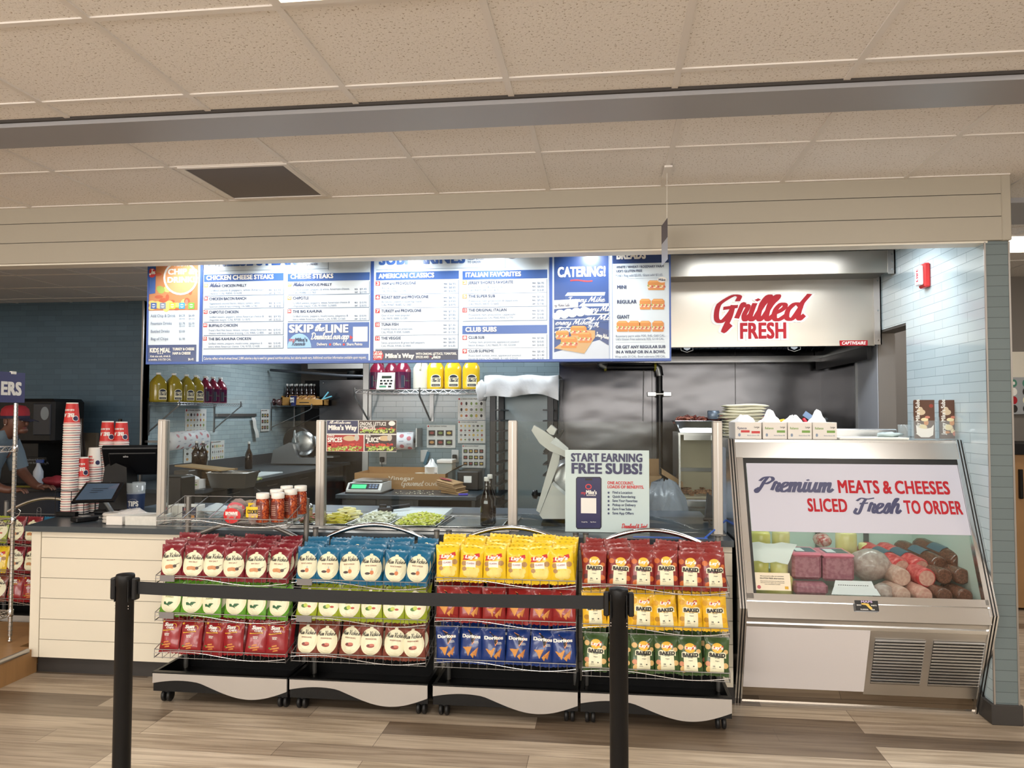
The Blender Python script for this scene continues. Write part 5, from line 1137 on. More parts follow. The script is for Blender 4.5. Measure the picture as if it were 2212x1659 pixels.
# ---------------- on top of the case --------------------------------------------------------------------------
TOPZ = 1.4535
GBX, GG, GRD = mat('glove_box_white', (228, 222, 214), .5), mat('glove_box_green', (120, 160, 76), .5), mat('glove_box_red', (200, 62, 62), .5)
TIS = mat('glove_paper', (240, 240, 240), .6)
def glove_box(x1, x2, Y_, label, col, seed, dep=.235, h=.098, z0=TOPZ, rz=0):
    a, c = py(x1, 930, Y_), py(x2, 930, Y_); w = c.x-a.x
    t = thing('glove_box', ((a.x+c.x)/2, Y_+dep/2, z0), label, 'glove box', 'boxes of disposable gloves')
    B().box(a.x, c.x, Y_, Y_+dep, z0, z0+h, GBX, .002).build('carton', t)
    q = B(); mp = flat(Y_-.0006); patch(q, mp, a.x+w*.58 if col is GG else a.x+w*.22, a.x+w*.92 if col is GG else a.x+w*.55, z0+h*.38, z0+h*.52, col)
    if col is GRD: patch(q, mp, a.x+w*.62, a.x+w*.94, z0+h*.33, z0+h*.47, col)
    text(q, 'Reliance' if col is GG else 'Sysco', flat(Y_-.0008), col if col is GG else NAVY, h*.14, a.x+w*.08, z0+h*.58, .03, w*.36); text(q, 'Large', flat(Y_-.0008), INK, h*.10, a.x+w*.72, z0+h*.66, .03, w*.2)
    text(q, 'Nitrile Gloves 100', flat(Y_-.0008), BSML, h*.07, a.x+w*.45, z0+h*.18, .02, w*.46); disc(q, flat(Y_-.0007), a.x+w*.16, z0+h*.24, w*.05, h*.1, BSML, 12); q.build('print', t)
    q = B(); random.seed(seed); cx_, cy_ = (a.x+c.x)/2-w*.1, Y_+dep*.45; n = 12
    rg = [[(cx_+rr*w*.4*math.cos(2*math.pi*k/n)*(1+.3*math.sin(k*2.3+seed)), cy_+rr*.07*math.sin(2*math.pi*k/n), z0+h+zz*(1+.5*math.sin(k*1.7+seed))) for k in range(n)] for rr, zz in ((1, .001), (.85, .014), (.6, .024), (.4, .03 if seed % 2 else .045), (.12, .03 if seed % 2 else .052))]
    q.loft(rg, TIS); q.build('glove_tuft', t)
for k, (x1, x2, col, lb) in enumerate(((1588, 1645, GRD, 'white glove box with red print, leftmost on the deli case'), (1648, 1700, GG, 'white glove box with green print, second from left on the deli case'), (1702, 1754, GG, 'white glove box with green print, third from left on the deli case'), (1756, 1808, GG, 'white glove box with green print, rightmost, a glove sticking up, on the deli case'))): glove_box(x1, x2, 4.66, lb, col, k+1)
TOW = mat('folded_towel', (212, 210, 188), .85, bump=.3, bscale=80, var=.06, vscale=20)
z = TOPZ; random.seed(5)
for k in range(11):
    h = .019; x = py(1606, 900, 5.05).x+random.uniform(-.014, .014); w = random.uniform(.235, .275); y = 5.10+random.uniform(-.01, .01); q = B()
    nn = 12; rg = []
    for i in range(nn+1):
        f = i/nn; e = math.sqrt(max(0.02, 1-abs(2*f-1)**6)); zz = .0025*math.sin(f*7+k); rg.append([(x-w/2+w*f, y+yy*.10, z+h*.5+zz+sg*h*.49*e) for yy, sg in ((-1, -.4), (-1.03, 0), (-1, .4), (-.9, 1), (.9, 1), (1, 0), (.9, -1), (-.9, -1))])
    q.loft(rg, TOW); z += h
    tag(q.build('folded_towel'), 'folded cream kitchen towel on the deli case, %s from the bottom of the stack' % ORD[k], 'towel', 'stack of folded towels')
q = B(); a = py(1812, 949, 4.66); q.box(a.x, a.x+.38, 4.64, 4.86, TOPZ, TOPZ+.012, mat('paper_stack', (232, 232, 224), .6), .002); tag(q.build('paper_stack'), 'flat stack of white papers on the deli case, right of the glove boxes', 'paper')
q = B(); a = py(1918, 940, 4.78); q.blob((a.x, a.y, TOPZ+.024), .06, .05, .016, mat('clear_film', (196, 212, 212), .15), 16, 7, .7, 3); tag(q.build('film_bundle'), 'crumpled clear film bundle on the papers beside the brochure holders', 'plastic film')
CLR = mat('clear_acrylic', (220, 235, 238), .05, alpha=.12, spec=.8)
def brochure(x1, x2, Y_, label, white, rz):
    a, c = py(x1, 948, Y_), py(x2, 948, Y_); w = c.x-a.x; z1 = py(x1, 864, Y_).z
    t = thing('brochure_holder', ((a.x+c.x)/2, Y_, TOPZ), label, 'brochure holder', 'brochure holders on the deli case')
    q = B(); q.box(a.x-.004, c.x+.004, Y_-.012, Y_-.009, TOPZ, TOPZ+.11, CLR).box(a.x-.004, c.x+.004, Y_+.02, Y_+.023, TOPZ, TOPZ+.16, CLR).box(a.x-.006, a.x-.003, Y_-.012, Y_+.023, TOPZ, TOPZ+.13, CLR).box(c.x+.003, c.x+.006, Y_-.012, Y_+.023, TOPZ, TOPZ+.13, CLR).box(a.x-.006, c.x+.006, Y_-.02, Y_+.05, TOPZ, TOPZ+.004, CLR); q.build('acrylic_holder', t)
    h = z1-TOPZ; P0 = mat('brochure_brown', (92, 58, 40), .4)
    for k in range(3):
        q = B(); y = Y_-.006+k*.007; q.box(a.x+.001*k, c.x-.001*k, y, y+.004, TOPZ+.006, z1-.002*k, P0)
        if k == 0:
            mp = flat(y-.0006); random.seed(9)
            for j in range(16): disc(q, flat(y-.0006-.00004*j), a.x+w*random.uniform(.3, .9), TOPZ+h*random.uniform(.12, .95), w*random.uniform(.1, .24), h*random.uniform(.03, .08), random.choice([BUN, MEAT, mat('brochure_cream', (216, 196, 166), .4), mat('brochure_red', (150, 60, 44), .4), CHZ, P0]), 12)
            text(q, "Jersey Mike's Subs", lambda u, v, d=0: (a.x+w*.26-v, y-.0022-d, TOPZ+.03+u), SIGNW, w*.2, 0, 0, .05, h*.88)
            if white: q.add([(a.x+w*x_, y-.0034, TOPZ+h*z_) for x_, z_ in ((.06, .38), (.2, .30), (.5, .27), (.8, .3), (.94, .38), (.9, .12), (.7, .06), (.3, .06), (.1, .14))], [tuple(range(9))], PW)
        q.build('brochure', t)
brochure(1975, 2019, 4.70, 'clear brochure holder with a white card in front, left of two on the deli case', True, 0); brochure(2030, 2075, 4.70, 'clear brochure holder with brown sandwich leaflets, right of two on the deli case', False, 0)
q = B(); a = py(1962, 948, 4.74); q.lathe([(.028, 0), (.03, .002), (.036, .085), (.034, .085), (.028, .004)], (a.x, 4.80, TOPZ), CLR, 20); tag(q.build('clear_cup'), 'clear plastic cup beside the left brochure holder', 'cup')
# utensils in a steel pan behind the glove boxes
t = thing('utensil_pan', (1.46, 5.08, TOPZ), 'steel pan of kitchen utensils behind the glove boxes on the deli case', 'pan')
q = B(); q.box(1.16, 1.78, 5.0, 5.16, TOPZ, TOPZ+.055, STEEL, .006); q.build('pan', t)
def utensil(x, y, Y_, dx, dy, c, label, name, r=.011, steel=True):
    a = py(x, y, Y_); t = thing(name, (a.x, a.y, TOPZ+.056), label, name.replace('_', ' '))
    m = mat('handle_%d_%d_%d' % c, c, .35); b_ = a+Vector((dx, .02, dy)); B().tube([a, a.lerp(b_, .15), b_.lerp(a, .1), b_], [r*.6, r, r, r*.5], m, 10).build('handle', t)
    e = a+(a-b_)*1.4; e.z = TOPZ+.062
    B().tube([a, e], .004, CHROME, 6).build('shank', t)
utensil(1649, 911, 5.06, 0, .03, (196, 40, 70), 'red handled utensil beside the folded towels', 'spatula', .014); utensil(1680, 910, 5.06, -.035, .004, (232, 196, 40), 'yellow handled tongs arm, left one', 'tongs', .011); utensil(1684, 910, 5.07, .035, .006, (232, 196, 40), 'yellow handled tongs arm, right one', 'tongs', .011)
utensil(1742, 914, 5.06, -.014, .03, (214, 50, 66), 'red handled turner leaning in the steel pan', 'turner', .011); utensil(1778, 914, 5.06, .03, .03, (26, 26, 28), 'black handled ladle in the steel pan', 'ladle', .013)
q = B(); a = py(1748, 900, 5.07); q.obox(a, .075, .004, .035, mat('blue_scraper', (120, 152, 196), .3), ry=R(35)); tag(q.build('blue_scraper'), 'translucent blue plastic scraper sticking up behind the glove boxes', 'scraper')
q = B(); a = py(1770, 904, 5.08); q.lathe([(.018, -.05), (.02, -.02), (.016, .01), (.006, .02)], a, mat('frosted_squeeze_top', (200, 214, 226), .3), 14); tag(q.build('squeeze_bottle'), 'frosted squeeze bottle top beside the blue scraper', 'bottle')
# ======================= left end of the counter ============================================================
CZ = .9065
random.seed(21)
CUPW, CUPR, CUPN = mat('paper_cup_white', (232, 226, 216), .5), mat('paper_cup_red', (206, 48, 44), .45), mat('cup_stripe_navy', (44, 40, 78), .45)
CUPS_ = mat('cup_stripe_red', (178, 44, 56), .45)
def cup_mesh(h, rb, rt, outer, lines, seed, txt=None, tm=PW):
    """paper cup standing upside down: rim (rt) below, base (rb) on top"""
    q = B(); n = 22; f = lambda z: rt+(rb-rt)*z/h
    q.lathe([(rt*.96, .0), (rt*1.03, .0015), (rt*1.04, .0045), (rt*1.0, .007)], (0, 0, 0), CUPW, n)
    q.lathe([(f(.007), .007), (f(.0100), .0100)], (0, 0, 0), CUPW, n); q.lathe([(f(.0100)+.0004, .0100), (f(.0140)+.0004, .0140)], (0, 0, 0), lines, n)
    q.lathe([(f(.0140), .0140), (f(.018), .018)], (0, 0, 0), CUPW, n); q.lathe([(f(.018), .018), (f(h-.008), h-.008)], (0, 0, 0), outer, n)
    q.lathe([(f(h-.008), h-.008), (f(h), h), (f(h)*.9, h), (f(h)*.88, h-.006), (0.001, h-.006)], (0, 0, 0), CUPW, n)
    if txt:
        for s_, z0, hh, w_, a0 in txt:      # lettering upside down round the cup
            def mp(u, v, d=0):
                z = z0-v; r = f(z)+.0009+d; a = -math.pi/2+a0-u/r; return (r*math.cos(a), r*math.sin(a), z)
            text(q, s_, mp, tm, hh, 0, 0, .07, w_, 'c')
        mp2 = lambda u, v, d=0: ((f(h*.3+v)+.0008+d)*math.cos(-math.pi/2+1.15+u/.045), (f(h*.3+v)+.0008+d)*math.sin(-math.pi/2+1.15+u/.045), h*.3+v)
        disc(q, mp2, 0, 0, .020, .020, CUPW, 16, 2); disc(q, lambda u, v, d=0: mp2(u*1.0, v, .0005), 0, 0, .016, .016, CUPN, 16, 2)
    return q.build('paper_cup', origin=(0, 0, 0))
def stack(x, y, n, pitch, h, rb, rt, outer, name, txt, tm=PW, z0=CZ, top_l=True):
    P = [cup_mesh(h, rb, rt, outer, l, k, txt if k == 0 else None, tm) for k, l in ((0, CUPS_), (1, CUPN), (2, CUPS_))]
    for i in range(n):
        k = 0 if i == n-1 else 1+i % 2
        if i in (0, 1) and n > 2 or i == n-1: o = P[1+i] if i < 2 else P[0]
        else: o = P[k].copy(); COL.objects.link(o)
        o.location = (x+.0009*math.sin(i*1.3)+.0006*i*(.35 if n > 30 else .1), y, z0+i*pitch); o.rotation_euler = (0, 0, .25*math.sin(i*2.1) if i < n-1 else 0)
        tag(o, '%s paper cup, %s from the bottom of the %s' % ('red' if outer is CUPR and i == n-1 else 'white' if outer is not CUPR and i == n-1 else 'upside-down', ORD[i], name), 'paper cup', 'paper cups in the %s' % name)
BEA = [('BE A', .082, .026, .078, .1), ('SUB ABOVE', .110, .012, .072, .1)]
JM = [("JERSEY", .050, .014, .05, .0), ("MIKE'S", .072, .014, .05, .0), ('Subs', .092, .012, .03, 0)]
p1 = pz(152, 1113, CZ); p2 = pz(178, 1109, CZ); p3 = pz(203, 1104, CZ)
cpx = lambda x, Y: py(x, 1000, Y).x
STK = [(cpx(151, 4.86), 4.86, 39, .0160, .155, .036, .051, CUPR, 'tallest cup stack', BEA, PW),
       (cpx(178, 4.93), 4.93, 16, .0158, .150, .035, .045, CUPR, 'shortest cup stack', BEA, PW),
       (cpx(203, 5.03), 5.03, 20, .0158, .148, .035, .048, CUPW, 'white-topped cup stack', JM, CUPR),
       (cpx(229, 5.12), 5.12, 31, .0158, .160, .038, .052, CUPR, 'fourth cup stack from the left', BEA, PW),
       (cpx(259, 5.16), 5.16, 31, .0158, .156, .038, .051, CUPR, 'cup stack behind the register', BEA, PW)]
for s_ in STK: stack(*s_)
# black wire holder round the stacks
t = thing('cup_holder', (-3.45, 5.0, CZ), 'low black wire holder around the paper cup stacks', 'cup holder')
q = B()
for (x, y, n, *_r) in STK:
    for dx, dy in ((-.058, -.056), (.058, -.056), (.058, .06), (-.058, .06)): q.tube([(x+dx, y+dy, CZ), (x+dx, y+dy, CZ+.165)], .0024, BLACKM, 5)
    for z in (.165, .003): q.tube([(x+dx, y+dy, CZ+z) for dx, dy in ((-.058, -.056), (.058, -.056), (.058, .06), (-.058, .06))], .0024, BLACKM, 5, closed=True)
q.build('wire_frame', t)
B().box(-3.66, -3.52, 4.76, 4.80, CZ, CZ+.03, BLACKM, .004).build('front_rail', t)
# point of sale monitor seen from behind
RGX = -.2
t = thing('cash_register', (-3.14+RGX, 5.0, CZ), 'black point of sale register seen from behind beside the cups', 'cash register')
q = B(); M_ = Matrix.Translation(Vector((-3.06+RGX, 5.0, CZ+.365))) @ Matrix.Rotation(R(24), 4, 'Z') @ Matrix.Rotation(R(38), 4, 'X')
q.box(-.19, .19, -.02, .02, -.125, .125, BLACK, .006, M_).box(-.15, .15, -.032, -.02, -.09, .09, BLACKM, .006, M_); q.build('monitor', t)
q = B(); text(q, 'elo', lambda u, v, d=0: M_ @ Vector((u-.06, -.0335-d, v+.055)), mat('logo_grey', (190, 190, 190), .4), .017, 0, 0, .05); q.build('logo', t)
q = B(); q.prism([(-.115, 0), (.11, 0), (.09, .30), (-.02, .34), (-.07, .30)], (-3.16+RGX, 4.93, CZ+.02), (1, 0, 0), (0, 0, 1), (0, .12, 0), BLACK); q.box(-3.29+RGX, -3.02+RGX, 4.9, 5.06, CZ, CZ+.03, BLACK, .008); q.build('stand', t)
q = B(); text(q, 'elo', lambda u, v, d=0: (-3.205+RGX+u, 4.929-d, CZ+.195+v), mat('logo_grey', (190, 190, 190), .4), .022, 0, 0, .05); q.build('logo', t)
q = B(); q.box(-3.04, -2.86, 4.92, 5.1, CZ+.05, CZ+.26, BLACK, .008).box(-3.04, -2.86, 4.92, 5.1, CZ, CZ+.05, BLACK); q.build('receipt_printer', t)
# customer screen
t = thing('customer_display', (-3.37, 4.72, CZ), 'tilted black tablet facing customers in front of the cup stacks', 'tablet')
a, c, d, e = py(153, 1085, 4.62), py(245, 1082, 4.60), py(266, 1042, 4.74), py(186, 1042, 4.76)
nn = (c-a).cross(e-a).normalized(); nn = nn if nn.y < 0 else -nn
q = B(); q.add([a, c, d, e]+[p-nn*.012 for p in (a, c, d, e)], [(0, 1, 2, 3), (4, 7, 6, 5), (0, 4, 5, 1), (1, 5, 6, 2), (2, 6, 7, 3), (3, 7, 4, 0)], BLACK); q.build('tablet_body', t)
def sc(u, v, d=0): return a.lerp(c, u).lerp(e.lerp(d_, u), v)+nn*(.0012+d)
d_ = d
q = B(); patch(q, sc, .07, .93, .1, .93, mat('tablet_screen', (66, 84, 104), .08, emit=.12, spec=.8)); 
for k in range(3): patch(q, lambda u, v, d=0: sc(u, v, .0004), .3, .3+.1*(k+2), .45+.1*k, .48+.1*k, mat('screen_text', (30, 40, 52), .3))
q.build('screen', t)
q = B(); m_ = (a+c+d+e)/4-nn*.014; q.tube([m_, (m_.x+.06, m_.y+.06, CZ+.02)], .018, STEELD, 12); q.box(m_.x-.02, m_.x+.14, m_.y, m_.y+.12, CZ, CZ+.02, STEELD, .004); q.build('stand', t)
# tip cup: clear tumbler with a navy sleeve
t = thing('tip_cup', pz(293, 1110, CZ), 'clear tumbler with a navy TIPS sleeve beside the register', 'tip cup')
x, y, _ = t.location; q = B(); q.lathe([(.052, 0), (.061, .215), (.059, .215), (.051, .004), (.001, .003)], (x, y, CZ), mat('clear_tumbler', (226, 236, 240), .05, alpha=.25, spec=.8), 28); q.build('tumbler', t)
NV = mat('tip_sleeve_navy', (46, 62, 98), .45); rf = lambda z: .0528+.042*z
q = B(); q.lathe([(rf(.0), .001), (rf(.14), .14)], (x, y, CZ), NV, 28); 
def mt(u, v, d=0): r = rf(v)+.0012+d; a_ = -math.pi/2+u/r+.22; return (x+r*math.cos(a_), y+r*math.sin(a_), CZ+v)
text(q, 'TIPS', mt, PW, .034, 0, .058, .07, .072, 'c')
for k in range(24):
    a_ = 2*math.pi*k/24
    if abs(math.sin(a_)) > .35: patch(q, mt, .036*math.cos(a_)-.0025, .036*math.cos(a_)+.0025, .073+.034*math.sin(a_)-.001, .073+.034*math.sin(a_)+.001, PW)
text(q, 'LIVE MUSIC', mt, PW, .006, 0, .014, .03, .03, 'c'); q.build('sleeve', t)
# lids in film, white carton, napkin box, napkins
LID = mat('lid_film', (206, 198, 188), .2, alpha=.85)
q = B(); x = pz(222, 1133, CZ).x; y = 4.50
for k in range(3): q.lathe([(.052, .004+.02*k), (.056, .008+.02*k), (.056, .016+.02*k), (.05, .023+.02*k)], (x, y+.05, CZ), LID, 20)
tag(q.build('lid_stack'), 'short stack of clear cup lids wrapped in film at the counter edge', 'cup lids')
q = B(); q.blob((x+.08, y+.11, CZ+.04), .14, .06, .036, mat('crumpled_film', (200, 196, 192), .18, bump=.5, bscale=30), 18, 8, .5, 5); tag(q.build('film_sleeve'), 'crumpled clear film sleeve of lids behind the white carton', 'plastic film')
q = B(); a = py(229, 1110, 4.44); c = py(264, 1110, 4.44); q.box(a.x, c.x, 4.44, 4.56, CZ, CZ+.055, GBX, .003); tag(q.build('carton'), 'small plain cream carton at the counter edge, in front of the lids', 'box')
q = B(); a = py(265, 1110, 4.42); c = py(338, 1110, 4.44); q.box(a.x, c.x, 4.44, 4.62, CZ, CZ+.058, mat('napkin_box', (214, 212, 204), .6, var=.12, vscale=60), .004); t = q.build('napkin_box'); tag(t, 'pale speckled napkin carton beside the left sneeze guard post', 'box')
q = B(); random.seed(2)
for k in range(5): q.obox((a.x+.16, 4.76, CZ+.006+.01*k), .17, .12, .009, mat('napkin_white', (232, 230, 226), .7), rz=.2*math.sin(k*2), b=.002)
tag(q.build('napkin_pile'), 'loose pile of white napkins behind the left sneeze guard post', 'napkins', kind='stuff')
t = thing('card_terminal', pz(176, 1128, CZ), 'small black card payment terminal lying at the counter edge', 'card terminal'); x, y, _ = t.location
q = B(); q.obox((x, y+.03, CZ+.018), .085, .14, .03, BLACK, rz=-.5, b=.006); q.build('body', t)
q = B(); q.obox((x, y+.03, CZ+.035), .055, .05, .003, mat('terminal_screen', (150, 150, 146), .2), rz=-.5); q.build('screen', t)
q = B(); q.tube([(x+.1*k, y+.1+.02*k, CZ+.02+.07*math.sin(k*1.2)) for k in range(2)], .004, BLACK, 6) if 0 else None
# ======================= items on the upper basket ===========================================================
def jar(x, y, z, label):
    t = thing('pepper_jar', (x, y, z), label, 'jar', 'jars of chopped red pepper relish')
    q = B(); q.lathe([(.031, 0), (.035, .004), (.0358, .05), (.035, .118), (.031, .126), (.031, .130)], (x, y, z), RELISH, 24); q.build('glass_jar', t)
    q = B(); q.lathe([(.033, .129), (.0352, .131), (.0352, .157), (.033, .160), (.0, .160)], (x, y, z), mat('jar_lid_white', (238, 234, 226), .4), 24); q.build('lid', t)
    q = B()
    mp = lambda u, v, d=0: (x+(.0366+d)*math.sin(u/.0362), y-(.0366+d)*math.cos(u/.0362), z+v)
    patch(q, mp, -.035, .012, .02, .11, mat('jar_label', (104, 44, 34), .4), 8, 1)
    for k in range(6): patch(q, lambda u, v, d=0: mp(u, v, .0006), -.024, .004-.002*(k % 2), .04+k*.01, .0425+k*.01, mat('jar_label_ink', (206, 176, 156), .4), 5, 1)
    q.build('label', t); return t
RELISH = meat('pepper_relish', (122, 32, 20), (190, 92, 48), 95, .15)
jz = .992
JP = [(-1.905, 4.055, 0), (-1.822, 4.065, .5), (-1.862, 4.135, .2), (-1.782, 4.145, .9), (-1.835, 4.212, .4), (-1.757, 4.222, 1.2)]
for k, (x, y, a) in enumerate(JP): jar(x+.025, y, jz+(y-4.0)*.16, 'white-lidded jar of red pepper relish in the upper basket, %s' % ['front left', 'front right', 'middle left', 'middle right', 'back left', 'back right'][k])
def pack(name, x, y, z, w, h, c, c2, txt, ti, label, cat, rot=0, seed=1):
    t = thing(name, (x, y, z), label, cat)
    q = B(); q.blob((x, y, z+h*.5), w*.55, .035, h*.52, mat('clear_pack_film', (196, 180, 176), .12, alpha=.45), 16, 8, .35, seed); q.blob((x, y+.005, z+h*.45), w*.46, .028, h*.42, c2, 14, 7, .2, seed+2); q.build('pack', t)
    q = B(); mp = lambda u, v, d=0: (x+u, y-.036-d+.012*(u/w*2)**2, z+h*.45+v)
    disc(q, mp, 0, 0, w*.5, h*.42, c, 20, 3) if ti == 0 else patch(q, mp, -w*.48, w*.48, -h*.1, h*.42, c, 4, 2)
    text(q, txt, lambda u, v, d=0: mp(u, v, .0008+d), PW if ti == 0 else INK, h*.2, 0, .002 if ti == 0 else h*.08, .08, w*.72, 'c'); q.build('label', t)
pack('brownie_pack', py(506, 1110, 4.055).x, 4.055, .992, .10, .10, mat('brownie_red', (206, 36, 40), .4), mat('brownie_dark', (54, 28, 22), .5), 'BROWNIE', 0, 'film-wrapped brownie with a red round label in the upper basket', 'brownie')
pack('brownie_pack', py(514, 1110, 4.16).x, 4.16, 1.012, .11, .10, mat('brownie_pink', (206, 92, 104), .4), mat('brownie_dark', (54, 28, 22), .5), 'BROWNIE', 0, 'film-wrapped brownie lying behind the red-labelled one in the upper basket', 'brownie', seed=4)
pack('cookie_pack', py(551, 1110, 4.05).x, 4.05, .992, .085, .11, mat('cookie_yellow', (238, 196, 30), .4), mat('cookie_maroon', (120, 34, 34), .5), 'COOKIE', 1, 'cookie pack with a yellow label beside the pepper jars in the upper basket', 'cookie')
pack('cookie_pack', py(556, 1110, 4.15).x, 4.15, 1.01, .09, .10, mat('cookie_yellow', (238, 196, 30), .4), mat('cookie_maroon', (120, 34, 34), .5), 'COOKIE', 1, 'second yellow cookie pack behind the front one in the upper basket', 'cookie', seed=7)
# stack of flat cardboard on the counter behind, small carton
CARD = mat('corrugated_card', (166, 134, 96), .8, var=.08, vscale=30)
for k in range(9):
    q = B(); q.box(-2.40+.004*math.sin(k*2), -2.06, 4.72, 4.98, CZ+.012*k, CZ+.012*k+.0105, CARD); tag(q.build('card_tray'), 'flat brown cardboard tray behind the upper basket, %s from the bottom of its stack' % ORD[k], 'cardboard tray', 'stack of flat cardboard trays')
t = thing('cookie_carton', (-2.70, 4.68, CZ), 'small white carton with a printed cookie picture beside the left post', 'box'); q = B(); q.box(-2.80, -2.60, 4.66, 4.76, CZ, CZ+.10, GBX, .002).build('carton', t)
q = B(); patch(q, flat(4.6594), -2.70, -2.605, CZ+.008, CZ+.092, mat('carton_navy', (44, 40, 70), .4)); disc(q, flat(4.659), -2.65, CZ+.03, .035, .016, BUN, 14); patch(q, flat(4.6588), -2.69, -2.665, CZ+.07, CZ+.085, RED); q.build('print', t)
q = B(); q.blob((-2.50, 4.75, CZ+.05), .10, .06, .05, mat('white_film_bag', (206, 216, 228), .3), 14, 7, .8, 3); tag(q.build('film_bag'), 'crumpled white film bag on the counter left of the cardboard trays', 'plastic bag')
# ======================= left rear: wire shelf with sign, second chip rack, drinks machine ======================
rack(-4.50, -3.735, (.70, .49, .29), 'chip rack behind the wire shelf at the far left', yoff=1.0)
random.seed(4)
FK = [['lime', 'salt', 'vinegar'], ['classic', 'salt', 'bbq'], ['smoke', 'sun', 'jalapeno']]
for ti in range(3):
    for k in range(6):
        o = bpy.data.objects.new('chip_bag', PROTO[FK[ti][k//2]][k % 3]); COL.objects.link(o)
        o.location = (-4.43+k*.125, 5.034, (.70, .49, .29)[ti]-.036+.006); o.rotation_euler = (-R(12), 0, R(random.uniform(-6, 6)))
        tag(o, '%s chip bag, far left rack, %s basket, %s from left' % (FL[FK[ti][k//2]][1], TIER[ti], ORD[k]), 'chip bag', 'chip bags at the far left')
t = thing('wire_shelf', (-3.97, 4.04, .155), 'chrome wire shelf unit with a navy sign at the far left', 'wire shelf')
fx, fy = -3.742, 4.487
for dx, dy in ((0, 0), (-.45, 0), (0, -.9), (-.45, -.9)):
    q = B(); q.tube([(fx+dx, fy+dy, .19), (fx+dx, fy+dy, 1.66)], .0127, CHROME, 14)
    for k in range(58): q.lathe([(.0128, 0), (.0136, .001), (.0136, .003), (.0128, .004)], (fx+dx, fy+dy, .2+k*.0254), STEELD, 10)
    p_ = q.build('post', t)
    q = B(); q.lathe([(.005, 0), (.012, .002), (.012, .012), (.006, .02), (.006, .04)], (fx+dx, fy+dy, .152), CHROME, 10); q.build('foot', p_)
for z in (1.385, .93, .35):
    q = B(); x0, x1, y0, y1 = fx-.45, fx, fy-.9, fy
    for zz in (z, z-.032):
        for a, c in (((x0, y0), (x1, y0)), ((x0, y1), (x1, y1)), ((x0, y0), (x0, y1)), ((x1, y0), (x1, y1))): q.tube([(a[0], a[1], zz), (c[0], c[1], zz)], .0035, CHROME, 6)
    zig = [(x0+.03*k, y1, z-(.002 if k % 2 else .030)) for k in range(16)]; q.tube(zig, .0025, CHROME, 5)
    zig = [(x1, y0+.03*k, z-(.002 if k % 2 else .030)) for k in range(31)]; q.tube(zig, .0025, CHROME, 5)
    for k in range(1, 30): q.tube([(x0, y0+.03*k, z), (x1, y0+.03*k, z)], .0016, CHROME, 4)
    for a, c in ((x0, y0), (x1, y0), (x0, y1), (x1, y1)): q.lathe([(.016, -.036), (.018, -.034), (.018, .006), (.016, .008)], (a, c, z), CHROME, 10)
    q.build('shelf', t)
q = B(); q.tube([(fx+.02, fy-.01, .93), (fx+.05, fy-.01, .955), (fx+.06, fy-.01, .98), (fx+.045, fy-.01, .99)], .003, CHROME, 5); q.build('hook', t)
t = thing('shelf_sign', (-3.72, 4.3, 1.62), 'navy card sign ending in white letters ERS clipped on the wire shelf', 'sign')
XS = fx+.018
a, c, e0, e1 = px(53, 870, XS), px(53, 806, XS), px(0, 853, XS), px(46, 826, XS)
q = B(); q.box(XS-.006, XS, a.y-.55, a.y, a.z, c.z, mat('sign_card_navy', (64, 66, 112), .4)).build('card', t)
q = B(); text(q, 'ERS', lambda u, v, d=0: (XS+.0008+d, u, v), PW, e1.z-e0.z, e0.y+.002, e0.z, .08, e1.y-e0.y); q.build('lettering', t)
q = B(); q.box(XS-.012, XS+.006, a.y-.12, a.y-.08, c.z-.012, c.z+.006, PW, .002); q.build('clip', t)
# clear acrylic bin on the wire shelf
q = B(); q.box(-4.0, -3.78, 4.14, 4.40, .935, 1.06, CLR, .004); tag(q.build('acrylic_bin'), 'clear acrylic bin on the wire shelf at the far left', 'bin')
# rear left counter with drinks machine
t = thing('drink_counter', (-5.4, 6.6, 0), 'dark counter along the left rear carrying the drinks machine', 'counter'); q = B(); q.box(-7.2, -4.82, 6.3, 7.0, 0, .90, mat('dark_navy_laminate', (36, 42, 54), .4)).build('cabinet', t); B().box(-7.25, -4.80, 6.25, 7.05, .90, .935, mat('dark_top', (30, 32, 36), .3), .004).build('countertop', t)
t = thing('drinks_machine', (-5.2, 6.75, .936), 'black drinks machine with a pale round emblem against the slate wall', 'drinks machine')
a, c = py(40, 958, 6.55), py(116, 861, 6.55); q = B(); q.box(a.x-.55, c.x, 6.55, 7.0, a.z, c.z, BLACK, .03); q.box(a.x-.55, c.x-.2, 6.62, 7.0, .936, a.z, BLACK); q.build('body', t)
a = py(99, 893, 6.548); q = B(); q.box(py(70, 900, 6.53).x, py(108, 900, 6.53).x, 6.535, 6.552, py(90, 940, 6.53).z, py(90, 872, 6.53).z, mat('machine_panel', (30, 34, 44), .35), .006); q.build('front_panel', t)
q = B(); disc(q, flat(6.533), a.x, a.z, .042, .062, mat('emblem_grey', (120, 128, 134), .5), 18); q.build('emblem', t)
a, c = py(52, 1004, 6.6), py(102, 988, 6.6); q = B(); q.box(a.x, c.x, 6.59, 6.6, a.z, c.z, BLACK); text(q, 'Keyboard Rest St.', flat(6.589), mat('label_grey', (110, 114, 120), .5), .018, a.x+.02, c.z-.03, .03); text(q, 'North Beach Port, FL', flat(6.589), mat('label_grey', (110, 114, 120), .5), .018, a.x+.02, c.z-.06, .03); tag(q.build('wall_plate'), 'small dark lettered plate below the drinks machine', 'sign')
t = thing('spray_bottle', pz(82, 1062, .936), 'blue and white spray bottle on the dark rear counter', 'bottle'); x, y, _ = t.location; y = 6.55; x = py(82, 1050, y).x
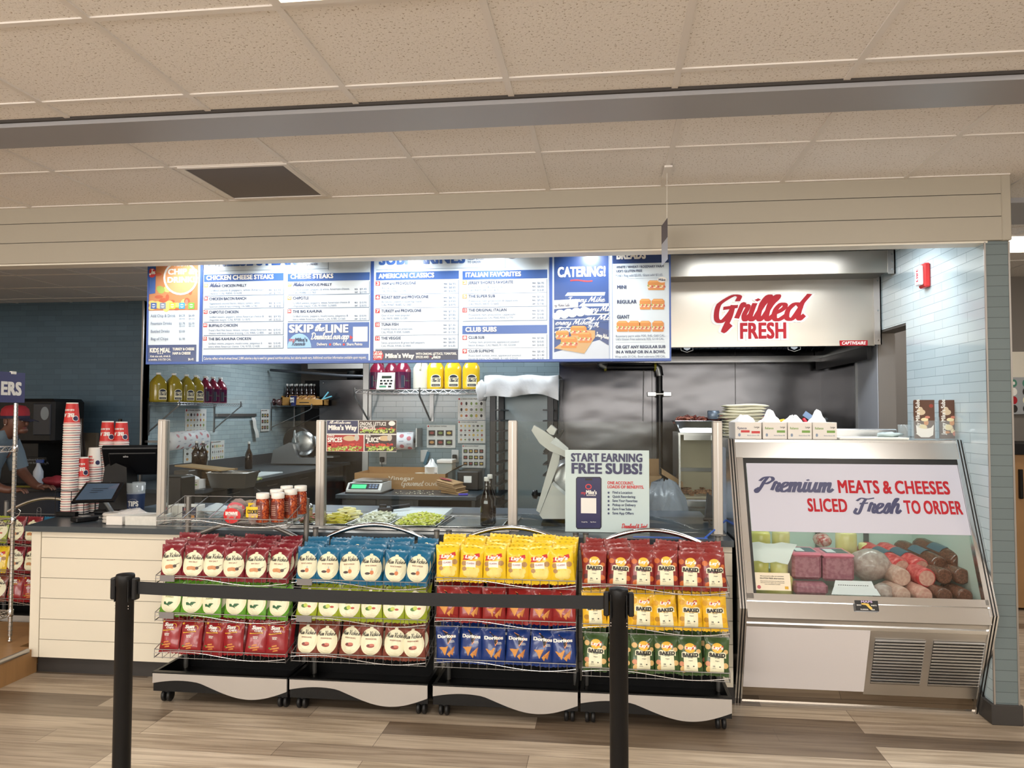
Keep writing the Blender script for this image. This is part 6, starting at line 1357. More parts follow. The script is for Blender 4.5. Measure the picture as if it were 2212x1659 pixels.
q = B(); q.lathe([(.035, 0), (.042, .01), (.042, .12), (.02, .17), (.014, .2)], (x, y, .936), mat('spray_white', (196, 204, 216), .35), 16); q.build('bottle', t); q = B(); q.box(x-.02, x+.05, y-.012, y+.012, 1.135, 1.165, mat('spray_blue', (50, 76, 140), .4), .004); q.build('trigger_head', t)
q = B(); a = py(118, 1052, 6.4); q.blob((a.x, 6.42, .985), .13, .07, .05, mat('red_checked_bag', (150, 46, 60), .5, var=.5, vscale=30), 16, 8, .25, 2); tag(q.build('red_bundle'), 'red patterned cloth bundle on the dark rear counter behind the cups', 'cloth')
q = B(); a = py(70, 1066, 6.4); q.box(a.x-.15, a.x+.15, 6.3, 6.4, .936, .94, mat('yellow_tray', (150, 136, 40), .5)); tag(q.build('yellow_mat'), 'thin yellow mat on the dark rear counter', 'mat')
q = B()
for k, (xx, w) in enumerate(((124, 26), (172, 20))):
    a, c = py(xx, 1000, 7.1), py(xx+w*2, 935, 7.1); q = B(); q.box(a.x, c.x, 7.08, 7.12, .936, c.z, mat('dark_cardboard', (92, 82, 68), .8), .004); tag(q.build('cardboard_sheet'), ('brown cardboard sheet leaning on the slate wall behind the tallest cup stack', 'brown cardboard box leaning on the slate wall behind the register')[k], 'cardboard')
for k, (xx, yt, yb) in enumerate(((174, 904, 1000), (258, 905, 1000))):
    a, c = py(xx, yb, 6.7), py(xx, yt, 6.7); h = c.z-.936; q = B(); q.lathe([(.04, 0), (.042, .01), (.042, h*.5), (.02, h*.72), (.016, h*.94), (.017, h)], (a.x, 6.7, .936), mat('amber_dark_glass', (34, 22, 16), .12), 14); tag(q.build('dark_bottle'), ('dark bottle behind the tallest cup stack on the rear counter', 'dark bottle behind the red cup stack near the register on the rear counter')[k], 'bottle')
# ---------------- person behind the wire shelf -----------------------------------------------------------------
SKIN = mat('brown_skin', (92, 58, 44), .5); SHIRT = mat('grey_blue_shirt', (96, 112, 124), .8, bump=.2, bscale=25); PANTS = mat('dark_trousers', (38, 40, 46), .8); CAPR, CAPN = mat('cap_red', (140, 26, 38), .8), mat('cap_navy', (28, 28, 52), .8)
t = thing('person', (-5.03, 5.75, 0), 'person in grey-blue shirt and red and navy cap bending behind the wire shelf', 'person')
px0, py0 = -5.03, 5.75
def skin_body(name, V, E, Rr, m, parent, root=0, lvl=2):
    me = bpy.data.meshes.new(name); me.from_pydata([Vector(v)-Vector(parent['_base']) for v in V], E, []); me.materials.append(m)
    o = bpy.data.objects.new(name, me); COL.objects.link(o); o.parent = parent
    sk = o.modifiers.new('skin', 'SKIN'); sk.use_smooth_shade = True
    for i, r in enumerate(Rr): me.skin_vertices[0].data[i].radius = r if isinstance(r, tuple) else (r, r)
    me.skin_vertices[0].data[root].use_root = True
    sb = o.modifiers.new('sub', 'SUBSURF'); sb.levels = sb.render_levels = lvl
    return o
X0, Y0 = px0, py0
HX, HZ = -4.795, 1.50      # head centre, leaning forward to the right
V = [(X0-.12, Y0, .94), (X0-.10, Y0, 1.10), (X0-.02, Y0, 1.24), (X0+.06, Y0, 1.345), (X0+.13, Y0, 1.41), (HX-.015, Y0, 1.46), (HX+.01, Y0, 1.53), (HX+.02, Y0, 1.585),
     (X0-.12, Y0-.09, .90), (X0-.10, Y0-.10, .5), (X0-.14, Y0-.10, .09), (X0-.12, Y0+.09, .90), (X0-.12, Y0+.10, .5), (X0-.16, Y0+.10, .09), (X0-.04, Y0-.11, .05), (X0-.06, Y0+.11, .05),
     (X0+.06, Y0-.18, 1.33), (X0+.10, Y0-.22, 1.10), (X0+.28, Y0-.16, .99), (X0+.35, Y0-.14, .985),
     (X0+.06, Y0+.18, 1.33), (X0+.12, Y0+.22, 1.10), (X0+.30, Y0+.16, .99), (X0+.37, Y0+.14, .985)]
E_ = [(0, 1), (1, 2), (2, 3), (3, 4), (4, 5), (5, 6), (6, 7), (0, 8), (8, 9), (9, 10), (10, 14), (0, 11), (11, 12), (12, 13), (13, 15), (3, 16), (16, 17), (17, 18), (18, 19), (3, 20), (20, 21), (21, 22), (22, 23)]
RR = [(.10, .12), (.09, .11), (.09, .11), (.075, .09), .052, .072, .092, .075, .085, .058, .04, .085, .058, .04, .035, .035, .058, .046, .034, .03, .058, .046, .034, .03]
skin_body('body', V, E_, RR, SKIN, t)
# face, ear, hand
q = B(); q.blob((HX+.005, Y0, 1.535), .098, .078, .115, SKIN, 18, 10); q.blob((HX+.10, Y0, 1.512), .018, .014, .02, SKIN, 8, 5); q.blob((HX+.068, Y0, 1.455), .035, .04, .028, SKIN, 10, 6)
q.blob((HX-.02, Y0-.078, 1.525), .016, .008, .028, SKIN, 10, 6); q.blob((HX+.092, Y0-.012, 1.475), .012, .02, .006, mat('lips', (110, 56, 54), .45), 8, 5)
for s_ in (-1, 1): q.blob((HX+.088, Y0+s_*.03, 1.535), .008, .013, .007, mat('eye_white', (220, 214, 206), .3), 8, 5); q.blob((HX+.094, Y0+s_*.03, 1.535), .004, .006, .006, BLACK, 6, 4)
q.build('head', t)
q = B(); q.blob((HX-.018, Y0-.089, 1.502), .006, .005, .006, mat('earring_silver', (220, 220, 220), .15, 1), 8, 5); q.build('earring', t)
q = B(); rg = []
for f, r, dz in ((0, 1.0, .0), (.25, 1.02, .03), (.55, .95, .065), (.8, .7, .09), (1, .2, .10)): rg.append([(HX-.005+.108*r*math.cos(2*math.pi*k/20), Y0+.09*r*math.sin(2*math.pi*k/20), 1.565+dz) for k in range(20)])
q.loft(rg, CAPR); q.lathe([(.092, 0), (.093, .022)], (HX-.004, Y0, 1.552), CAPN, 20, sx=1.18)
br = [[(HX+.085+dx, Y0+.085*w_*math.sin(a), 1.558-.02*dx/.09-.012*abs(math.sin(a))+zz) for a in [(-1+k/4)*1.2 for k in range(9)]] for dx, w_, zz in ((0, 1, 0), (.05, .92, 0), (.085, .6, 0), (.085, .6, -.005), (.04, .9, -.006), (0, 1, -.006))]
q.loft(br, CAPN, False, True, False); q.build('cap', t)
q = B(); rg = []
for z, x, rx, ry in ((.90, X0-.12, .155, .19), (1.0, X0-.11, .15, .18), (1.12, X0-.085, .142, .175), (1.24, X0-.03, .145, .195), (1.33, X0+.04, .14, .205), (1.40, X0+.09, .12, .15), (1.445, X0+.13, .085, .085)): rg.append([(x+rx*math.cos(2*math.pi*k/24), Y0+ry*math.sin(2*math.pi*k/24), z+.02*math.cos(2*math.pi*k/24)) for k in range(24)])
q.loft(rg, SHIRT, False)
for s_ in (-1, 1): q.tube([(X0+.05, Y0+s_*.15, 1.35), (X0+.065, Y0+s_*.20, 1.25), (X0+.09, Y0+s_*.225, 1.13)], [.085, .078, .072], SHIRT, 14)
q.build('shirt', t)
q = B()
for s_ in (-1, 1): q.tube([(X0-.12, Y0+s_*.085, .96), (X0-.115, Y0+s_*.10, .7), (X0-.11, Y0+s_*.10, .48), (X0-.145, Y0+s_*.10, .08)], [.115, .105, .085, .07], PANTS, 14); q.blob((X0-.08, Y0+s_*.11, .04), .12, .05, .04, BLACK, 12, 6)
q.build('trousers', t)
for s_ in (-1, 1):
    hx, hy, hz = X0+.36+.01*s_, Y0+s_*.14, .985
    q = B(); q.blob((hx+.03, hy, hz), .045, .036, .02, SKIN, 12, 6)
    for k in range(4): yy = hy+(-.024+.016*k); L_ = (.055, .066, .062, .048)[k]; q.tube([(hx+.06, yy, hz), (hx+.06+L_*.5, yy, hz+.004), (hx+.06+L_*.85, yy, hz-.012), (hx+.06+L_, yy, hz-.026)], [.009, .0085, .008, .006], SKIN, 8)
    q.tube([(hx+.005, hy-s_*.028, hz), (hx+.035, hy-s_*.05, hz-.006), (hx+.065, hy-s_*.055, hz-.016)], [.011, .010, .007], SKIN, 8)
    q.build('hand', t)
# ======================= left passage counter and wall =======================================================
LX = -4.69
t = thing('passage_counter', (-4.2, 8.6, 0), 'charcoal counter running back along the left tiled wall', 'counter')
B().box(LX+.004, -3.72, 6.75, 10.6, .06, .872, DARK).build('cabinet', t)
q = B(); q.prism([(LX+.004, 6.62), (-3.75, 6.5), (-3.62, 6.6), (-3.62, 10.62), (LX+.004, 10.62)], (0, 0, .872), (1, 0, 0), (0, 1, 0), (0, 0, .034), STONE); q.build('countertop', t)
B().box(LX+.004, LX+.02, 7.31, 10.62, .906, 1.04, STONE).build('splash_back', t)
for k in range(4):
    q = B(); q.box(-3.722, -3.712, 6.9+k*.9, 7.72+k*.9, .12, .85, mat('dark_drawer_front', (64, 66, 68), .4), .003); d_ = q.build('door', t)
    q = B(); q.tube([(-3.70, 7.2+k*.9, .80), (-3.70, 7.45+k*.9, .80)], .006, STEELD, 8); q.build('handle', d_)
def shelf_left(y0, y1, z, label, dep=.36):
    t = thing('wall_shelf', (LX+dep/2, (y0+y1)/2, z-.03), label, 'shelf')
    q = B(); x1 = LX+dep
    for x in (LX+.02, x1): q.tube([(x, y0, z), (x, y1, z)], .005, CHROME, 6); q.tube([(x, y0, z-.025), (x, y1, z-.025)], .004, CHROME, 6)
    for k in range(int((y1-y0)/.03)+1): q.tube([(LX+.02, y0+.03*k, z), (x1, y0+.03*k, z)], .0022, CHROME, 4)
    zg = [(x1, y0+.028*k, z-(.002 if k % 2 else .024)) for k in range(int((y1-y0)/.028)+1)]; q.tube(zg, .0022, CHROME, 4); q.build('wire_deck', t)
    for y in (y0+.03, y1-.04):
        q = B(); q.box(LX, LX+.012, y-.012, y+.012, z-.34, z+.05, STEELD); q.tube([(LX+.012, y, z-.30), (x1-.04, y, z-.06), (x1, y, z-.03), (x1, y, z+.03)], .008, STEELD, 6); q.build('bracket', t)
    return t
def pxl(x, y): return px(x, y, LX)
zs1 = px(330, 868, LX).z
a1, a2 = pxl(322, 868), pxl(455, 868)
SZ1 = 1.708; shelf_left(a1.y-.04, a2.y+.12, SZ1, 'wire wall shelf of yellow and purple jugs on the left tiled wall', .34)
b1, b2 = pxl(560, 876), pxl(618, 876)
SZ2 = 1.70; b1.y = 10.4; b2.y = 10.9; shelf_left(10.3, 11.2, SZ2, 'wire wall shelf with wooden crates and brown bottles, deeper in the left passage', .60)
OIL, OILB, VIN, VCAP = mat('olive_oil_jug', (150, 132, 34), .2, coat=.4), mat('bright_oil_jug', (228, 188, 34), .2, coat=.4), mat('red_vinegar_jug', (122, 30, 54), .18, coat=.4), mat('jug_cap_white', (226, 224, 218), .4)
VDARK = mat('vinegar_lower_dark', (72, 22, 52), .2)
LCRM, LDRK = mat('jug_label_cream', (232, 222, 186), .5), mat('jug_label_navy', (36, 40, 58), .5)
def jug_mesh(col, kind, cap=VCAP):
    """one gallon jug facing -Y; kind oil or vinegar"""
    q = B(); w, d, h = .15, .13, .30
    def ring(z, k, e=4):
        r = []
        for j in range(24):
            a = 2*math.pi*j/24; c, s_ = math.cos(a), math.sin(a); f = (abs(c)**e+abs(s_)**e)**(-1/e); r.append((w/2*k*f*c, d/2*k*f*s_, z))
        return r
    pr = [(0, .9, 4), (.006, .98, 4), (.02, 1, 4), (.17, 1, 4), (.20, .97, 3.5), (.235, .72, 3), (.262, .42, 2.4), (.272, .28, 2), (.282, .26, 2)] if kind == 'oil' else [(0, .9, 2.2), (.006, .98, 2.2), (.02, 1, 2.2), (.175, 1, 2.2), (.21, .82, 2.2), (.245, .5, 2), (.268, .28, 2), (.282, .24, 2)]
    q.loft([ring(*p) for p in pr], col)
    if kind != 'oil': q.loft([[(x*1.004, y*1.004, z) for x, y, z in ring(zz, 1, 2.2)] for zz in (.012, .16)], VDARK, False)
    q.lathe([(.023, .280), (.024, .282), (.024, .298), (.022, .30), (0, .30)], (0, 0, 0), cap, 16)
    q.tube([(0, .035, .262), (0, .06, .25), (0, .066, .225), (0, .062, .18)], .011, col, 8)
    body = q
    yy = -d/2-.0015
    if kind == 'oil':
        for k in range(5): body.obox((-.052+.012*k, -.052+.006*k, .188+.014*k), .003, .003, .05, mat('jug_rib', (186, 166, 70), .2), ry=-.5)
        pts = [(-.043, .022), (.043, .022), (.043, .105)]+[(.043*math.cos(a), .105+.03*math.sin(a)) for a in [math.pi*k/8 for k in range(1, 8)]]+[(-.043, .105)]
        body.add([(x+.01, yy, z) for x, z in pts], [tuple(range(len(pts)))], LCRM)
        mp = lambda u, v, d=0: (u+.01, yy-.0008-d, v)
        patch(body, mp, -.036, .036, .028, .048, LDRK); pts = [(-.034, .105)]+[(.034*math.cos(a), .107+.022*math.sin(a)) for a in [math.pi-math.pi*k/8 for k in range(9)]]
        body.add([mp(x, z) for x, z in pts], [tuple(range(len(pts)))], LDRK)
        script(body, 'Olive Oil', lambda u, v, d=0: mp(u, v, .0006+d), LDRK, .016, 0, .068, .17, .07, 'c'); text(body, 'POMACE', lambda u, v, d=0: mp(u, v, .0006+d), LDRK, .006, 0, .096, .03, .03, 'c')
        text(body, '75% CANOLA OIL', lambda u, v, d=0: mp(u, v, .0008+d), LCRM, .007, 0, .034, .03, .056, 'c')
    else:
        mp = lambda u, v, d=0: ((.0755+d)*math.sin(u/.075), -(.0655+d)*math.cos(u/.075), v)
        patch(body, mp, -.07, .015, .02, .13, LDRK, 8, 1); patch(body, mp, .015, .075, .03, .125, LCRM, 6, 1)
        text(body, 'Red Wine', lambda u, v, d=0: mp(u, v, .001+d), LDRK, .011, .045, .095, .04, .045, 'c'); text(body, 'VINEGAR', lambda u, v, d=0: mp(u, v, .001+d), mat('label_green', (60, 90, 70), .5), .013, .045, .075, .06, .048, 'c')
    return body
JO = jug_mesh(OIL, 'oil').build('oil_jug', origin=(0, 0, 0)); JV = jug_mesh(VIN, 'vinegar').build('vinegar_jug', origin=(0, 0, 0)); JB = jug_mesh(OILB, 'oil').build('oil_jug', origin=(0, 0, 0))
HALF = mat('cloudy_jug', (206, 206, 190), .25)
def put(proto, first, loc, rz, label, cat, group, sc=None):
    o = proto if first else proto.copy()
    if not first: COL.objects.link(o)
    o.location = loc; o.rotation_euler = (0, 0, rz)
    if sc: o.scale = sc
    return tag(o, label, cat, group)
# jugs on the left shelf face into the room (+X), nearest first
LY = [(358, 868), (392, 869), (424, 871), (437, 872)]
yl = [7.40, 7.56, 7.82, 8.02]
for k in range(4): put(JO, k == 0, (LX+.14 if k == 0 else LX+.225, [7.36, 7.50, 7.74, 7.93][k], SZ1+.004), R(62), 'yellow oil jug on the left wall shelf, %s' % ['nearest and turned to the wall', 'second from the near end', 'third from the near end', 'last before the purple jugs'][k], 'oil jug', 'oil jugs on the left wall shelf')
for k, (x, y) in enumerate(((.23, 8.12), (.23, 8.29), (.23, 8.46), (.09, 8.2), (.09, 8.4))): put(JV, k == 0, (LX+x, y, SZ1+.004), R(52), 'purple vinegar jug on the left wall shelf, %s' % ['front row next to the yellow jugs', 'front row middle', 'front row far end', 'back row near', 'back row far'][k], 'vinegar jug', 'vinegar jugs on the left wall shelf')
# posters and rail on the left wall
PAP = mat('poster_paper', (216, 216, 210), .6)
PCOL = [mat('poster_%s' % n, c, .6) for n, c in (('dark', (58, 50, 46)), ('bread', (190, 142, 84)), ('meat', (150, 74, 66)), ('green', (130, 148, 84)), ('mustard', (206, 176, 84)), ('grey', (130, 128, 126)))]
def poster(name, f, w, h, label, rows, cols, seed, head='PREP GUIDE', hc=INK, dark=False):
    """f(u, v, d) maps poster metres to the wall; origin lower left"""
    q = B(); q.add([f(0, 0), f(w, 0), f(w, h), f(0, h), f(0, 0, .003), f(w, 0, .003), f(w, h, .003), f(0, h, .003)], [(0, 3, 2, 1), (4, 5, 6, 7), (0, 1, 5, 4), (1, 2, 6, 5), (2, 3, 7, 6), (3, 0, 4, 7)], PAP)
    fr = lambda u, v, d=0: f(u, v, .0038+d); rnd = random.Random(seed)
    text(q, head, fr, hc, h*.045, w*.1, h*.92, .05, w*.6); disc(q, fr, w*.05, h*.94, w*.03, w*.03, RED, 10)
    for j in range(rows):
        for i in range(cols):
            u0 = w*(.06+.9*i/cols); v0 = h*(.06+.82*j/rows); cw, chh = w*.9/cols*.78, h*.82/rows*.62; m = PCOL[0] if dark else rnd.choice(PCOL)
            if dark: patch(q, fr, u0, u0+cw, v0+chh*.2, v0+chh*1.15, m); disc(q, lambda u, v, d=0: f(u, v, .0046), u0+cw*.5, v0+chh*.7, cw*.34, chh*.24, PCOL[1+(i+j) % 4], 10)
            else: disc(q, fr, u0+cw*.5, v0+chh*.75, cw*.42*rnd.uniform(.6, 1), chh*.5*rnd.uniform(.6, 1), m, 9); 
            patch(q, fr, u0, u0+cw*.8, v0, v0+chh*.07, PCOL[5])
    return tag(q.build(name), label, 'poster', 'prep posters on the kitchen tiles')
def lw(x1, y1, x2, y2, dep=.0):
    """poster on the left wall between two photo corners -> mapping, width, height"""
    a, c = px(x1, y2, LX+.004), px(x2, (y1+y2)/2, LX+.004); z1 = px(x1, y1, LX+.004).z
    return (lambda u, v, d=0: (LX+.004+dep+d, a.y+u, a.z+v)), c.y-a.y, z1-a.z
for k, (x1, y1, x2, y2, lb, rr, cc, hd) in enumerate(((399, 883, 445, 940, 'tall picture poster under the jug shelf on the left tiled wall', 4, 6, 'UTENSIL GUIDE'), (396, 945, 436, 1002, 'picture poster below the paper roll on the left tiled wall', 4, 3, 'BURGERS'), (436, 941, 452, 998, 'narrow white poster right of the paper roll on the left tiled wall', 4, 2, 'SALADS'), (454, 953, 483, 998, 'small picture chart of bottles beside the lower posters on the left wall', 3, 6, 'SIZES'), (562, 884, 580, 932, 'dark picture poster below the crate shelf deeper in the left passage', 3, 3, 'BACON PREP'))):
    f_, w, h = lw(x1, y1, x2, y2, .002*k); poster('wall_poster', f_, w, h, lb, rr, cc, k+3, hd, dark=k == 4)
q = B(); a, c = px(468, 897, LX+.02), px(553, 897, LX+.02); q.box(LX+.001, LX+.03, a.y, c.y, a.z-.02, a.z+.02, ALU, .004); tag(q.build('ticket_rail'), 'aluminium ticket rail on the left tiled wall', 'rail')
q = B(); a = px(548, 900, LX+.03); w = .05
rg = [[(LX+.034+.006*math.sin(j*1.7)+.02*j/6, a.y-w+.1*j/6+i*w*2/4-.02, a.z-.012-.045*j) for i in range(5)] for j in range(7)]; q.loft(rg, mat('hanging_receipt', (220, 218, 212), .6), False, True, False); tag(q.build('receipt_strip'), 'long white paper strip hanging from the ticket rail', 'paper')
def roll(name, c0, c1, r, label, mapv):
    c0, c1 = Vector(c0), Vector(c1); t = thing(name, (c0+c1)/2-Vector((0, 0, r)), label, 'paper roll'); a = (c1-c0).normalized(); u = a.cross(Vector((0, 0, 1))).normalized(); v = u.cross(a); L_ = (c1-c0).length
    ring = lambda p, rr: [p+(u*math.cos(2*math.pi*k/28)+v*math.sin(2*math.pi*k/28))*rr for k in range(28)]
    RP = mat('wrap_paper', (226, 226, 228), .5); q = B(); q.loft([ring(c0, .022), ring(c0, r), ring(c1, r), ring(c1, .022)], RP, False, True); q.build('paper', t)
    q = B(); rp = mat('wrap_logo_red', (190, 108, 118), .55); rp2 = mat('wrap_logo_grey', (150, 156, 172), .55)
    for i in range(6):
        for k in range(10):
            an = 2*math.pi*k/10+(i % 2)*.3; x0 = L_*(.08+.17*i)
            mp = lambda uu, vv, d=0: c0+a*(x0+uu)+(u*math.cos(an+vv/r)+v*math.sin(an+vv/r))*(r+.0012)
            if x0 < L_*.97:
                if (i+k) % 2: disc(q, mp, 0, 0, min(.022, L_*.07), .022, rp, 12)
                else: patch(q, mp, -.025, .02, -.003, .003, rp2)
    q.build('printed_logos', t)
    q = B(); q.tube([c0-a*.03, c1+a*.03], .02, BLACKM, 12); q.build('spindle', t)
    return t
a = py(366, 953, 6.98); 
t = roll('wrap_roll', (px(363, 954, LX+.24).x, px(363, 954, LX+.24).y, px(363, 954, LX+.24).z), (LX+.24, px(437, 946, LX+.24).y, px(437, 946, LX+.24).z), .095, 'large white roll of red-printed wrap on the left tiled wall', None)
c0 = px(363, 954, LX+.24); c1 = px(437, 946, LX+.24)
for c in (c0, c1):
    q = B(); q.box(LX+.001, LX+.27, c.y-.025 if c is c0 else c.y+.015, c.y-.018 if c is c0 else c.y+.022, c.z-.012, c.z+.012, STEELD); q.build('wall_bracket', t)
# crates, bottles on the second shelf
CRATE = mat('crate_wood', (190, 142, 74), .6, var=.15, vscale=12)
t = thing('wooden_crate', (LX+.2, b1.y+.15, SZ2+.004), 'wooden crate of brown bottles on the crate shelf', 'crate')
q = B(); y0, y1 = b1.y+.12, b1.y+.66
y0, y1 = 10.62, 10.95; q.box(LX+.03, LX+.50, y0, y0+.012, SZ2+.004, SZ2+.13, CRATE).box(LX+.488, LX+.50, y0, y1, SZ2+.004, SZ2+.10, CRATE).box(LX+.03, LX+.042, y0, y1, SZ2+.004, SZ2+.15, CRATE).box(LX+.03, LX+.50, y1-.012, y1, SZ2+.004, SZ2+.15, CRATE).box(LX+.03, LX+.50, y0, y1, SZ2+.004, SZ2+.014, CRATE); q.build('crate_body', t)
AMB = mat('amber_glass', (34, 16, 10), .1, coat=.5); 
def bottle_mesh(h, r, m, cap=VCAP, neck=.014):
    q = B(); q.lathe([(r*.8, 0), (r, .008), (r, h*.52), (r*.82, h*.60), (neck*1.1, h*.74), (neck, h*.80), (neck, h*.93), (neck*.9, h*.94)], (0, 0, 0), m, 18); q.lathe([(neck*1.15, h*.915), (neck*1.2, h*.92), (neck*1.2, h*.99), (neck, h), (0, h)], (0, 0, 0), cap, 12); return q
BT = bottle_mesh(.31, .038, AMB).build('brown_bottle', origin=(0, 0, 0))
bi = 0
for r_ in range(2):
    for k in range(6):
        put(BT, bi == 0, (LX+.085+.073*k, y0+.07+.11*r_, SZ2+.016), 0, 'brown bottle with white cap in the wooden crate, %s row, %s from the near end' % (['front', 'rear'][r_], ORD[k]), 'bottle', 'brown bottles in the crate'); bi += 1
t = thing('wooden_tray', (LX+.28, b1.y+.9, SZ2+.004), 'long wooden tray of wrapped cookies jutting from the crate shelf', 'tray')
ca, cb = py(626, 876, 10.42), py(700, 876, 10.42); zt_ = SZ2+.004
q = B(); q.box(ca.x, cb.x, 10.40, 10.412, zt_, zt_+.09, CRATE).box(ca.x, ca.x+.015, 10.40, 10.6, zt_, zt_+.15, CRATE).box(cb.x-.015, cb.x, 10.40, 10.6, zt_, zt_+.08, CRATE).box(ca.x, cb.x, 10.59, 10.6, zt_, zt_+.09, CRATE).box(ca.x, cb.x, 10.4, 10.6, zt_, zt_+.012, CRATE); q.build('tray_body', t)
q = B(); q.box(ca.x+.15, ca.x+.29, 10.397, 10.40, zt_+.04, zt_+.052, INK); q.build('slot', t)
CKM = meat('cookie_bake', (206, 158, 92), (120, 72, 40), 40, .5)
for k in range(5):
    q = B(); q.lathe([(.04, 0), (.046, .008), (.04, .02), (0, .022)], (0, 0, 0), CKM, 14); q.rot(Matrix.Translation((ca.x+.075+.062*k, 10.47+.02*(k % 2), zt_+.105)) @ Matrix.Rotation(R(70), 4, 'X')); tag(q.build('cookie'), 'wrapped cookie standing in the wooden tray, %s from the left' % ORD[k], 'cookie', 'cookies in the wooden tray')
q = B(); q.blob(((ca.x+cb.x)/2+.05, 10.5, zt_+.075), .13, .06, .035, mat('cookie_film', (206, 196, 186), .15, alpha=.6), 14, 7, .4, 4); tag(q.build('cookie_film'), 'clear film crumpled over the cookies in the wooden tray', 'plastic film')
for k, (dx, dz) in enumerate(((.10, .11), (.15, .05))):
    q = B(); q.tube([(cb.x-.06, 10.48, zt_+.075+.012*k), (cb.x-.06+dx, 10.48, zt_+.085+dz)], .011, mat('tong_blue', (120, 196, 216), .4), 8); tag(q.build('tongs'), 'pale blue tongs arm sticking out of the wooden tray, %s one' % ['upper', 'lower'][k], 'tongs')
t = thing('navy_cup', py(633, 872, 10.33), 'navy printed paper cup in front of the wooden tray', 'cup'); x, y, _ = t.location; zc = SZ2+.004; c_ = py(634, 860, 10.34)
q = B(); q.lathe([(.034, 0), (.045, .13), (.047, .132), (.047, .138), (.043, .138)], (c_.x, 10.34, zc), mat('cup_navy', (36, 44, 96), .5), 20); q.build('cup_body', t); q = B(); mp = lambda u, v, d=0: (c_.x+u, 10.34-.047-d, zc+v); text(q, 'BIG', mp, PW, .03, 0, .085, .07, .06, 'c'); text(q, 'LIVE', mp, PW, .03, 0, .045, .07, .06, 'c'); q.build('lettering', t)
for k, (x, m) in enumerate(((564, (60, 56, 50)), (579, (196, 90, 84)), (590, (70, 44, 44)), (602, (96, 70, 66)))):
    q = B(); c_ = py(x, 862, 10.42); q.blob((c_.x, 10.42, SZ2+.055), .05, .05, .05, mat('snack_wrap_%d' % k, m, .25, coat=.5), 12, 6, .5, k+2); tag(q.build('snack_packet'), 'shiny wrapped snack on the crate shelf, %s from the near end' % ORD[k], 'snack packet')
# things on the passage counter
for k, (x, yb, Y_, h, nm) in enumerate(((424, 1006, 7.3, .25, 'left one of the pair on the passage counter'), (438, 1007, 7.32, .25, 'right one of the pair on the passage counter'), (537, 1012, 9.1, .34, 'standing alone against the left tiled wall'))):
    a = py(x, yb, Y_); zc = CZ if k == 2 else 1.07; q = bottle_mesh(h, .045, AMB); o = q.build('brown_bottle', origin=(0, 0, 0)); o.location = (a.x, Y_, zc); tag(o, 'brown glass bottle with white cap, %s' % nm, 'bottle')
KRAFT = mat('kraft_card', (128, 102, 72), .8, var=.1, vscale=20)
for k in range(7):
    q = B(); a, c = py(402, 1040, 7.0), py(500, 1040, 7.0); q.obox(((a.x+c.x)/2-.02, 7.1, CZ+.012+.022*k), .36, .30, .018, KRAFT, rz=R(-12+2*math.sin(k))); tag(q.build('card_tray'), 'flat kraft tray under the two brown bottles, %s from the bottom' % ORD[k], 'cardboard tray', 'stack of kraft trays')
q = B(); q.obox((py(445, 1010, 7.0).x, 6.98, CZ+.172), .5, .24, .012, mat('pale_board', (186, 156, 112), .7), rz=R(-10), ry=R(4)); tag(q.build('wooden_board'), 'thin pale board lying on top of the kraft trays', 'board')
q = B(); a, c = py(378, 1065, 6.75), py(412, 1020, 6.75); q.box(a.x, c.x, 6.72, 6.95, CZ, CZ+.16, mat('dark_bin', (70, 68, 64), .5), .006); tag(q.build('dark_box'), 'dark box behind the register end of the passage counter', 'box')
q = B(); a, c = py(449, 1048, 6.75), py(536, 1022, 6.75); q.add([(a.x, 6.72, c.z-.0), (c.x, 6.72, c.z), (c.x, 6.98, c.z), (a.x, 6.98, c.z), (a.x+.03, 6.75, CZ), (c.x-.03, 6.75, CZ), (c.x-.03, 6.95, CZ), (a.x+.03, 6.95, CZ)], [(0, 4, 5, 1), (1, 5, 6, 2), (2, 6, 7, 3), (3, 7, 4, 0), (4, 7, 6, 5)], STEELD); q.tube([(a.x, 6.72, c.z), (c.x, 6.72, c.z), (c.x, 6.98, c.z), (a.x, 6.98, c.z)], .006, STEEL, 6, closed=True); tag(q.build('steel_pan'), 'deep grey steel food pan on the passage counter', 'pan')
glove_box(382, 432, 6.64, 'white glove box with green print on the passage counter behind the left post', GG, 5, .12, .085, CZ)
q = B(); a = py(600, 1020, 8.2); q.box(LX+.25, -3.70, 7.55, 8.5, CZ, CZ+.018, mat('white_cutting_board', (222, 230, 230), .45), .004); tag(q.build('cutting_board'), 'white cutting board on the passage counter in front of the slicer', 'cutting board')
q = B(); random.seed(8); c_ = py(548, 1033, 7.35)
for k in range(24): q.blob((c_.x+random.uniform(-.10, .08), 7.35+random.uniform(-.1, .08), CZ+.02+random.uniform(0, .05)), .03, .03, .014, random.choice([LET, mat('lettuce_pale', (206, 214, 150), .6), mat('onion_white', (226, 226, 206), .5)]), 8, 5, .5, k)
tag(q.build('lettuce_scraps'), 'loose lettuce and onion pieces on the passage counter beside the cutting board', 'lettuce', kind='stuff')
t = thing('knife', py(545, 1016, 7.5), 'dark-handled knife leaning over the yellow peppers on the passage counter', 'knife'); x, y, z = t.location
q = B(); q.tube([(x-.02, 7.5, CZ+.05), (x+.06, 7.55, CZ+.10)], .012, BLACK, 8); q.build('handle', t); q = B(); q.obox((x-.09, 7.46, CZ+.03), .16, .003, .03, CHROME, ry=R(-18)); q.build('blade', t)
def slicer(name, o, label, flip=1, s=1.0):
    """rotary food slicer with disc blade; faces -Y"""
    t = thing(name, o, label, 'slicer'); P_ = lambda x, y, z: (o[0]+flip*x*s, o[1]+y*s, o[2]+z*s)
    return t, P_
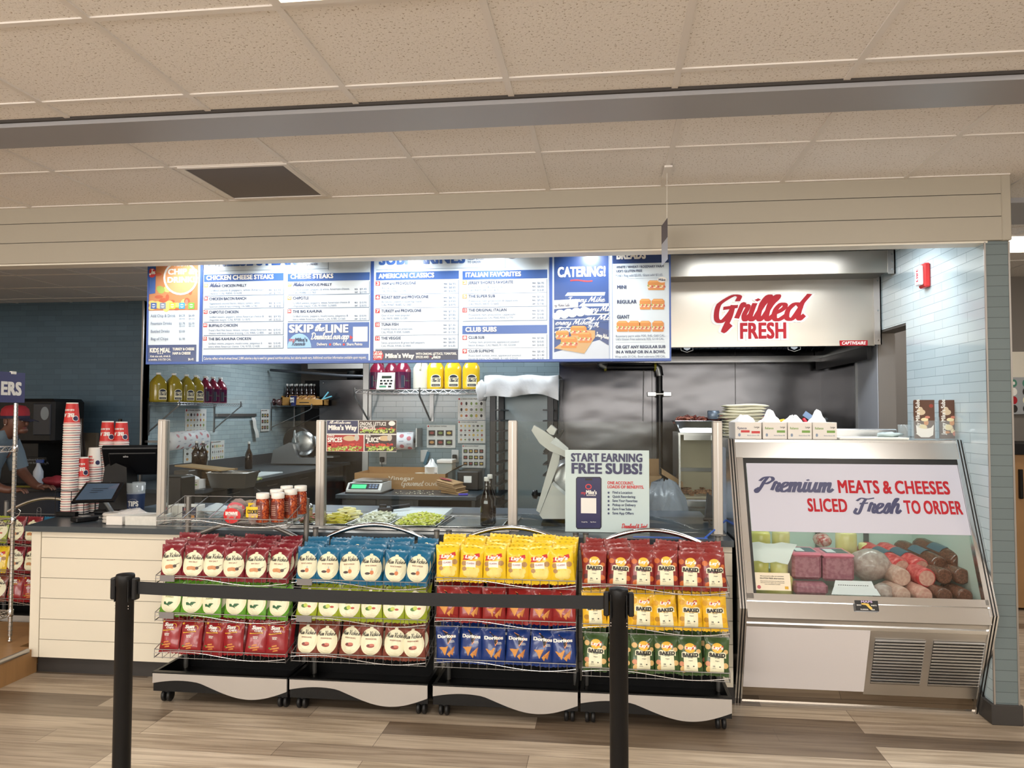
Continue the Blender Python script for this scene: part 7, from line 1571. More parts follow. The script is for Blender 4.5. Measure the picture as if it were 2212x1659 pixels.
# slicer deep in the passage
o = (py(636, 1010, 9.95).x, 9.95, CZ); t, P_ = slicer('food_slicer', o, 'silver food slicer with round blade guard at the end of the passage counter')
q = B(); pf = [(-.28, .02), (-.25, .20), (-.22, .215), (-.03, .30), (.02, .28), (.07, .13), (.11, .10), (.36, .10), (.36, .02)]
q.prism(pf, (o[0], o[1]-.12, o[2]), (1, 0, 0), (0, 0, 1), (0, .34, 0), mat('slicer_cast_aluminium', (150, 152, 154), .3, .8)); q.build('body', t)
q = B(); q.lathe([(.0, -.03), (.1, -.028), (.165, -.01), (.17, .01), (.165, .03), (0, .035)], (o[0]+.13, o[1]-.02, o[2]+.29), STEEL, 30, axis=1); q.build('blade', t)
q = B(); q.lathe([(.19, -.04), (.205, -.03), (.205, .04), (.18, .05), (0, .05)], (o[0]+.03, o[1]+.05, o[2]+.31), BLACK, 30, axis=1); q.build('blade_guard', t)
q = B(); q.tube([(o[0]+.02, o[1]-.05, o[2]+.46), (o[0]+.03, o[1]-.08, o[2]+.38), (o[0]+.05, o[1]-.08, o[2]+.30)], .016, STEEL, 8); q.build('handle', t)
q = B(); q.obox((o[0]-.13, o[1]-.0, o[2]+.262), .15, .12, .003, mat('warning_label', (216, 206, 200), .5), ry=R(-24)); q.build('warning_label', t)
q = B(); q.box(o[0]+.20, o[0]+.60, o[1]+.02, o[1]+.22, o[2]+.24, o[2]+.38, mat('carriage_white', (196, 200, 202), .4), .03); q.box(o[0]+.30, o[0]+.56, o[1]-.05, o[1]+.22, o[2]+.10, o[2]+.12, STEELD); q.build('carriage', t)
# refrigerator and hood stub at the end of the passage
t = thing('refrigerator', (-3.6, 10.9, 0), 'tall stainless refrigerator seen past the left end of the back wall', 'refrigerator')
a, c = py(690, 820, 10.66), py(783, 820, 10.66); q = B(); q.box(a.x, c.x+.3, 10.66, 11.3, .1, a.z, SSWALL, .006).box(a.x+.02, c.x+.3, 10.7, 11.3, 0, .1, BLACKM); q.build('body', t); q = B(); q.lathe([(.008, 0), (.012, -.004), (.006, -.01), (0, -.01)], (a.x+.06, 10.66, a.z-.05), CHROME, 10, axis=1); q.build('lock', t)
q = B(); c_ = py(765, 812, 10.9); q.lathe([(.10, 0), (.105, .005), (.105, .15), (.11, .155), (.1, .155), (.098, .01), (0, .008)], (c_.x, 10.9, a.z+.002), STEEL, 22); tag(q.build('stock_pot'), 'steel stock pot on top of the stainless refrigerator', 'pot')
q = B(); a, c = py(664, 812, 10.3), py(792, 786, 10.3); q.box(a.x, c.x+.3, 10.3, 11.0, py(700, 797, 10.3).z, ZK-.005, STEELD, .004); tag(q.build('duct_box'), 'stainless duct box high above the refrigerator', 'duct')
q = B(); q.tube([(LX+.05, 10.2, 2.2), (-3.5, 9.9, 2.1), (-3.0, 9.8, 2.08)], .02, mat('dark_pipe', (70, 72, 76), .4, .6), 10); tag(q.build('ceiling_pipe'), 'dark pipe running below the ceiling at the end of the passage', 'pipe')
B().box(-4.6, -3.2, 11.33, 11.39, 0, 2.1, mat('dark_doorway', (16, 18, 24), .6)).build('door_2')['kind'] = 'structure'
# ======================= back wall: shelf, posters, counter ======================================================
t = thing('back_shelf', (-1.7, 7.2, 1.74), 'wire shelf on brackets on the back wall carrying purple and yellow jugs', 'shelf')
sa, sb = py(766, 842, 7.02), py(1052, 842, 7.02); SZ3 = py(800, 842, 7.02).z; q = B()
for y in (7.02, 7.38): q.tube([(sa.x, y, SZ3), (sb.x, y, SZ3)], .004, CHROME, 6); q.tube([(sa.x, y, SZ3-.034), (sb.x, y, SZ3-.034)], .0035, CHROME, 6)
for k in range(int((sb.x-sa.x)/.025)): q.tube([(sa.x+.025*k, 7.02, SZ3), (sa.x+.025*k, 7.38, SZ3)], .002, CHROME, 4)
q.tube([(sa.x+.045*k, 7.02, SZ3-(.002 if k % 2 else .032)) for k in range(int((sb.x-sa.x)/.045)+1)], .003, CHROME, 5); q.build('wire_deck', t)
for x in (796, 930):
    a = py(x, 850, 7.38); q = B(); q.box(a.x-.01, a.x+.03, 7.385, 7.40, SZ3-.30, SZ3, STEELD); q.tube([(a.x-.02, 7.02, SZ3+.02), (a.x-.02, 7.02, SZ3-.06), (a.x, 7.38, SZ3-.29)], .009, STEELD, 6); q.build('bracket', t)
for k, (x, yy) in enumerate(((815, 7.18), (846, 7.30), (870, 7.16))): put(JV, False, (py(x, 840, yy).x, yy, SZ3+.004), R((-30, 10, 15)[k]), 'purple vinegar jug on the back wall shelf, %s' % ['left behind the timer', 'middle at the back', 'right of the timer'][k], 'vinegar jug', 'vinegar jugs on the back wall shelf', (1.05, 1.05, 1.05))
for k, x in enumerate((941, 979, 1018)): put(JB, k == 0, (py(x, 840, 7.13).x, 7.13, SZ3+.004), R(4), 'bright yellow oil jug on the back wall shelf, %s' % ['left of three', 'middle of three', 'right of three'][k], 'oil jug', 'oil jugs on the back wall shelf', (1.08, 1, 1.05))
q = jug_mesh(HALF, 'oil'); o = q.build('oil_jug', origin=(0, 0, 0)); put(o, True, (py(911, 840, 7.18).x, 7.18, SZ3+.004), R(180), 'nearly empty cloudy jug left of the yellow jugs on the back shelf', 'oil jug', None, (1.05, 1, 1.05))
q = B(); x = py(911, 840, 7.1).x; q.box(x-.075, x+.075, 7.105, 7.12, SZ3+.006, SZ3+.05, OILB, .004)
t = thing('kitchen_timer', py(832, 840, 7.06), 'cream electronic timer box with dark keys on the back wall shelf', 'timer'); a, c = py(813, 840, 7.06), py(851, 803, 7.06); w, h = c.x-a.x, c.z-a.z
TIMC = mat('timer_cream', (206, 202, 188), .45); z0 = SZ3+.005
q = B(); q.prism([(7.06, z0), (7.10, z0+h), (7.17, z0+h), (7.17, z0)], (a.x, 0, 0), (0, 1, 0), (0, 0, 1), (w, 0, 0), TIMC); q.build('housing', t)
mp = lambda u, v, d=0: (a.x+u*w, 7.0592+.04*v-d*1.0-.0015, z0+h*v)
q = B(); patch(q, mp, .26, .82, .66, .80, mat('timer_lcd', (52, 60, 50), .2)); q.build('display', t)
q = B()
for j, n in ((0, 4), (1, 3)):
    for i in range(n): patch(q, mp, .18+.78*i/n, .18+.78*i/n+.5/n, .46-.17*j, .56-.17*j, BLACK)
patch(q, mp, .16, .55, .12, .22, mat('timer_green', (60, 120, 90), .4)); patch(q, mp, .66, .84, .12, .22, BLACK); q.build('keys', t)
def bw(x1, y1, x2, y2, dep=0):
    a, c = py(x1, y2, 7.395-dep), py(x2, y1, 7.395-dep); return (lambda u, v, d=0: (a.x+u, 7.396-dep-d, a.z+v)), c.x-a.x, c.z-a.z
for k, (x1, y1, x2, y2, lb, rr, cc, hd) in enumerate(((922, 918, 984, 967, 'landscape poster of dark food pictures beside the paper roll on the back wall', 2, 3, 'HOT SUB BULK TOPPING'), (989, 859, 1049, 907, 'upper poster of sandwich steps left of the plastic-covered rack', 3, 5, 'CHEESE STEAK PREP'), (989, 909, 1049, 957, 'second poster of sandwich steps below the upper one', 4, 6, 'CHICKEN CHEESE STEAK PREP'), (998, 961, 1049, 1010, 'lowest poster of dark food pictures left of the covered rack', 3, 4, 'BACON PREP'))):
    f_, w, h = bw(x1, y1, x2, y2, .002*k); poster('wall_poster', f_, w, h, lb, rr, cc, 20+k, hd, dark=k in (0, 3))
c0, c1 = py(800, 954, 7.22), py(900, 952, 7.22)
t = roll('wrap_roll', (c0.x, 7.24, c0.z), (c1.x-.03, 7.24, c1.z), .085, 'white roll of red-printed wrap on the back tiled wall, behind the hanging sign', None)
q = B(); q.box(c1.x, c1.x+.012, 7.18, 7.395, c1.z-.06, c1.z+.12, STEELD); q.build('wall_bracket', t)
PLATE = mat('outlet_plate', (196, 198, 196), .4)
for k, (x, y) in enumerate(((827, 990), (916, 985), (983, 985))):
    t = thing('wall_outlet', py(x, y, 7.39), ['white double outlet with a black plug below the hanging sign', 'white wall plate with a blue pen beside the paper roll', 'white outlet with a black plug beside the glove boxes'][k], 'outlet'); a = py(x, y, 7.39); q = B(); q.box(a.x-.036, a.x+.036, 7.388, 7.3995, a.z-.06, a.z+.06, PLATE, .003); q.build('plate', t)
    if k != 1: q = B(); q.box(a.x-.02, a.x+.02, 7.345, 7.388, a.z-.035, a.z+.015, BLACK, .006); q.tube([(a.x, 7.35, a.z-.03), (a.x+.01, 7.33, a.z-.08), (a.x+.06, 7.3, a.z-.13), (a.x+.16, 7.25, a.z-.16)], .0035, BLACK, 6); q.build('plug', t)
    else: q = B(); q.obox((a.x+.03, 7.37, a.z-.02), .03, .012, .13, mat('pen_teal', (26, 92, 116), .4), ry=R(18)); q.build('pen', t)
# counter on the back wall
t = thing('back_counter', (-1.65, 6.9, 0), 'charcoal counter against the back tiled wall', 'counter')
q = B(); q.box(-2.30, -1.08, 6.36, 7.395, .872, .906, STONE, .003); q.build('countertop', t)
q = B(); q.box(-2.26, -1.62, 6.42, 7.39, .08, .872, DARK).box(-1.62, -1.59, 6.42, 7.39, 0, .872, DARK).box(-1.13, -1.10, 6.42, 7.39, 0, .872, DARK).box(-1.62, -1.1, 7.3, 7.39, 0, .872, BLACKM).box(-2.26, -1.62, 6.44, 7.39, 0, .08, BLACKM); q.build('cabinet', t)
for x0 in (-2.255, -1.93): q = B(); q.box(x0, x0+.30, 6.412, 6.42, .12, .86, mat('dark_drawer_front', (64, 66, 68), .4), .003); q.build('door', t)
q = B(); q.box(-1.56, -1.16, 6.55, 7.2, .30, .66, STEELD, .006); q.box(-1.5, -1.3, 6.54, 6.55, .6, .63, ALU); tag(q.build('undercounter_unit'), 'steel unit standing under the open end of the back counter', 'appliance')
# scale
t = thing('kitchen_scale', py(790, 1062, 6.5), 'white kitchen scale with a green lit display on the back counter', 'scale'); a, c = py(747, 1064, 6.46), py(832, 1036, 6.46); SCW = mat('scale_white', (206, 206, 202), .4)
q = B(); q.prism([(6.46, CZ), (6.46, CZ+.03), (6.52, CZ+.085), (6.80, CZ+.085), (6.80, CZ)], (a.x, 0, 0), (0, 1, 0), (0, 0, 1), (c.x-a.x-.04, 0, 0), SCW); q.box(a.x-.005, c.x-.02, 6.455, 6.80, CZ, CZ+.012, BLACK); q.build('housing', t)
mp = lambda u, v, d=0: (a.x+u*(c.x-a.x-.04), 6.46+.06*v-.0015-d, CZ+.03+.055*v+.0015)
q = B(); patch(q, mp, .06, .92, .1, .92, mat('scale_face_dark', (36, 44, 52), .3)); q.build('face_panel', t); q = B(); patch(q, lambda u, v, d=0: mp(u, v, .001), .14, .56, .22, .78, mat('lcd_green', (70, 214, 130), .3, emit=.7)); q.build('display', t)
q = B(); 
for i in range(3):
    for j in range(2): patch(q, lambda u, v, d=0: mp(u, v, .001), .64+.09*i, .70+.09*i, .3+.3*j, .5+.3*j, mat('key_blue_grey', (110, 130, 160), .4))
q.build('keys', t); q = B(); q.box(a.x+.03, c.x-.05, 6.54, 6.82, CZ+.095, CZ+.108, STEEL, .004).box(a.x+.1, c.x-.12, 6.62, 6.72, CZ+.085, CZ+.095, BLACK); q.build('weighing_plate', t)
# long printed kraft tray and its contents
KRT = mat('kraft_box', (164, 124, 78), .75, var=.06, vscale=10)
t = thing('kraft_box', (-1.6, 7.1, CZ), 'long open kraft carton with white script lettering at the back of the back counter', 'carton'); a, c = py(770, 1054, 6.86), py(962, 1024, 6.86)
q = B(); q.box(a.x-.02, c.x, 6.86, 6.866, CZ, c.z, KRT).box(a.x-.02, c.x, 7.28, 7.286, CZ, c.z+.03, KRT).box(a.x-.02, a.x-.014, 6.866, 7.28, CZ, c.z, KRT).box(c.x-.006, c.x, 6.866, 7.28, CZ, c.z, KRT).box(a.x-.02, c.x, 6.866, 7.28, CZ, CZ+.006, KRT)
q.add([(c.x, 6.86, c.z), (c.x, 7.28, c.z), (c.x+.12, 7.3, c.z+.07), (c.x+.12, 6.9, c.z+.07)], [(0, 1, 2, 3)], KRT); q.build('carton_body', t)
q = B(); text(q, 'Vinegar', flat(6.859), mat('carton_ink_white', (216, 200, 176), .6), .035, a.x+.30, CZ+.085, .03, .24); script(q, 'Gourmet', flat(6.8588), mat('carton_ink_white', (216, 200, 176), .6), .026, a.x+.42, CZ+.035, .14, .20); text(q, 'OLIVE OIL', flat(6.859), mat('carton_ink_white', (216, 200, 176), .6), .028, a.x+.64, CZ+.037, .03, .2); q.build('lettering', t)
q = B(); x = py(907, 1014, 7.0).x; q.lathe([(.03, 0), (.042, .13), (.046, .135), (.04, .135), (.03, .01)], (x, 7.0, CZ+.007), mat('cream_cup', (206, 190, 166), .6), 18); tag(q.build('cream_cup'), 'cream paper cup standing in the kraft carton', 'cup')
glove_box(918, 947, 6.98, 'upright white and green glove box standing in the kraft carton', GG, 6, .07, .19, CZ+.008)
q = B(); a = py(946, 1022, 7.0); c = py(978, 1000, 7.0); q.box(a.x, c.x, 6.97, 7.15, CZ+.008, c.z, mat('clear_dispenser', (186, 196, 194), .2, alpha=.6), .005); q.box(a.x-.004, c.x+.004, 6.96, 7.16, c.z, c.z+.03, GBX, .004); tag(q.build('label_dispenser'), 'clear dispenser with a white lid in the kraft carton', 'dispenser')
for k, x in enumerate((856, 876)): q = B(); c_ = py(x, 1016, 7.02); q.lathe([(.045, 0), (.05, .01), (.05, .06), (.045, .065)], (c_.x, 7.02, CZ+.04), mat('jar_dark_red', (96, 30, 26), .3) if k == 0 else BLACK, 18); q.lathe([(.05, .062), (.052, .066), (.05, .082), (0, .084)], (c_.x, 7.02, CZ+.04), VCAP if k == 0 else BLACK, 18); tag(q.build('jar'), ['red jar with a white lid in the kraft carton', 'black tub in the kraft carton right of the red jar'][k], 'jar')
t = thing('kraft_bag_stack', py(985, 1058, 6.55), 'slumping stack of kraft paper bags with a red oval print on the back counter', 'paper bags'); a, c = py(958, 1060, 6.56), py(1000, 1060, 6.56)
q = B()
for k in range(8): q.obox(((a.x+c.x)/2-.012*k*.6+.01*math.sin(k*2), 6.62, CZ+.008+.013*k), .17, .22, .011, mat('kraft_bag', (176, 140, 98), .75), ry=R(6+k*.8), rz=R(-12), b=.003)
q.build('bags', t); q = B(); mm = Matrix.Translation(((a.x+c.x)/2-.075, 6.60, CZ+.118)) @ Matrix.Rotation(R(-12), 4, 'Z') @ Matrix.Rotation(R(12), 4, 'Y'); disc(q, lambda u, v, d=0: mm @ Vector((u, v, .004)), 0, 0, .06, .04, mat('bag_print_red', (150, 56, 60), .6), 18); q.build('printed_oval', t)
q = B(); a, c = py(990, 1056, 6.9), py(1036, 1018, 6.9); q.box(a.x, c.x, 6.85, 7.2, CZ, c.z, BLACK, .008); q.box(a.x+.06, a.x+.13, 6.848, 6.85, c.z-.1, c.z-.04, PW); tag(q.build('black_printer'), 'black appliance with white stickers beside the kraft bags on the back counter', 'appliance')
q = B(); a = py(1000, 1066, 6.42); q.tube([(a.x-.04, 6.43, CZ+.008), (a.x+.04, 6.44, CZ+.008)], .008, mat('purple_marker', (84, 70, 190), .4), 8); tag(q.build('marker'), 'purple marker pen lying on the back counter', 'pen')
q = B(); random.seed(17)
for k in range(40): c_ = (py(random.uniform(850, 940), 1062, 6.5).x, random.uniform(6.42, 6.75)); q.obox((c_[0], c_[1], CZ+.003), random.uniform(.006, .014), .005, .004, mat('onion_crumb', (222, 216, 190), .6), rz=random.random()*3)
tag(q.build('onion_crumbs'), 'scattered white onion crumbs on the back counter', 'crumbs', kind='stuff')
# bun rack in its plastic cover
t = thing('bun_rack', (-.8, 7.0, 0), 'tall dark bun rack under a clear plastic cover in front of the back wall', 'rack')
rx0, rx1, ry0, ry1, rz = py(1058, 900, 6.7).x, py(1196, 900, 6.7).x, 6.7, 7.3, py(1100, 838, 6.7).z
RKB = mat('rack_dark_resin', (24, 27, 30), .4)
for x, s_ in ((rx0, 1), (rx1, -1)):
    q = B(); q.box(x, x+s_*.055, ry0, ry0+.05, .12, rz, RKB, .004).box(x, x+s_*.055, ry1-.05, ry1, .12, rz, RKB, .004)
    for k in range(16): q.box(x+s_*.03, x+s_*.095, ry0-.004, ry1, .2+k*.095, .212+k*.095, RKB)
    q.build('side_frame', t)
q = B(); q.box(rx0, rx1, ry0, ry1, rz-.03, rz, RKB).box(rx0, rx1, ry0, ry1, .10, .14, RKB); q.build('end_shelf', t)
for x in (rx0+.05, rx1-.05):
    for y in (ry0+.06, ry1-.06): q = B(); q.lathe([(.05, -.012), (.055, -.01), (.055, .01), (.05, .012)], (x, y, .055), RUB, 16, axis=0); q.build('caster', t)
FILM = mat('rack_plastic', (196, 206, 208), .25, alpha=.34, bump=.5, bscale=9); FILM2 = mat('rack_plastic_back', (150, 170, 176), .3, bump=.35, bscale=8)
q = B(); nx = 14
B().box(rx0+.06, rx1-.06, ry1-.02, ry1-.012, .3, rz-.02, FILM2).build('rear_cover', t)
rows_ = []
for j, (dz, out) in enumerate(((.105, -.10), (.11, .0), (.10, .03), (.03, .045), (-.05, .05), (-.10, .045))):
    r_ = []
    for i in range(nx+1):
        f = i/nx; x = rx0-.045+(rx1-rx0+.09)*f; wv = .014*math.sin(f*17+j)+.01*math.sin(f*41+j*2); y = ry0-out+wv if j else ry1
        z = rz+dz-(.06*(f-.5) if j > 3 else 0)*0+(.02*math.sin(f*9+1) if j > 3 else .006*math.sin(f*13))+(.05*(1-abs(2*f-1))*(1 if j > 4 else 0))
        r_.append((x, y, z))
    rows_.append(r_)
q.loft(rows_, mat('rack_cover_white', (216, 218, 218), .3, bump=.4, bscale=14), False, True, False)
for x, s_ in ((rx0-.045, -1), (rx1+.03, 1)):
    rr = [[(x+s_*.012*math.sin(j*1.9+i*.8)+(s_*.02 if s_ > 0 else -.0), ry0-.04+i*.16, rz+.1-.42*j*.5) for i in range(5)] for j in range(8)]
    q.loft(rr, FILM, False, True, False)
q.blob((rx0-.07, ry0-.03, rz-.03), .05, .05, .09, mat('rack_cover_white', (216, 218, 218), .3), 12, 8, .5, 3)
q.build('plastic_cover', t)
# gas pipe on the steel wall
YEL2, PIPEC = mat('pipe_tape_yellow', (206, 196, 60), .5), mat('pipe_black', (18, 18, 20), .35)
t = thing('gas_pipe', py(1425, 900, 7.3), 'black gas pipe with grey elbows turning down the steel back wall', 'pipe'); a, c = py(1310, 794, 7.3), py(1418, 796, 7.3); e = py(1425, 812, 7.3)
q = B(); q.tube([(a.x, 7.3, a.z), (c.x, 7.3, a.z)], .026, PIPEC, 12).build('horizontal_pipe', t); q = B(); q.tube([(e.x, 7.3, e.z), (e.x, 7.3, .9)], .026, PIPEC, 12).build('down_pipe', t)
for pts in ([(c.x, 7.3, a.z), (e.x-.012, 7.3, a.z-.004), (e.x, 7.3, e.z)], [(a.x, 7.3, a.z), (a.x-.05, 7.3, a.z+.02), (a.x-.07, 7.3, a.z+.09)]): q = B(); q.tube(pts, .036, STEELD, 12); o = q.build('elbow', t); q = B(); q.tube([(pts[0][0]-.02, 7.3, pts[0][2]), (pts[0][0]+.0, 7.3, pts[0][2])], .034, YEL2, 12); q.build('thread_tape', o)
q = B(); g = py(1425, 851, 7.3); q.box(g.x-.11, g.x+.11, 7.33, 7.39, g.z-.02, g.z+.02, STEEL, .003); q.tube([(g.x-.035, 7.3, g.z), (g.x+.035, 7.3, g.z)], .03, STEEL, 8); q.build('pipe_clamp', t)
q = B(); a = py(1391, 800, 7.36); q.tube([(a.x, 7.37, a.z), (a.x-.01, 7.37, py(1388, 910, 7.36).z)], .004, mat('cord_grey', (160, 160, 160), .4), 6); tag(q.build('pull_cord'), 'thin grey cord hanging down the steel back wall beside the gas pipe', 'cord')
# griddle station
t = thing('griddle', (1.05, 6.2, 0), 'stainless griddle with tall stained back plate behind the right post', 'griddle'); gx0 = py(1468, 1000, 5.9).x; gx1 = gx0+.95; gy = 5.9
SSB = mat('stained_griddle_steel', (204, 198, 172), .4, .35, var=.15, vscale=5)
q = B(); q.box(gx0, gx1, gy, gy+.75, .10, .90, STEEL, .006).box(gx0-.01, gx1+.01, gy-.03, gy+.1, .90, .96, STEEL, .01); q.build('body', t)
q = B(); q.box(gx0+.02, gx1-.02, gy+.1, gy+.55, .95, .965, mat('griddle_plate', (196, 186, 160), .45, .3)); q.build('cooking_plate', t)
q = B(); q.box(gx0, gx1, gy+.55, gy+.57, .96, 1.44, SSB).box(gx0-.002, gx0+.012, gy+.05, gy+.57, .96, 1.44, STEEL).box(gx0, gx1, gy+.53, gy+.55, 1.13, 1.16, STEELD); q.build('back_plate', t)
q = B(); q.box(gx0, gx1, gy+.1, gy+.6, 1.44, 1.455, STEEL).box(gx0+.04, gx0+.32, gy+.08, gy+.10, 1.40, 1.44, STEEL).box(gx0+.34, gx1, gy+.08, gy+.10, 1.39, 1.44, STEEL); q.build('upper_shelf', t)
q = B(); random.seed(6); BRM = meat('chopped_steak', (116, 76, 52), (176, 134, 98), 60, .6)
for k in range(60): q.obox((gx0+random.uniform(.04, .55), gy+random.uniform(.2, .5), .972+random.uniform(0, .03)), random.uniform(.03, .09), .018, .01, BRM, rz=random.random()*3, rx=random.uniform(-.4, .4))
tag(q.build('chopped_meat'), 'heap of chopped cooked meat on the griddle', 'meat', kind='stuff')
q = B(); q.add([(gx0-.02, gy+.1, 1.545), (gx0+.48, gy+.1, 1.545), (gx0+.48, gy+.42, 1.545), (gx0-.02, gy+.42, 1.545), (gx0+.02, gy+.14, 1.456), (gx0+.44, gy+.14, 1.456), (gx0+.44, gy+.38, 1.456), (gx0+.02, gy+.38, 1.456)], [(0, 4, 5, 1), (1, 5, 6, 2), (2, 6, 7, 3), (3, 7, 4, 0), (4, 7, 6, 5)], CHROME); q.tube([(gx0-.02, gy+.1, 1.545), (gx0+.48, gy+.1, 1.545), (gx0+.48, gy+.42, 1.545), (gx0-.02, gy+.42, 1.545)], .005, CHROME, 6, closed=True); tag(q.build('bacon_pan'), 'shiny steel pan holding bacon on the griddle shelf', 'pan')
q = B(); BAC = meat('bacon_strip', (96, 36, 32), (176, 112, 92), 30, .4)
for k in range(34):
    x, y, z = gx0+random.uniform(.02, .36), gy+random.uniform(.14, .36), 1.535+random.uniform(0, .045); a = random.uniform(-.6, .6); pts = [(x+.045*(j-2)*math.cos(a)*.5, y+.045*(j-2)*math.sin(a)*.5, z+.008*math.sin(j*2+k)) for j in range(5)]; q.tube(pts, .009, BAC, 5)
tag(q.build('bacon'), 'pile of cooked bacon strips heaped in the shiny pan', 'bacon', kind='stuff')
q = B(); a = py(1543, 915, 6.0); q.lathe([(.04, 0), (.045, .01), (.045, .06), (.04, .065), (0, .065)], (a.x, 6.05, 1.56), mat('grey_blue_canister', (120, 134, 150), .3, .4), 18); tag(q.build('canister'), 'grey-blue canister standing beside the bacon pan', 'canister')
q = B(); a = py(1562, 912, 5.9); q.blob((a.x, 5.95, a.z), .03, .03, .03, BLACK, 10, 6); q.tube([(a.x, 5.95, a.z-.02), (a.x, 5.95, 1.456)], .012, BLACK, 8); tag(q.build('pepper_mill'), 'small black topped mill beside the folded towels', 'mill')
# bin with grey bag and open carton
t = thing('waste_bin', py(1440, 1115, 5.86), 'bin lined with a crumpled grey bag left of the griddle', 'bin'); a = py(1438, 1100, 5.86)
q = B(); q.lathe([(.13, .0), (.15, .02), (.165, .80), (.17, .82)], (a.x, 5.86, 0), mat('bin_grey', (90, 96, 100), .5), 24); q.build('bin_body', t)
q = B(); BAGM = mat('grey_bag_film', (150, 158, 166), .25, bump=.8, bscale=16); rg = []
for j, (r, z) in enumerate(((.172, .72), (.178, .82), (.15, .90), (.13, .98), (.09, 1.06), (.03, 1.09))): rg.append([(a.x+r*math.cos(2*math.pi*k/26)*(1+.16*math.sin(k*2.7+j)), 5.86+r*math.sin(2*math.pi*k/26)*(1+.1*math.sin(k*1.7+j)), z+.03*math.sin(k*1.9+j*2)) for k in range(26)])
q.loft(rg, BAGM); q.tube([(a.x+.182*math.cos(2*math.pi*k/20), 5.86+.182*math.sin(2*math.pi*k/20), .80+.006*math.sin(k*2)) for k in range(20)], .01, BAGM, 6, closed=True); q.build('grey_bag', t)
t = thing('open_carton', (py(1414, 1060, 6.0).x, 6.0, .6), 'open brown cardboard carton with a raised flap behind the rewards poster', 'carton'); a, c = py(1380, 1064, 6.0), py(1429, 996, 6.0)
q = B(); q.box(a.x, c.x, 6.0, 6.008, a.z, py(1400, 1028, 6.0).z, CARD).box(a.x, c.x, 6.3, 6.308, a.z, c.z, CARD).box(a.x, a.x+.008, 6.008, 6.3, a.z, c.z-.12, CARD).box(c.x-.008, c.x, 6.008, 6.3, a.z, c.z-.12, CARD).box(a.x, c.x, 6.0, 6.3, a.z, a.z+.008, CARD)
q.add([(c.x, 6.0, c.z-.06), (c.x, 6.2, c.z-.06), (c.x+.16, 6.2, c.z-.16), (c.x+.16, 6.0, c.z-.16), (c.x, 6.0, c.z-.10), (c.x+.16, 6.0, c.z-.2)], [(0, 1, 2, 3), (0, 3, 5, 4)], CARD); q.build('carton_body', t)
q = B(); q.box(a.x-.1, gx0-.02, 6.08, 6.6, .0, a.z-.003, STEEL); tag(q.build('prep_stand'), 'low stainless stand under the open cardboard carton', 'stand')
# black tool and dark bracket on the counter at right
q = B(); a = py(1532, 1120, 5.15); q.prism([(0, 0), (.12, 0), (.12, .10), (.02, .17)], (a.x-.02, 5.2, CZ), (1, 0, 0), (0, 0, 1), (0, .06, 0), DARK); tag(q.build('dark_wedge'), 'dark wedge-shaped stand on the counter behind the right post', 'stand')
t = thing('counter_tool', py(1530, 1130, 4.95), 'black handled tool lying on the counter left of the right post', 'tool'); a, c = py(1520, 1118, 5.05), py(1537, 1142, 4.85); q = B(); q.tube([(a.x, 5.05, CZ+.02), (a.x+.05, 5.03, CZ+.025), (a.x+.08, 5.02, CZ+.02)], .012, BLACK, 8).build('handle', t); q = B(); q.tube([(a.x+.03, 5.03, CZ+.015), (c.x, 4.85, CZ+.01)], .007, BLACK, 8).build('arm', t)
# ======================= front counter food ===================================================================
t = thing('cold_rail', (-1.2, 4.8, CZ-.004), 'stainless cold food rail let into the serving counter', 'food rail'); r0, r1 = -2.0, -.56
q = B(); q.box(r0, r1, 4.47, 4.51, CZ, CZ+.012, STEEL, .003).box(r0, r1, 5.08, 5.12, CZ, CZ+.012, STEEL, .003).box(r0, r0+.03, 4.51, 5.08, CZ, CZ+.012, STEEL).box(r1-.03, r1, 4.51, 5.08, CZ, CZ+.012, STEEL).box(r0, r1, 4.455, 4.47, CZ-.0, CZ+.02, STEEL, .003); q.build('rail_frame', t)
def pan(x0, x1, y0, y1, label):
    q = B(); zt_, zb_ = CZ+.014, CZ+.002
    q.add([(x0, y0, zt_), (x1, y0, zt_), (x1, y1, zt_), (x0, y1, zt_), (x0+.015, y0+.015, zb_), (x1-.015, y0+.015, zb_), (x1-.015, y1-.015, zb_), (x0+.015, y1-.015, zb_)], [(0, 4, 5, 1), (1, 5, 6, 2), (2, 6, 7, 3), (3, 7, 4, 0), (4, 7, 6, 5)], STEELD); q.tube([(x0, y0, zt_), (x1, y0, zt_), (x1, y1, zt_), (x0, y1, zt_)], .005, STEEL, 6, closed=True)
    return tag(q.build('food_pan'), label, 'food pan', 'food pans in the cold rail')
PX = [(-1.96, -1.80), (-1.79, -1.58), (-1.57, -1.32), (-1.31, -1.02), (-1.01, -.62)]
for (x0, x1), lb in zip(PX, ('steel pan of olives and peppers, leftmost in the cold rail', 'steel pan of yellow peppers and pickles in the cold rail', 'steel pan of sliced onions in the cold rail', 'steel pan of shredded lettuce in the cold rail', 'empty steel pan at the right of the cold rail')): pan(x0+.005, x1-.005, 4.56, 5.03, lb)
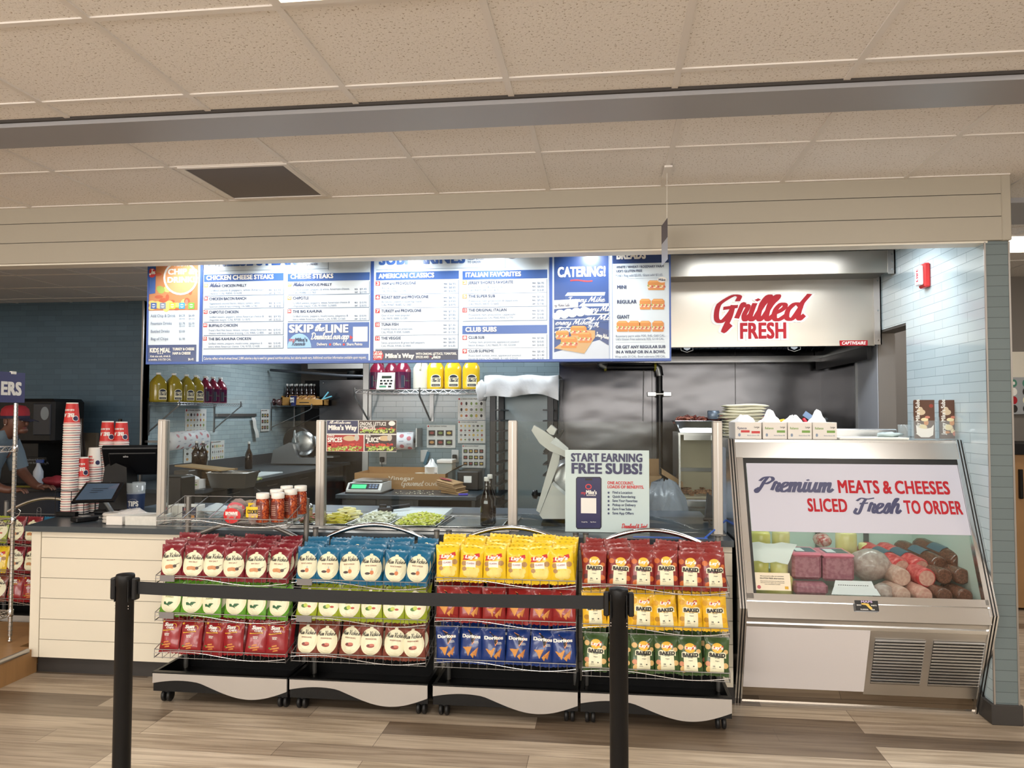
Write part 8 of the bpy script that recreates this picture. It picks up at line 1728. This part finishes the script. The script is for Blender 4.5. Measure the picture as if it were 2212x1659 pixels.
def heap(name, x0, x1, y0, y1, mats, n, sz, label, cat, hgt=.05, flatp=True):
    q = B(); rnd = random.Random(len(name)); cx_, cy_ = (x0+x1)/2, (y0+y1)/2
    for k in range(n):
        u, v = rnd.uniform(-1, 1), rnd.uniform(-1, 1); h = hgt*max(.0, (1-u*u)*(1-v*v))**.6
        c = (cx_+u*(x1-x0)/2*.86, cy_+v*(y1-y0)/2*.86, CZ+.016+h*rnd.uniform(.6, 1)); m = rnd.choice(mats)
        if flatp: q.obox(c, sz*rnd.uniform(.7, 1.3), sz*.35, sz*.14, m, rz=rnd.random()*3.1, rx=rnd.uniform(-.5, .5), ry=rnd.uniform(-.4, .4))
        else: q.lathe([(sz*.5, -sz*.08), (sz*.55, 0), (sz*.5, sz*.08)], c, m, 10)
    q.blob((cx_, cy_, CZ+.008), (x1-x0)*.42, (y1-y0)*.42, hgt*.72, mats[0], 16, 7, .15, 2)
    return tag(q.build(name), label, cat, kind='stuff')
GRN, YP = mat('shredded_lettuce', (206, 214, 92), .55), mat('banana_pepper', (216, 200, 60), .45)
heap('lettuce', -1.30, -1.03, 4.58, 5.0, [GRN, mat('lettuce_white', (228, 226, 150), .55), mat('lettuce_bright', (214, 220, 70), .55)], 420, .035, 'heap of shredded pale green lettuce in the cold rail', 'lettuce', .045)
heap('onions', -1.55, -1.34, 4.60, 5.0, [mat('onion_slice', (220, 222, 196), .5), mat('onion_slice_clear', (230, 232, 214), .5)], 200, .04, 'heap of sliced white onion in the cold rail', 'onion', .045)
heap('peppers', -1.77, -1.60, 4.58, 4.80, [YP, mat('pepper_yellow_green', (196, 186, 52), .45)], 70, .05, 'heap of yellow banana peppers in the cold rail', 'peppers', .05, False)
heap('pickles', -1.78, -1.60, 4.83, 5.0, [mat('cheese_crumble', (232, 222, 150), .5), mat('cheese_crumble_pale', (236, 230, 180), .5)], 60, .05, 'pale yellow sliced heap behind the banana peppers in the cold rail', 'pickles', .06, False)
heap('olives', -1.95, -1.81, 4.6, 5.0, [mat('olive_brown', (120, 96, 50), .4), mat('pepper_red', (176, 70, 60), .4), mat('olive_green', (130, 130, 60), .4)], 90, .025, 'mixed olives and red peppers at the left of the cold rail', 'olives', .03, False)
t = thing('cutting_board', (-1.38, 5.33, CZ), 'long white cutting board behind the cold rail', 'cutting board'); a, c, d, e = pz(783, 1113, .935), pz(955, 1116, .935), pz(977, 1098, .935), pz(826, 1096, .935)
q = B(); vs = [(p.x, p.y, z) for z in (CZ+.001, CZ+.03) for p in (a, c, d, e)]; q.add(vs, [(0, 3, 2, 1), (4, 5, 6, 7), (0, 1, 5, 4), (1, 2, 6, 5), (2, 3, 7, 6), (3, 0, 4, 7)], mat('white_cutting_board', (222, 230, 230), .45)); q.build('board', t)
t = thing('board_stand', (-1.38, 5.35, 0), 'dark rear ledge carrying the white cutting board', 'counter'); q = B(); q.box(-3.4, .66, 5.302, 5.64, .87, CZ-.001, mat('ledge_grey', (96, 108, 120), .3)).box(-3.4, .66, 5.4, 5.6, .1, .87, DARK); q.build('ledge', t)
t = thing('knife_sharpener', pz(838, 1107, .94), 'black knife sharpener with a handle on the white cutting board', 'sharpener'); a = pz(830, 1106, .94); q = B(); q.obox((a.x, a.y+.03, CZ+.045), .10, .05, .026, BLACK, rz=.5, b=.006).build('body', t); q = B(); q.tube([(a.x+.03, a.y+.06, CZ+.055), (a.x+.13, a.y+.16, CZ+.06)], .014, BLACK, 8).build('handle', t); q = B(); q.obox((a.x-.03, a.y+.07, CZ+.06), .05, .04, .03, BLACK, rz=.3, b=.005).build('slot_head', t)
SAU = bottle_mesh(.30, .04, mat('dark_sauce_glass', (26, 16, 12), .08, coat=.5)).build('sauce_bottle', origin=(0, 0, 0))
for k, (x, y, Y_) in enumerate(((1051, 1133, 4.72), (1058, 1128, 4.81))): put(SAU, k == 0, (py(x, y, Y_).x, Y_, CZ+.001), 0, ['tall dark sauce bottle with white cap beside the cold rail, front one', 'tall dark sauce bottle with white cap beside the cold rail, rear one'][k], 'bottle', 'sauce bottles', (1, 1, 1.0 if k == 0 else 1.03))
t = thing('salt_shaker', pz(669, 1123, CZ), 'glass shaker with a steel top behind the upper basket post', 'shaker'); a = py(669, 1120, 4.75); q = B(); q.lathe([(.018, 0), (.02, .01), (.017, .075)], (a.x, 4.75, CZ), mat('shaker_contents', (186, 160, 120), .4), 14).build('glass', t); q = B(); q.lathe([(.018, .075), (.02, .08), (.02, .105), (.012, .115), (0, .116)], (a.x, 4.75, CZ), CHROME, 14).build('top', t)
# front slicer behind the poster
o = (py(1205, 1128, 4.85).x, 4.85, CZ); t = thing('meat_slicer', o, 'white and steel meat slicer on the counter behind the rewards poster', 'slicer'); SLW = mat('slicer_white', (212, 212, 206), .35)
pp = lambda x, y, Y_=4.85: py(x, y, Y_)
def plate(q, pts, Y_, dep, m):
    v = [pp(x, y, Y_) for x, y in pts]; n = len(v); q.add([(p.x, Y_, p.z) for p in v]+[(p.x, Y_+dep, p.z) for p in v], [tuple(range(n)), tuple(range(2*n-1, n-1, -1))]+[(i, i+n, (i+1) % n+n, (i+1) % n) for i in range(n)], m)
q = B(); plate(q, [(1165, 1112), (1172, 1121), (1235, 1121), (1300, 1121), (1300, 1075), (1225, 1075), (1192, 1045)], 4.75, .32, SLW); q.box(pp(1172, 1120).x, pp(1300, 1120).x, 4.76, 5.06, CZ, CZ+.02, BLACK); q.build('base', t)
q = B(); plate(q, [(1158, 1103), (1166, 1108), (1207, 1000), (1209, 984), (1195, 974)], 4.74, .05, SLW); q.build('gauge_arm', t)
q = B(); plate(q, [(1187, 974), (1166, 958), (1148, 930), (1153, 919), (1164, 925), (1176, 932), (1190, 941), (1228, 974), (1228, 992), (1215, 985)], 4.72, .06, SLW); plate(q, [(1180, 930), (1190, 918), (1202, 928), (1196, 940), (1188, 938)], 4.70, .1, SLW); q.build('carriage_rail', t)
q = B(); plate(q, [(1189, 957), (1200, 944), (1228, 968), (1228, 978)], 4.715, .004, STEELD); q.build('slide_slot', t)
q = B(); plate(q, [(1173, 975), (1180, 982), (1200, 958), (1218, 930), (1213, 928), (1195, 948)], 4.80, .10, BLACK); q.build('pusher', t)
q = B(); a = pp(1155, 1068, 4.78); q.lathe([(.0, -.04), (.026, -.03), (.03, -.005), (.012, .0), (.012, .04)], (a.x+.02, 4.78, a.z), BLACK, 10, axis=0); q.build('knob', t)
q = B(); a = pp(1235, 1040, 4.95); q.lathe([(0, -.03), (.1, -.026), (.155, 0), (.15, .02), (0, .02)], (a.x, 4.95, a.z), STEEL, 30, axis=1); q.build('blade', t)
# blue tape strip at the end of the counter
q = B(); a, c, d = py(1583, 1110, 4.75), py(1570, 1122, 4.70), py(1524, 1162, 4.42); q.tube([(a.x+.0, 4.78, a.z+.02), (a.x-.006, 4.75, a.z-.02), (c.x, 4.70, c.z), (d.x, 4.42, CZ+.004)], .006, mat('blue_tape', (66, 112, 214), .4), 6); q.box(d.x-.4, d.x+.01, 4.40, 4.425, CZ, CZ+.002, mat('blue_tape', (66, 112, 214), .4)); tag(q.build('blue_tape'), 'strip of blue tape from the counter edge up to the deli case', 'tape')
# ======================= signs on the sneeze guard ==============================================================
GY = 4.5485
t = thing('rewards_poster', py(1312, 1145, 4.53), 'pale poster START EARNING FREE SUBS with a phone on the sneeze guard', 'poster'); a, c = py(1221, 1148, GY), py(1402, 973, GY)
q = B(); q.box(a.x, c.x, GY-.004, GY, a.z, c.z, mat('poster_pale_blue', (196, 214, 214), .35)).build('sheet', t)
P = Pr(GY-.004, 1000, 780, 3.687)
P.t('START EARNING', 860, 1432, 802, 66, NAVY, .06); P.t('FREE SUBS!', 860, 1432, 898, 84, NAVY, .065)
P.q([(912, 922), (1092, 922), (1104, 936), (1104, 1322), (1092, 1338), (912, 1338), (900, 1322), (900, 936)], mat('phone_dark', (26, 26, 44), .3), 3); P.q([(914, 930), (1088, 930), (1096, 940), (1096, 1318), (1088, 1328), (914, 1328), (906, 1318), (906, 940)], mat('phone_screen_navy', (44, 44, 88), .3), 4)
P.r(974, 934, 1030, 950, INK, 5); P.e(1000, 1000, 26, 22, BRED, 5); P.e(1000, 1000, 18, 14, mat('phone_screen_navy', (44, 44, 88), .3), 6); P.t('my', 940, 978, 1060, 24, BRED, .03); P.t("Mike's", 980, 1066, 1060, 32, PW, .07); P.t('REWARDS', 984, 1058, 1074, 10, PW, .04); P.r(940, 1090, 1062, 1212, PW, 5)
P.t('Google Play', 944, 992, 1284, 8, PW, .03); P.t('App Store', 1014, 1060, 1284, 8, PW, .03)
P.t('ONE ACCOUNT,', 1150, 1362, 982, 24, BRED, .05); P.t('LOADS OF BENEFITS.', 1150, 1442, 1014, 24, BRED, .05)
for k, (s_, xe) in enumerate((('Find a Location', 1350), ('Quick Reordering', 1372), ('Save Your Favorites', 1390), ('Pickup or Delivery', 1376), ('Earn Free Subs', 1342), ('Save App Offers', 1360))): P.t(s_, 1190, xe, 1056+33*k, 20, BTXT, .04); P.e(1160, 1048+33*k, 8, 9, BTXT, 5, 10)
P.sc_('Download & Join!', 1262, 1462, 1330, 17, BRED, .2); P.b.build('print', t)
t = thing('toppings_poster', py(780, 975, GY), 'hanging four-part sign with Mikes Way, lettuce, spices and juice on the sneeze guard', 'poster'); a, c = py(705, 975, GY), py(857, 908, GY)
q = B(); q.box(a.x, c.x, GY-.004, GY, a.z, c.z, mat('poster_white', (224, 224, 216), .4)).build('sheet', t)
P = Pr(GY-.004, 660, 780, 4.148); random.seed(12); TOM, TOM2, LT1, LT2, WDB, SPC = mat('print_tomato', (168, 34, 26), .4), mat('print_tomato_light', (206, 70, 50), .4), mat('print_leaf', (150, 176, 66), .4), mat('print_leaf_pale', (206, 214, 130), .4), mat('print_dark_wood', (60, 40, 34), .4), mat('print_tan', (206, 180, 140), .4)
P.r(192, 533, 470, 650, NAVY, 2); P.sc_('All cold subs come', 212, 404, 560, 13, PW, .16); P.t("Mike's Way", 204, 460, 618, 44, PW, .09)
for x0, y0, x1, y1, top in ((478, 533, 814, 650, WDB), (192, 662, 520, 808, TOM), (530, 662, 814, 808, WDB)):
    P.r(x0, y0, x1, y1, top, 2)
    if y0 > 600: P.e((x0+x1)/2+40, y0+30, 60, 24, SPC, 3); P.e(x1-60, y0+24, 22, 30, mat('print_pale_jar', (196, 190, 180), .4), 3)
    else: P.e(x1-40, y0+26, 30, 22, PW, 3)
    for k in range(36): P.e(random.uniform(x0+16, x1-16), random.uniform(y1-66, y1-42) if y0 > 600 else random.uniform(y0+66, y0+88), random.uniform(9, 16), random.uniform(5, 9), random.choice([TOM, TOM2]), 4, 8)
    for k in range(70): P.e(random.uniform(x0+12, x1-12), random.uniform(y1-44, y1-8) if y0 > 600 else random.uniform(y1-40, y1-8), random.uniform(7, 12), random.uniform(4, 8), random.choice([LT1, LT2, LT1]), 5, 7)
P.t('ONIONS, LETTUCE', 486, 724, 578, 32, PW, .05); P.t('TOMATOES,', 486, 632, 614, 32, PW, .05); P.sc_('a blend of', 202, 258, 674, 10, PW, .16); P.t('SPICES', 200, 330, 726, 42, PW, .07); P.sc_('and the', 540, 584, 676, 10, PW, .16); P.t('"JUICE"', 540, 672, 726, 42, PW, .07)
P.b.build('print', t)
# ======================= far right background =====================================================================
t = thing('wood_cabinet', (3.9, 7.0, 0), 'wooden cabinet with a black handle beyond the grey tiled column', 'cabinet')
q = B(); q.box(3.15, 5.2, 6.8, 7.48, .02, 1.27, WOOD, .004).build('body', t); q = B(); q.box(3.12, 5.25, 6.76, 7.48, 1.27, 1.36, BLACKM, .004).build('top', t); a = py(2203, 1040, 6.8); q = B(); q.box(a.x-.014, a.x+.014, 6.77, 6.80, a.z-.14, a.z+.10, BLACKM, .003).build('handle', t)
t = thing('sticker_board', (3.9, 7.45, 1.6), 'pale board of small round drink stickers beyond the grey tiled column', 'board'); a, c = py(2190, 895, 7.45), py(2190, 815, 7.45)
q = B(); q.box(a.x-.25, a.x+1.2, 7.46, 7.485, a.z, c.z, mat('board_grey', (160, 164, 168), .5), .003).build('panel', t)
q = B(); random.seed(14)
for j in range(4):
    for i in range(14): disc(q, flat(7.459-.0002*i), a.x-.19+i*.1, a.z+.05+j*(c.z-a.z-.08)/3.3, .028, .036, random.choice([RED, PW, INK, mat('sticker_green', (70, 130, 110), .5), CRM]), 12); disc(q, flat(7.4582-.0002*i), a.x-.19+i*.1, a.z+.05+j*(c.z-a.z-.08)/3.3, .012, .016, random.choice([RED, PW, INK]), 8)
q.build('stickers', t)
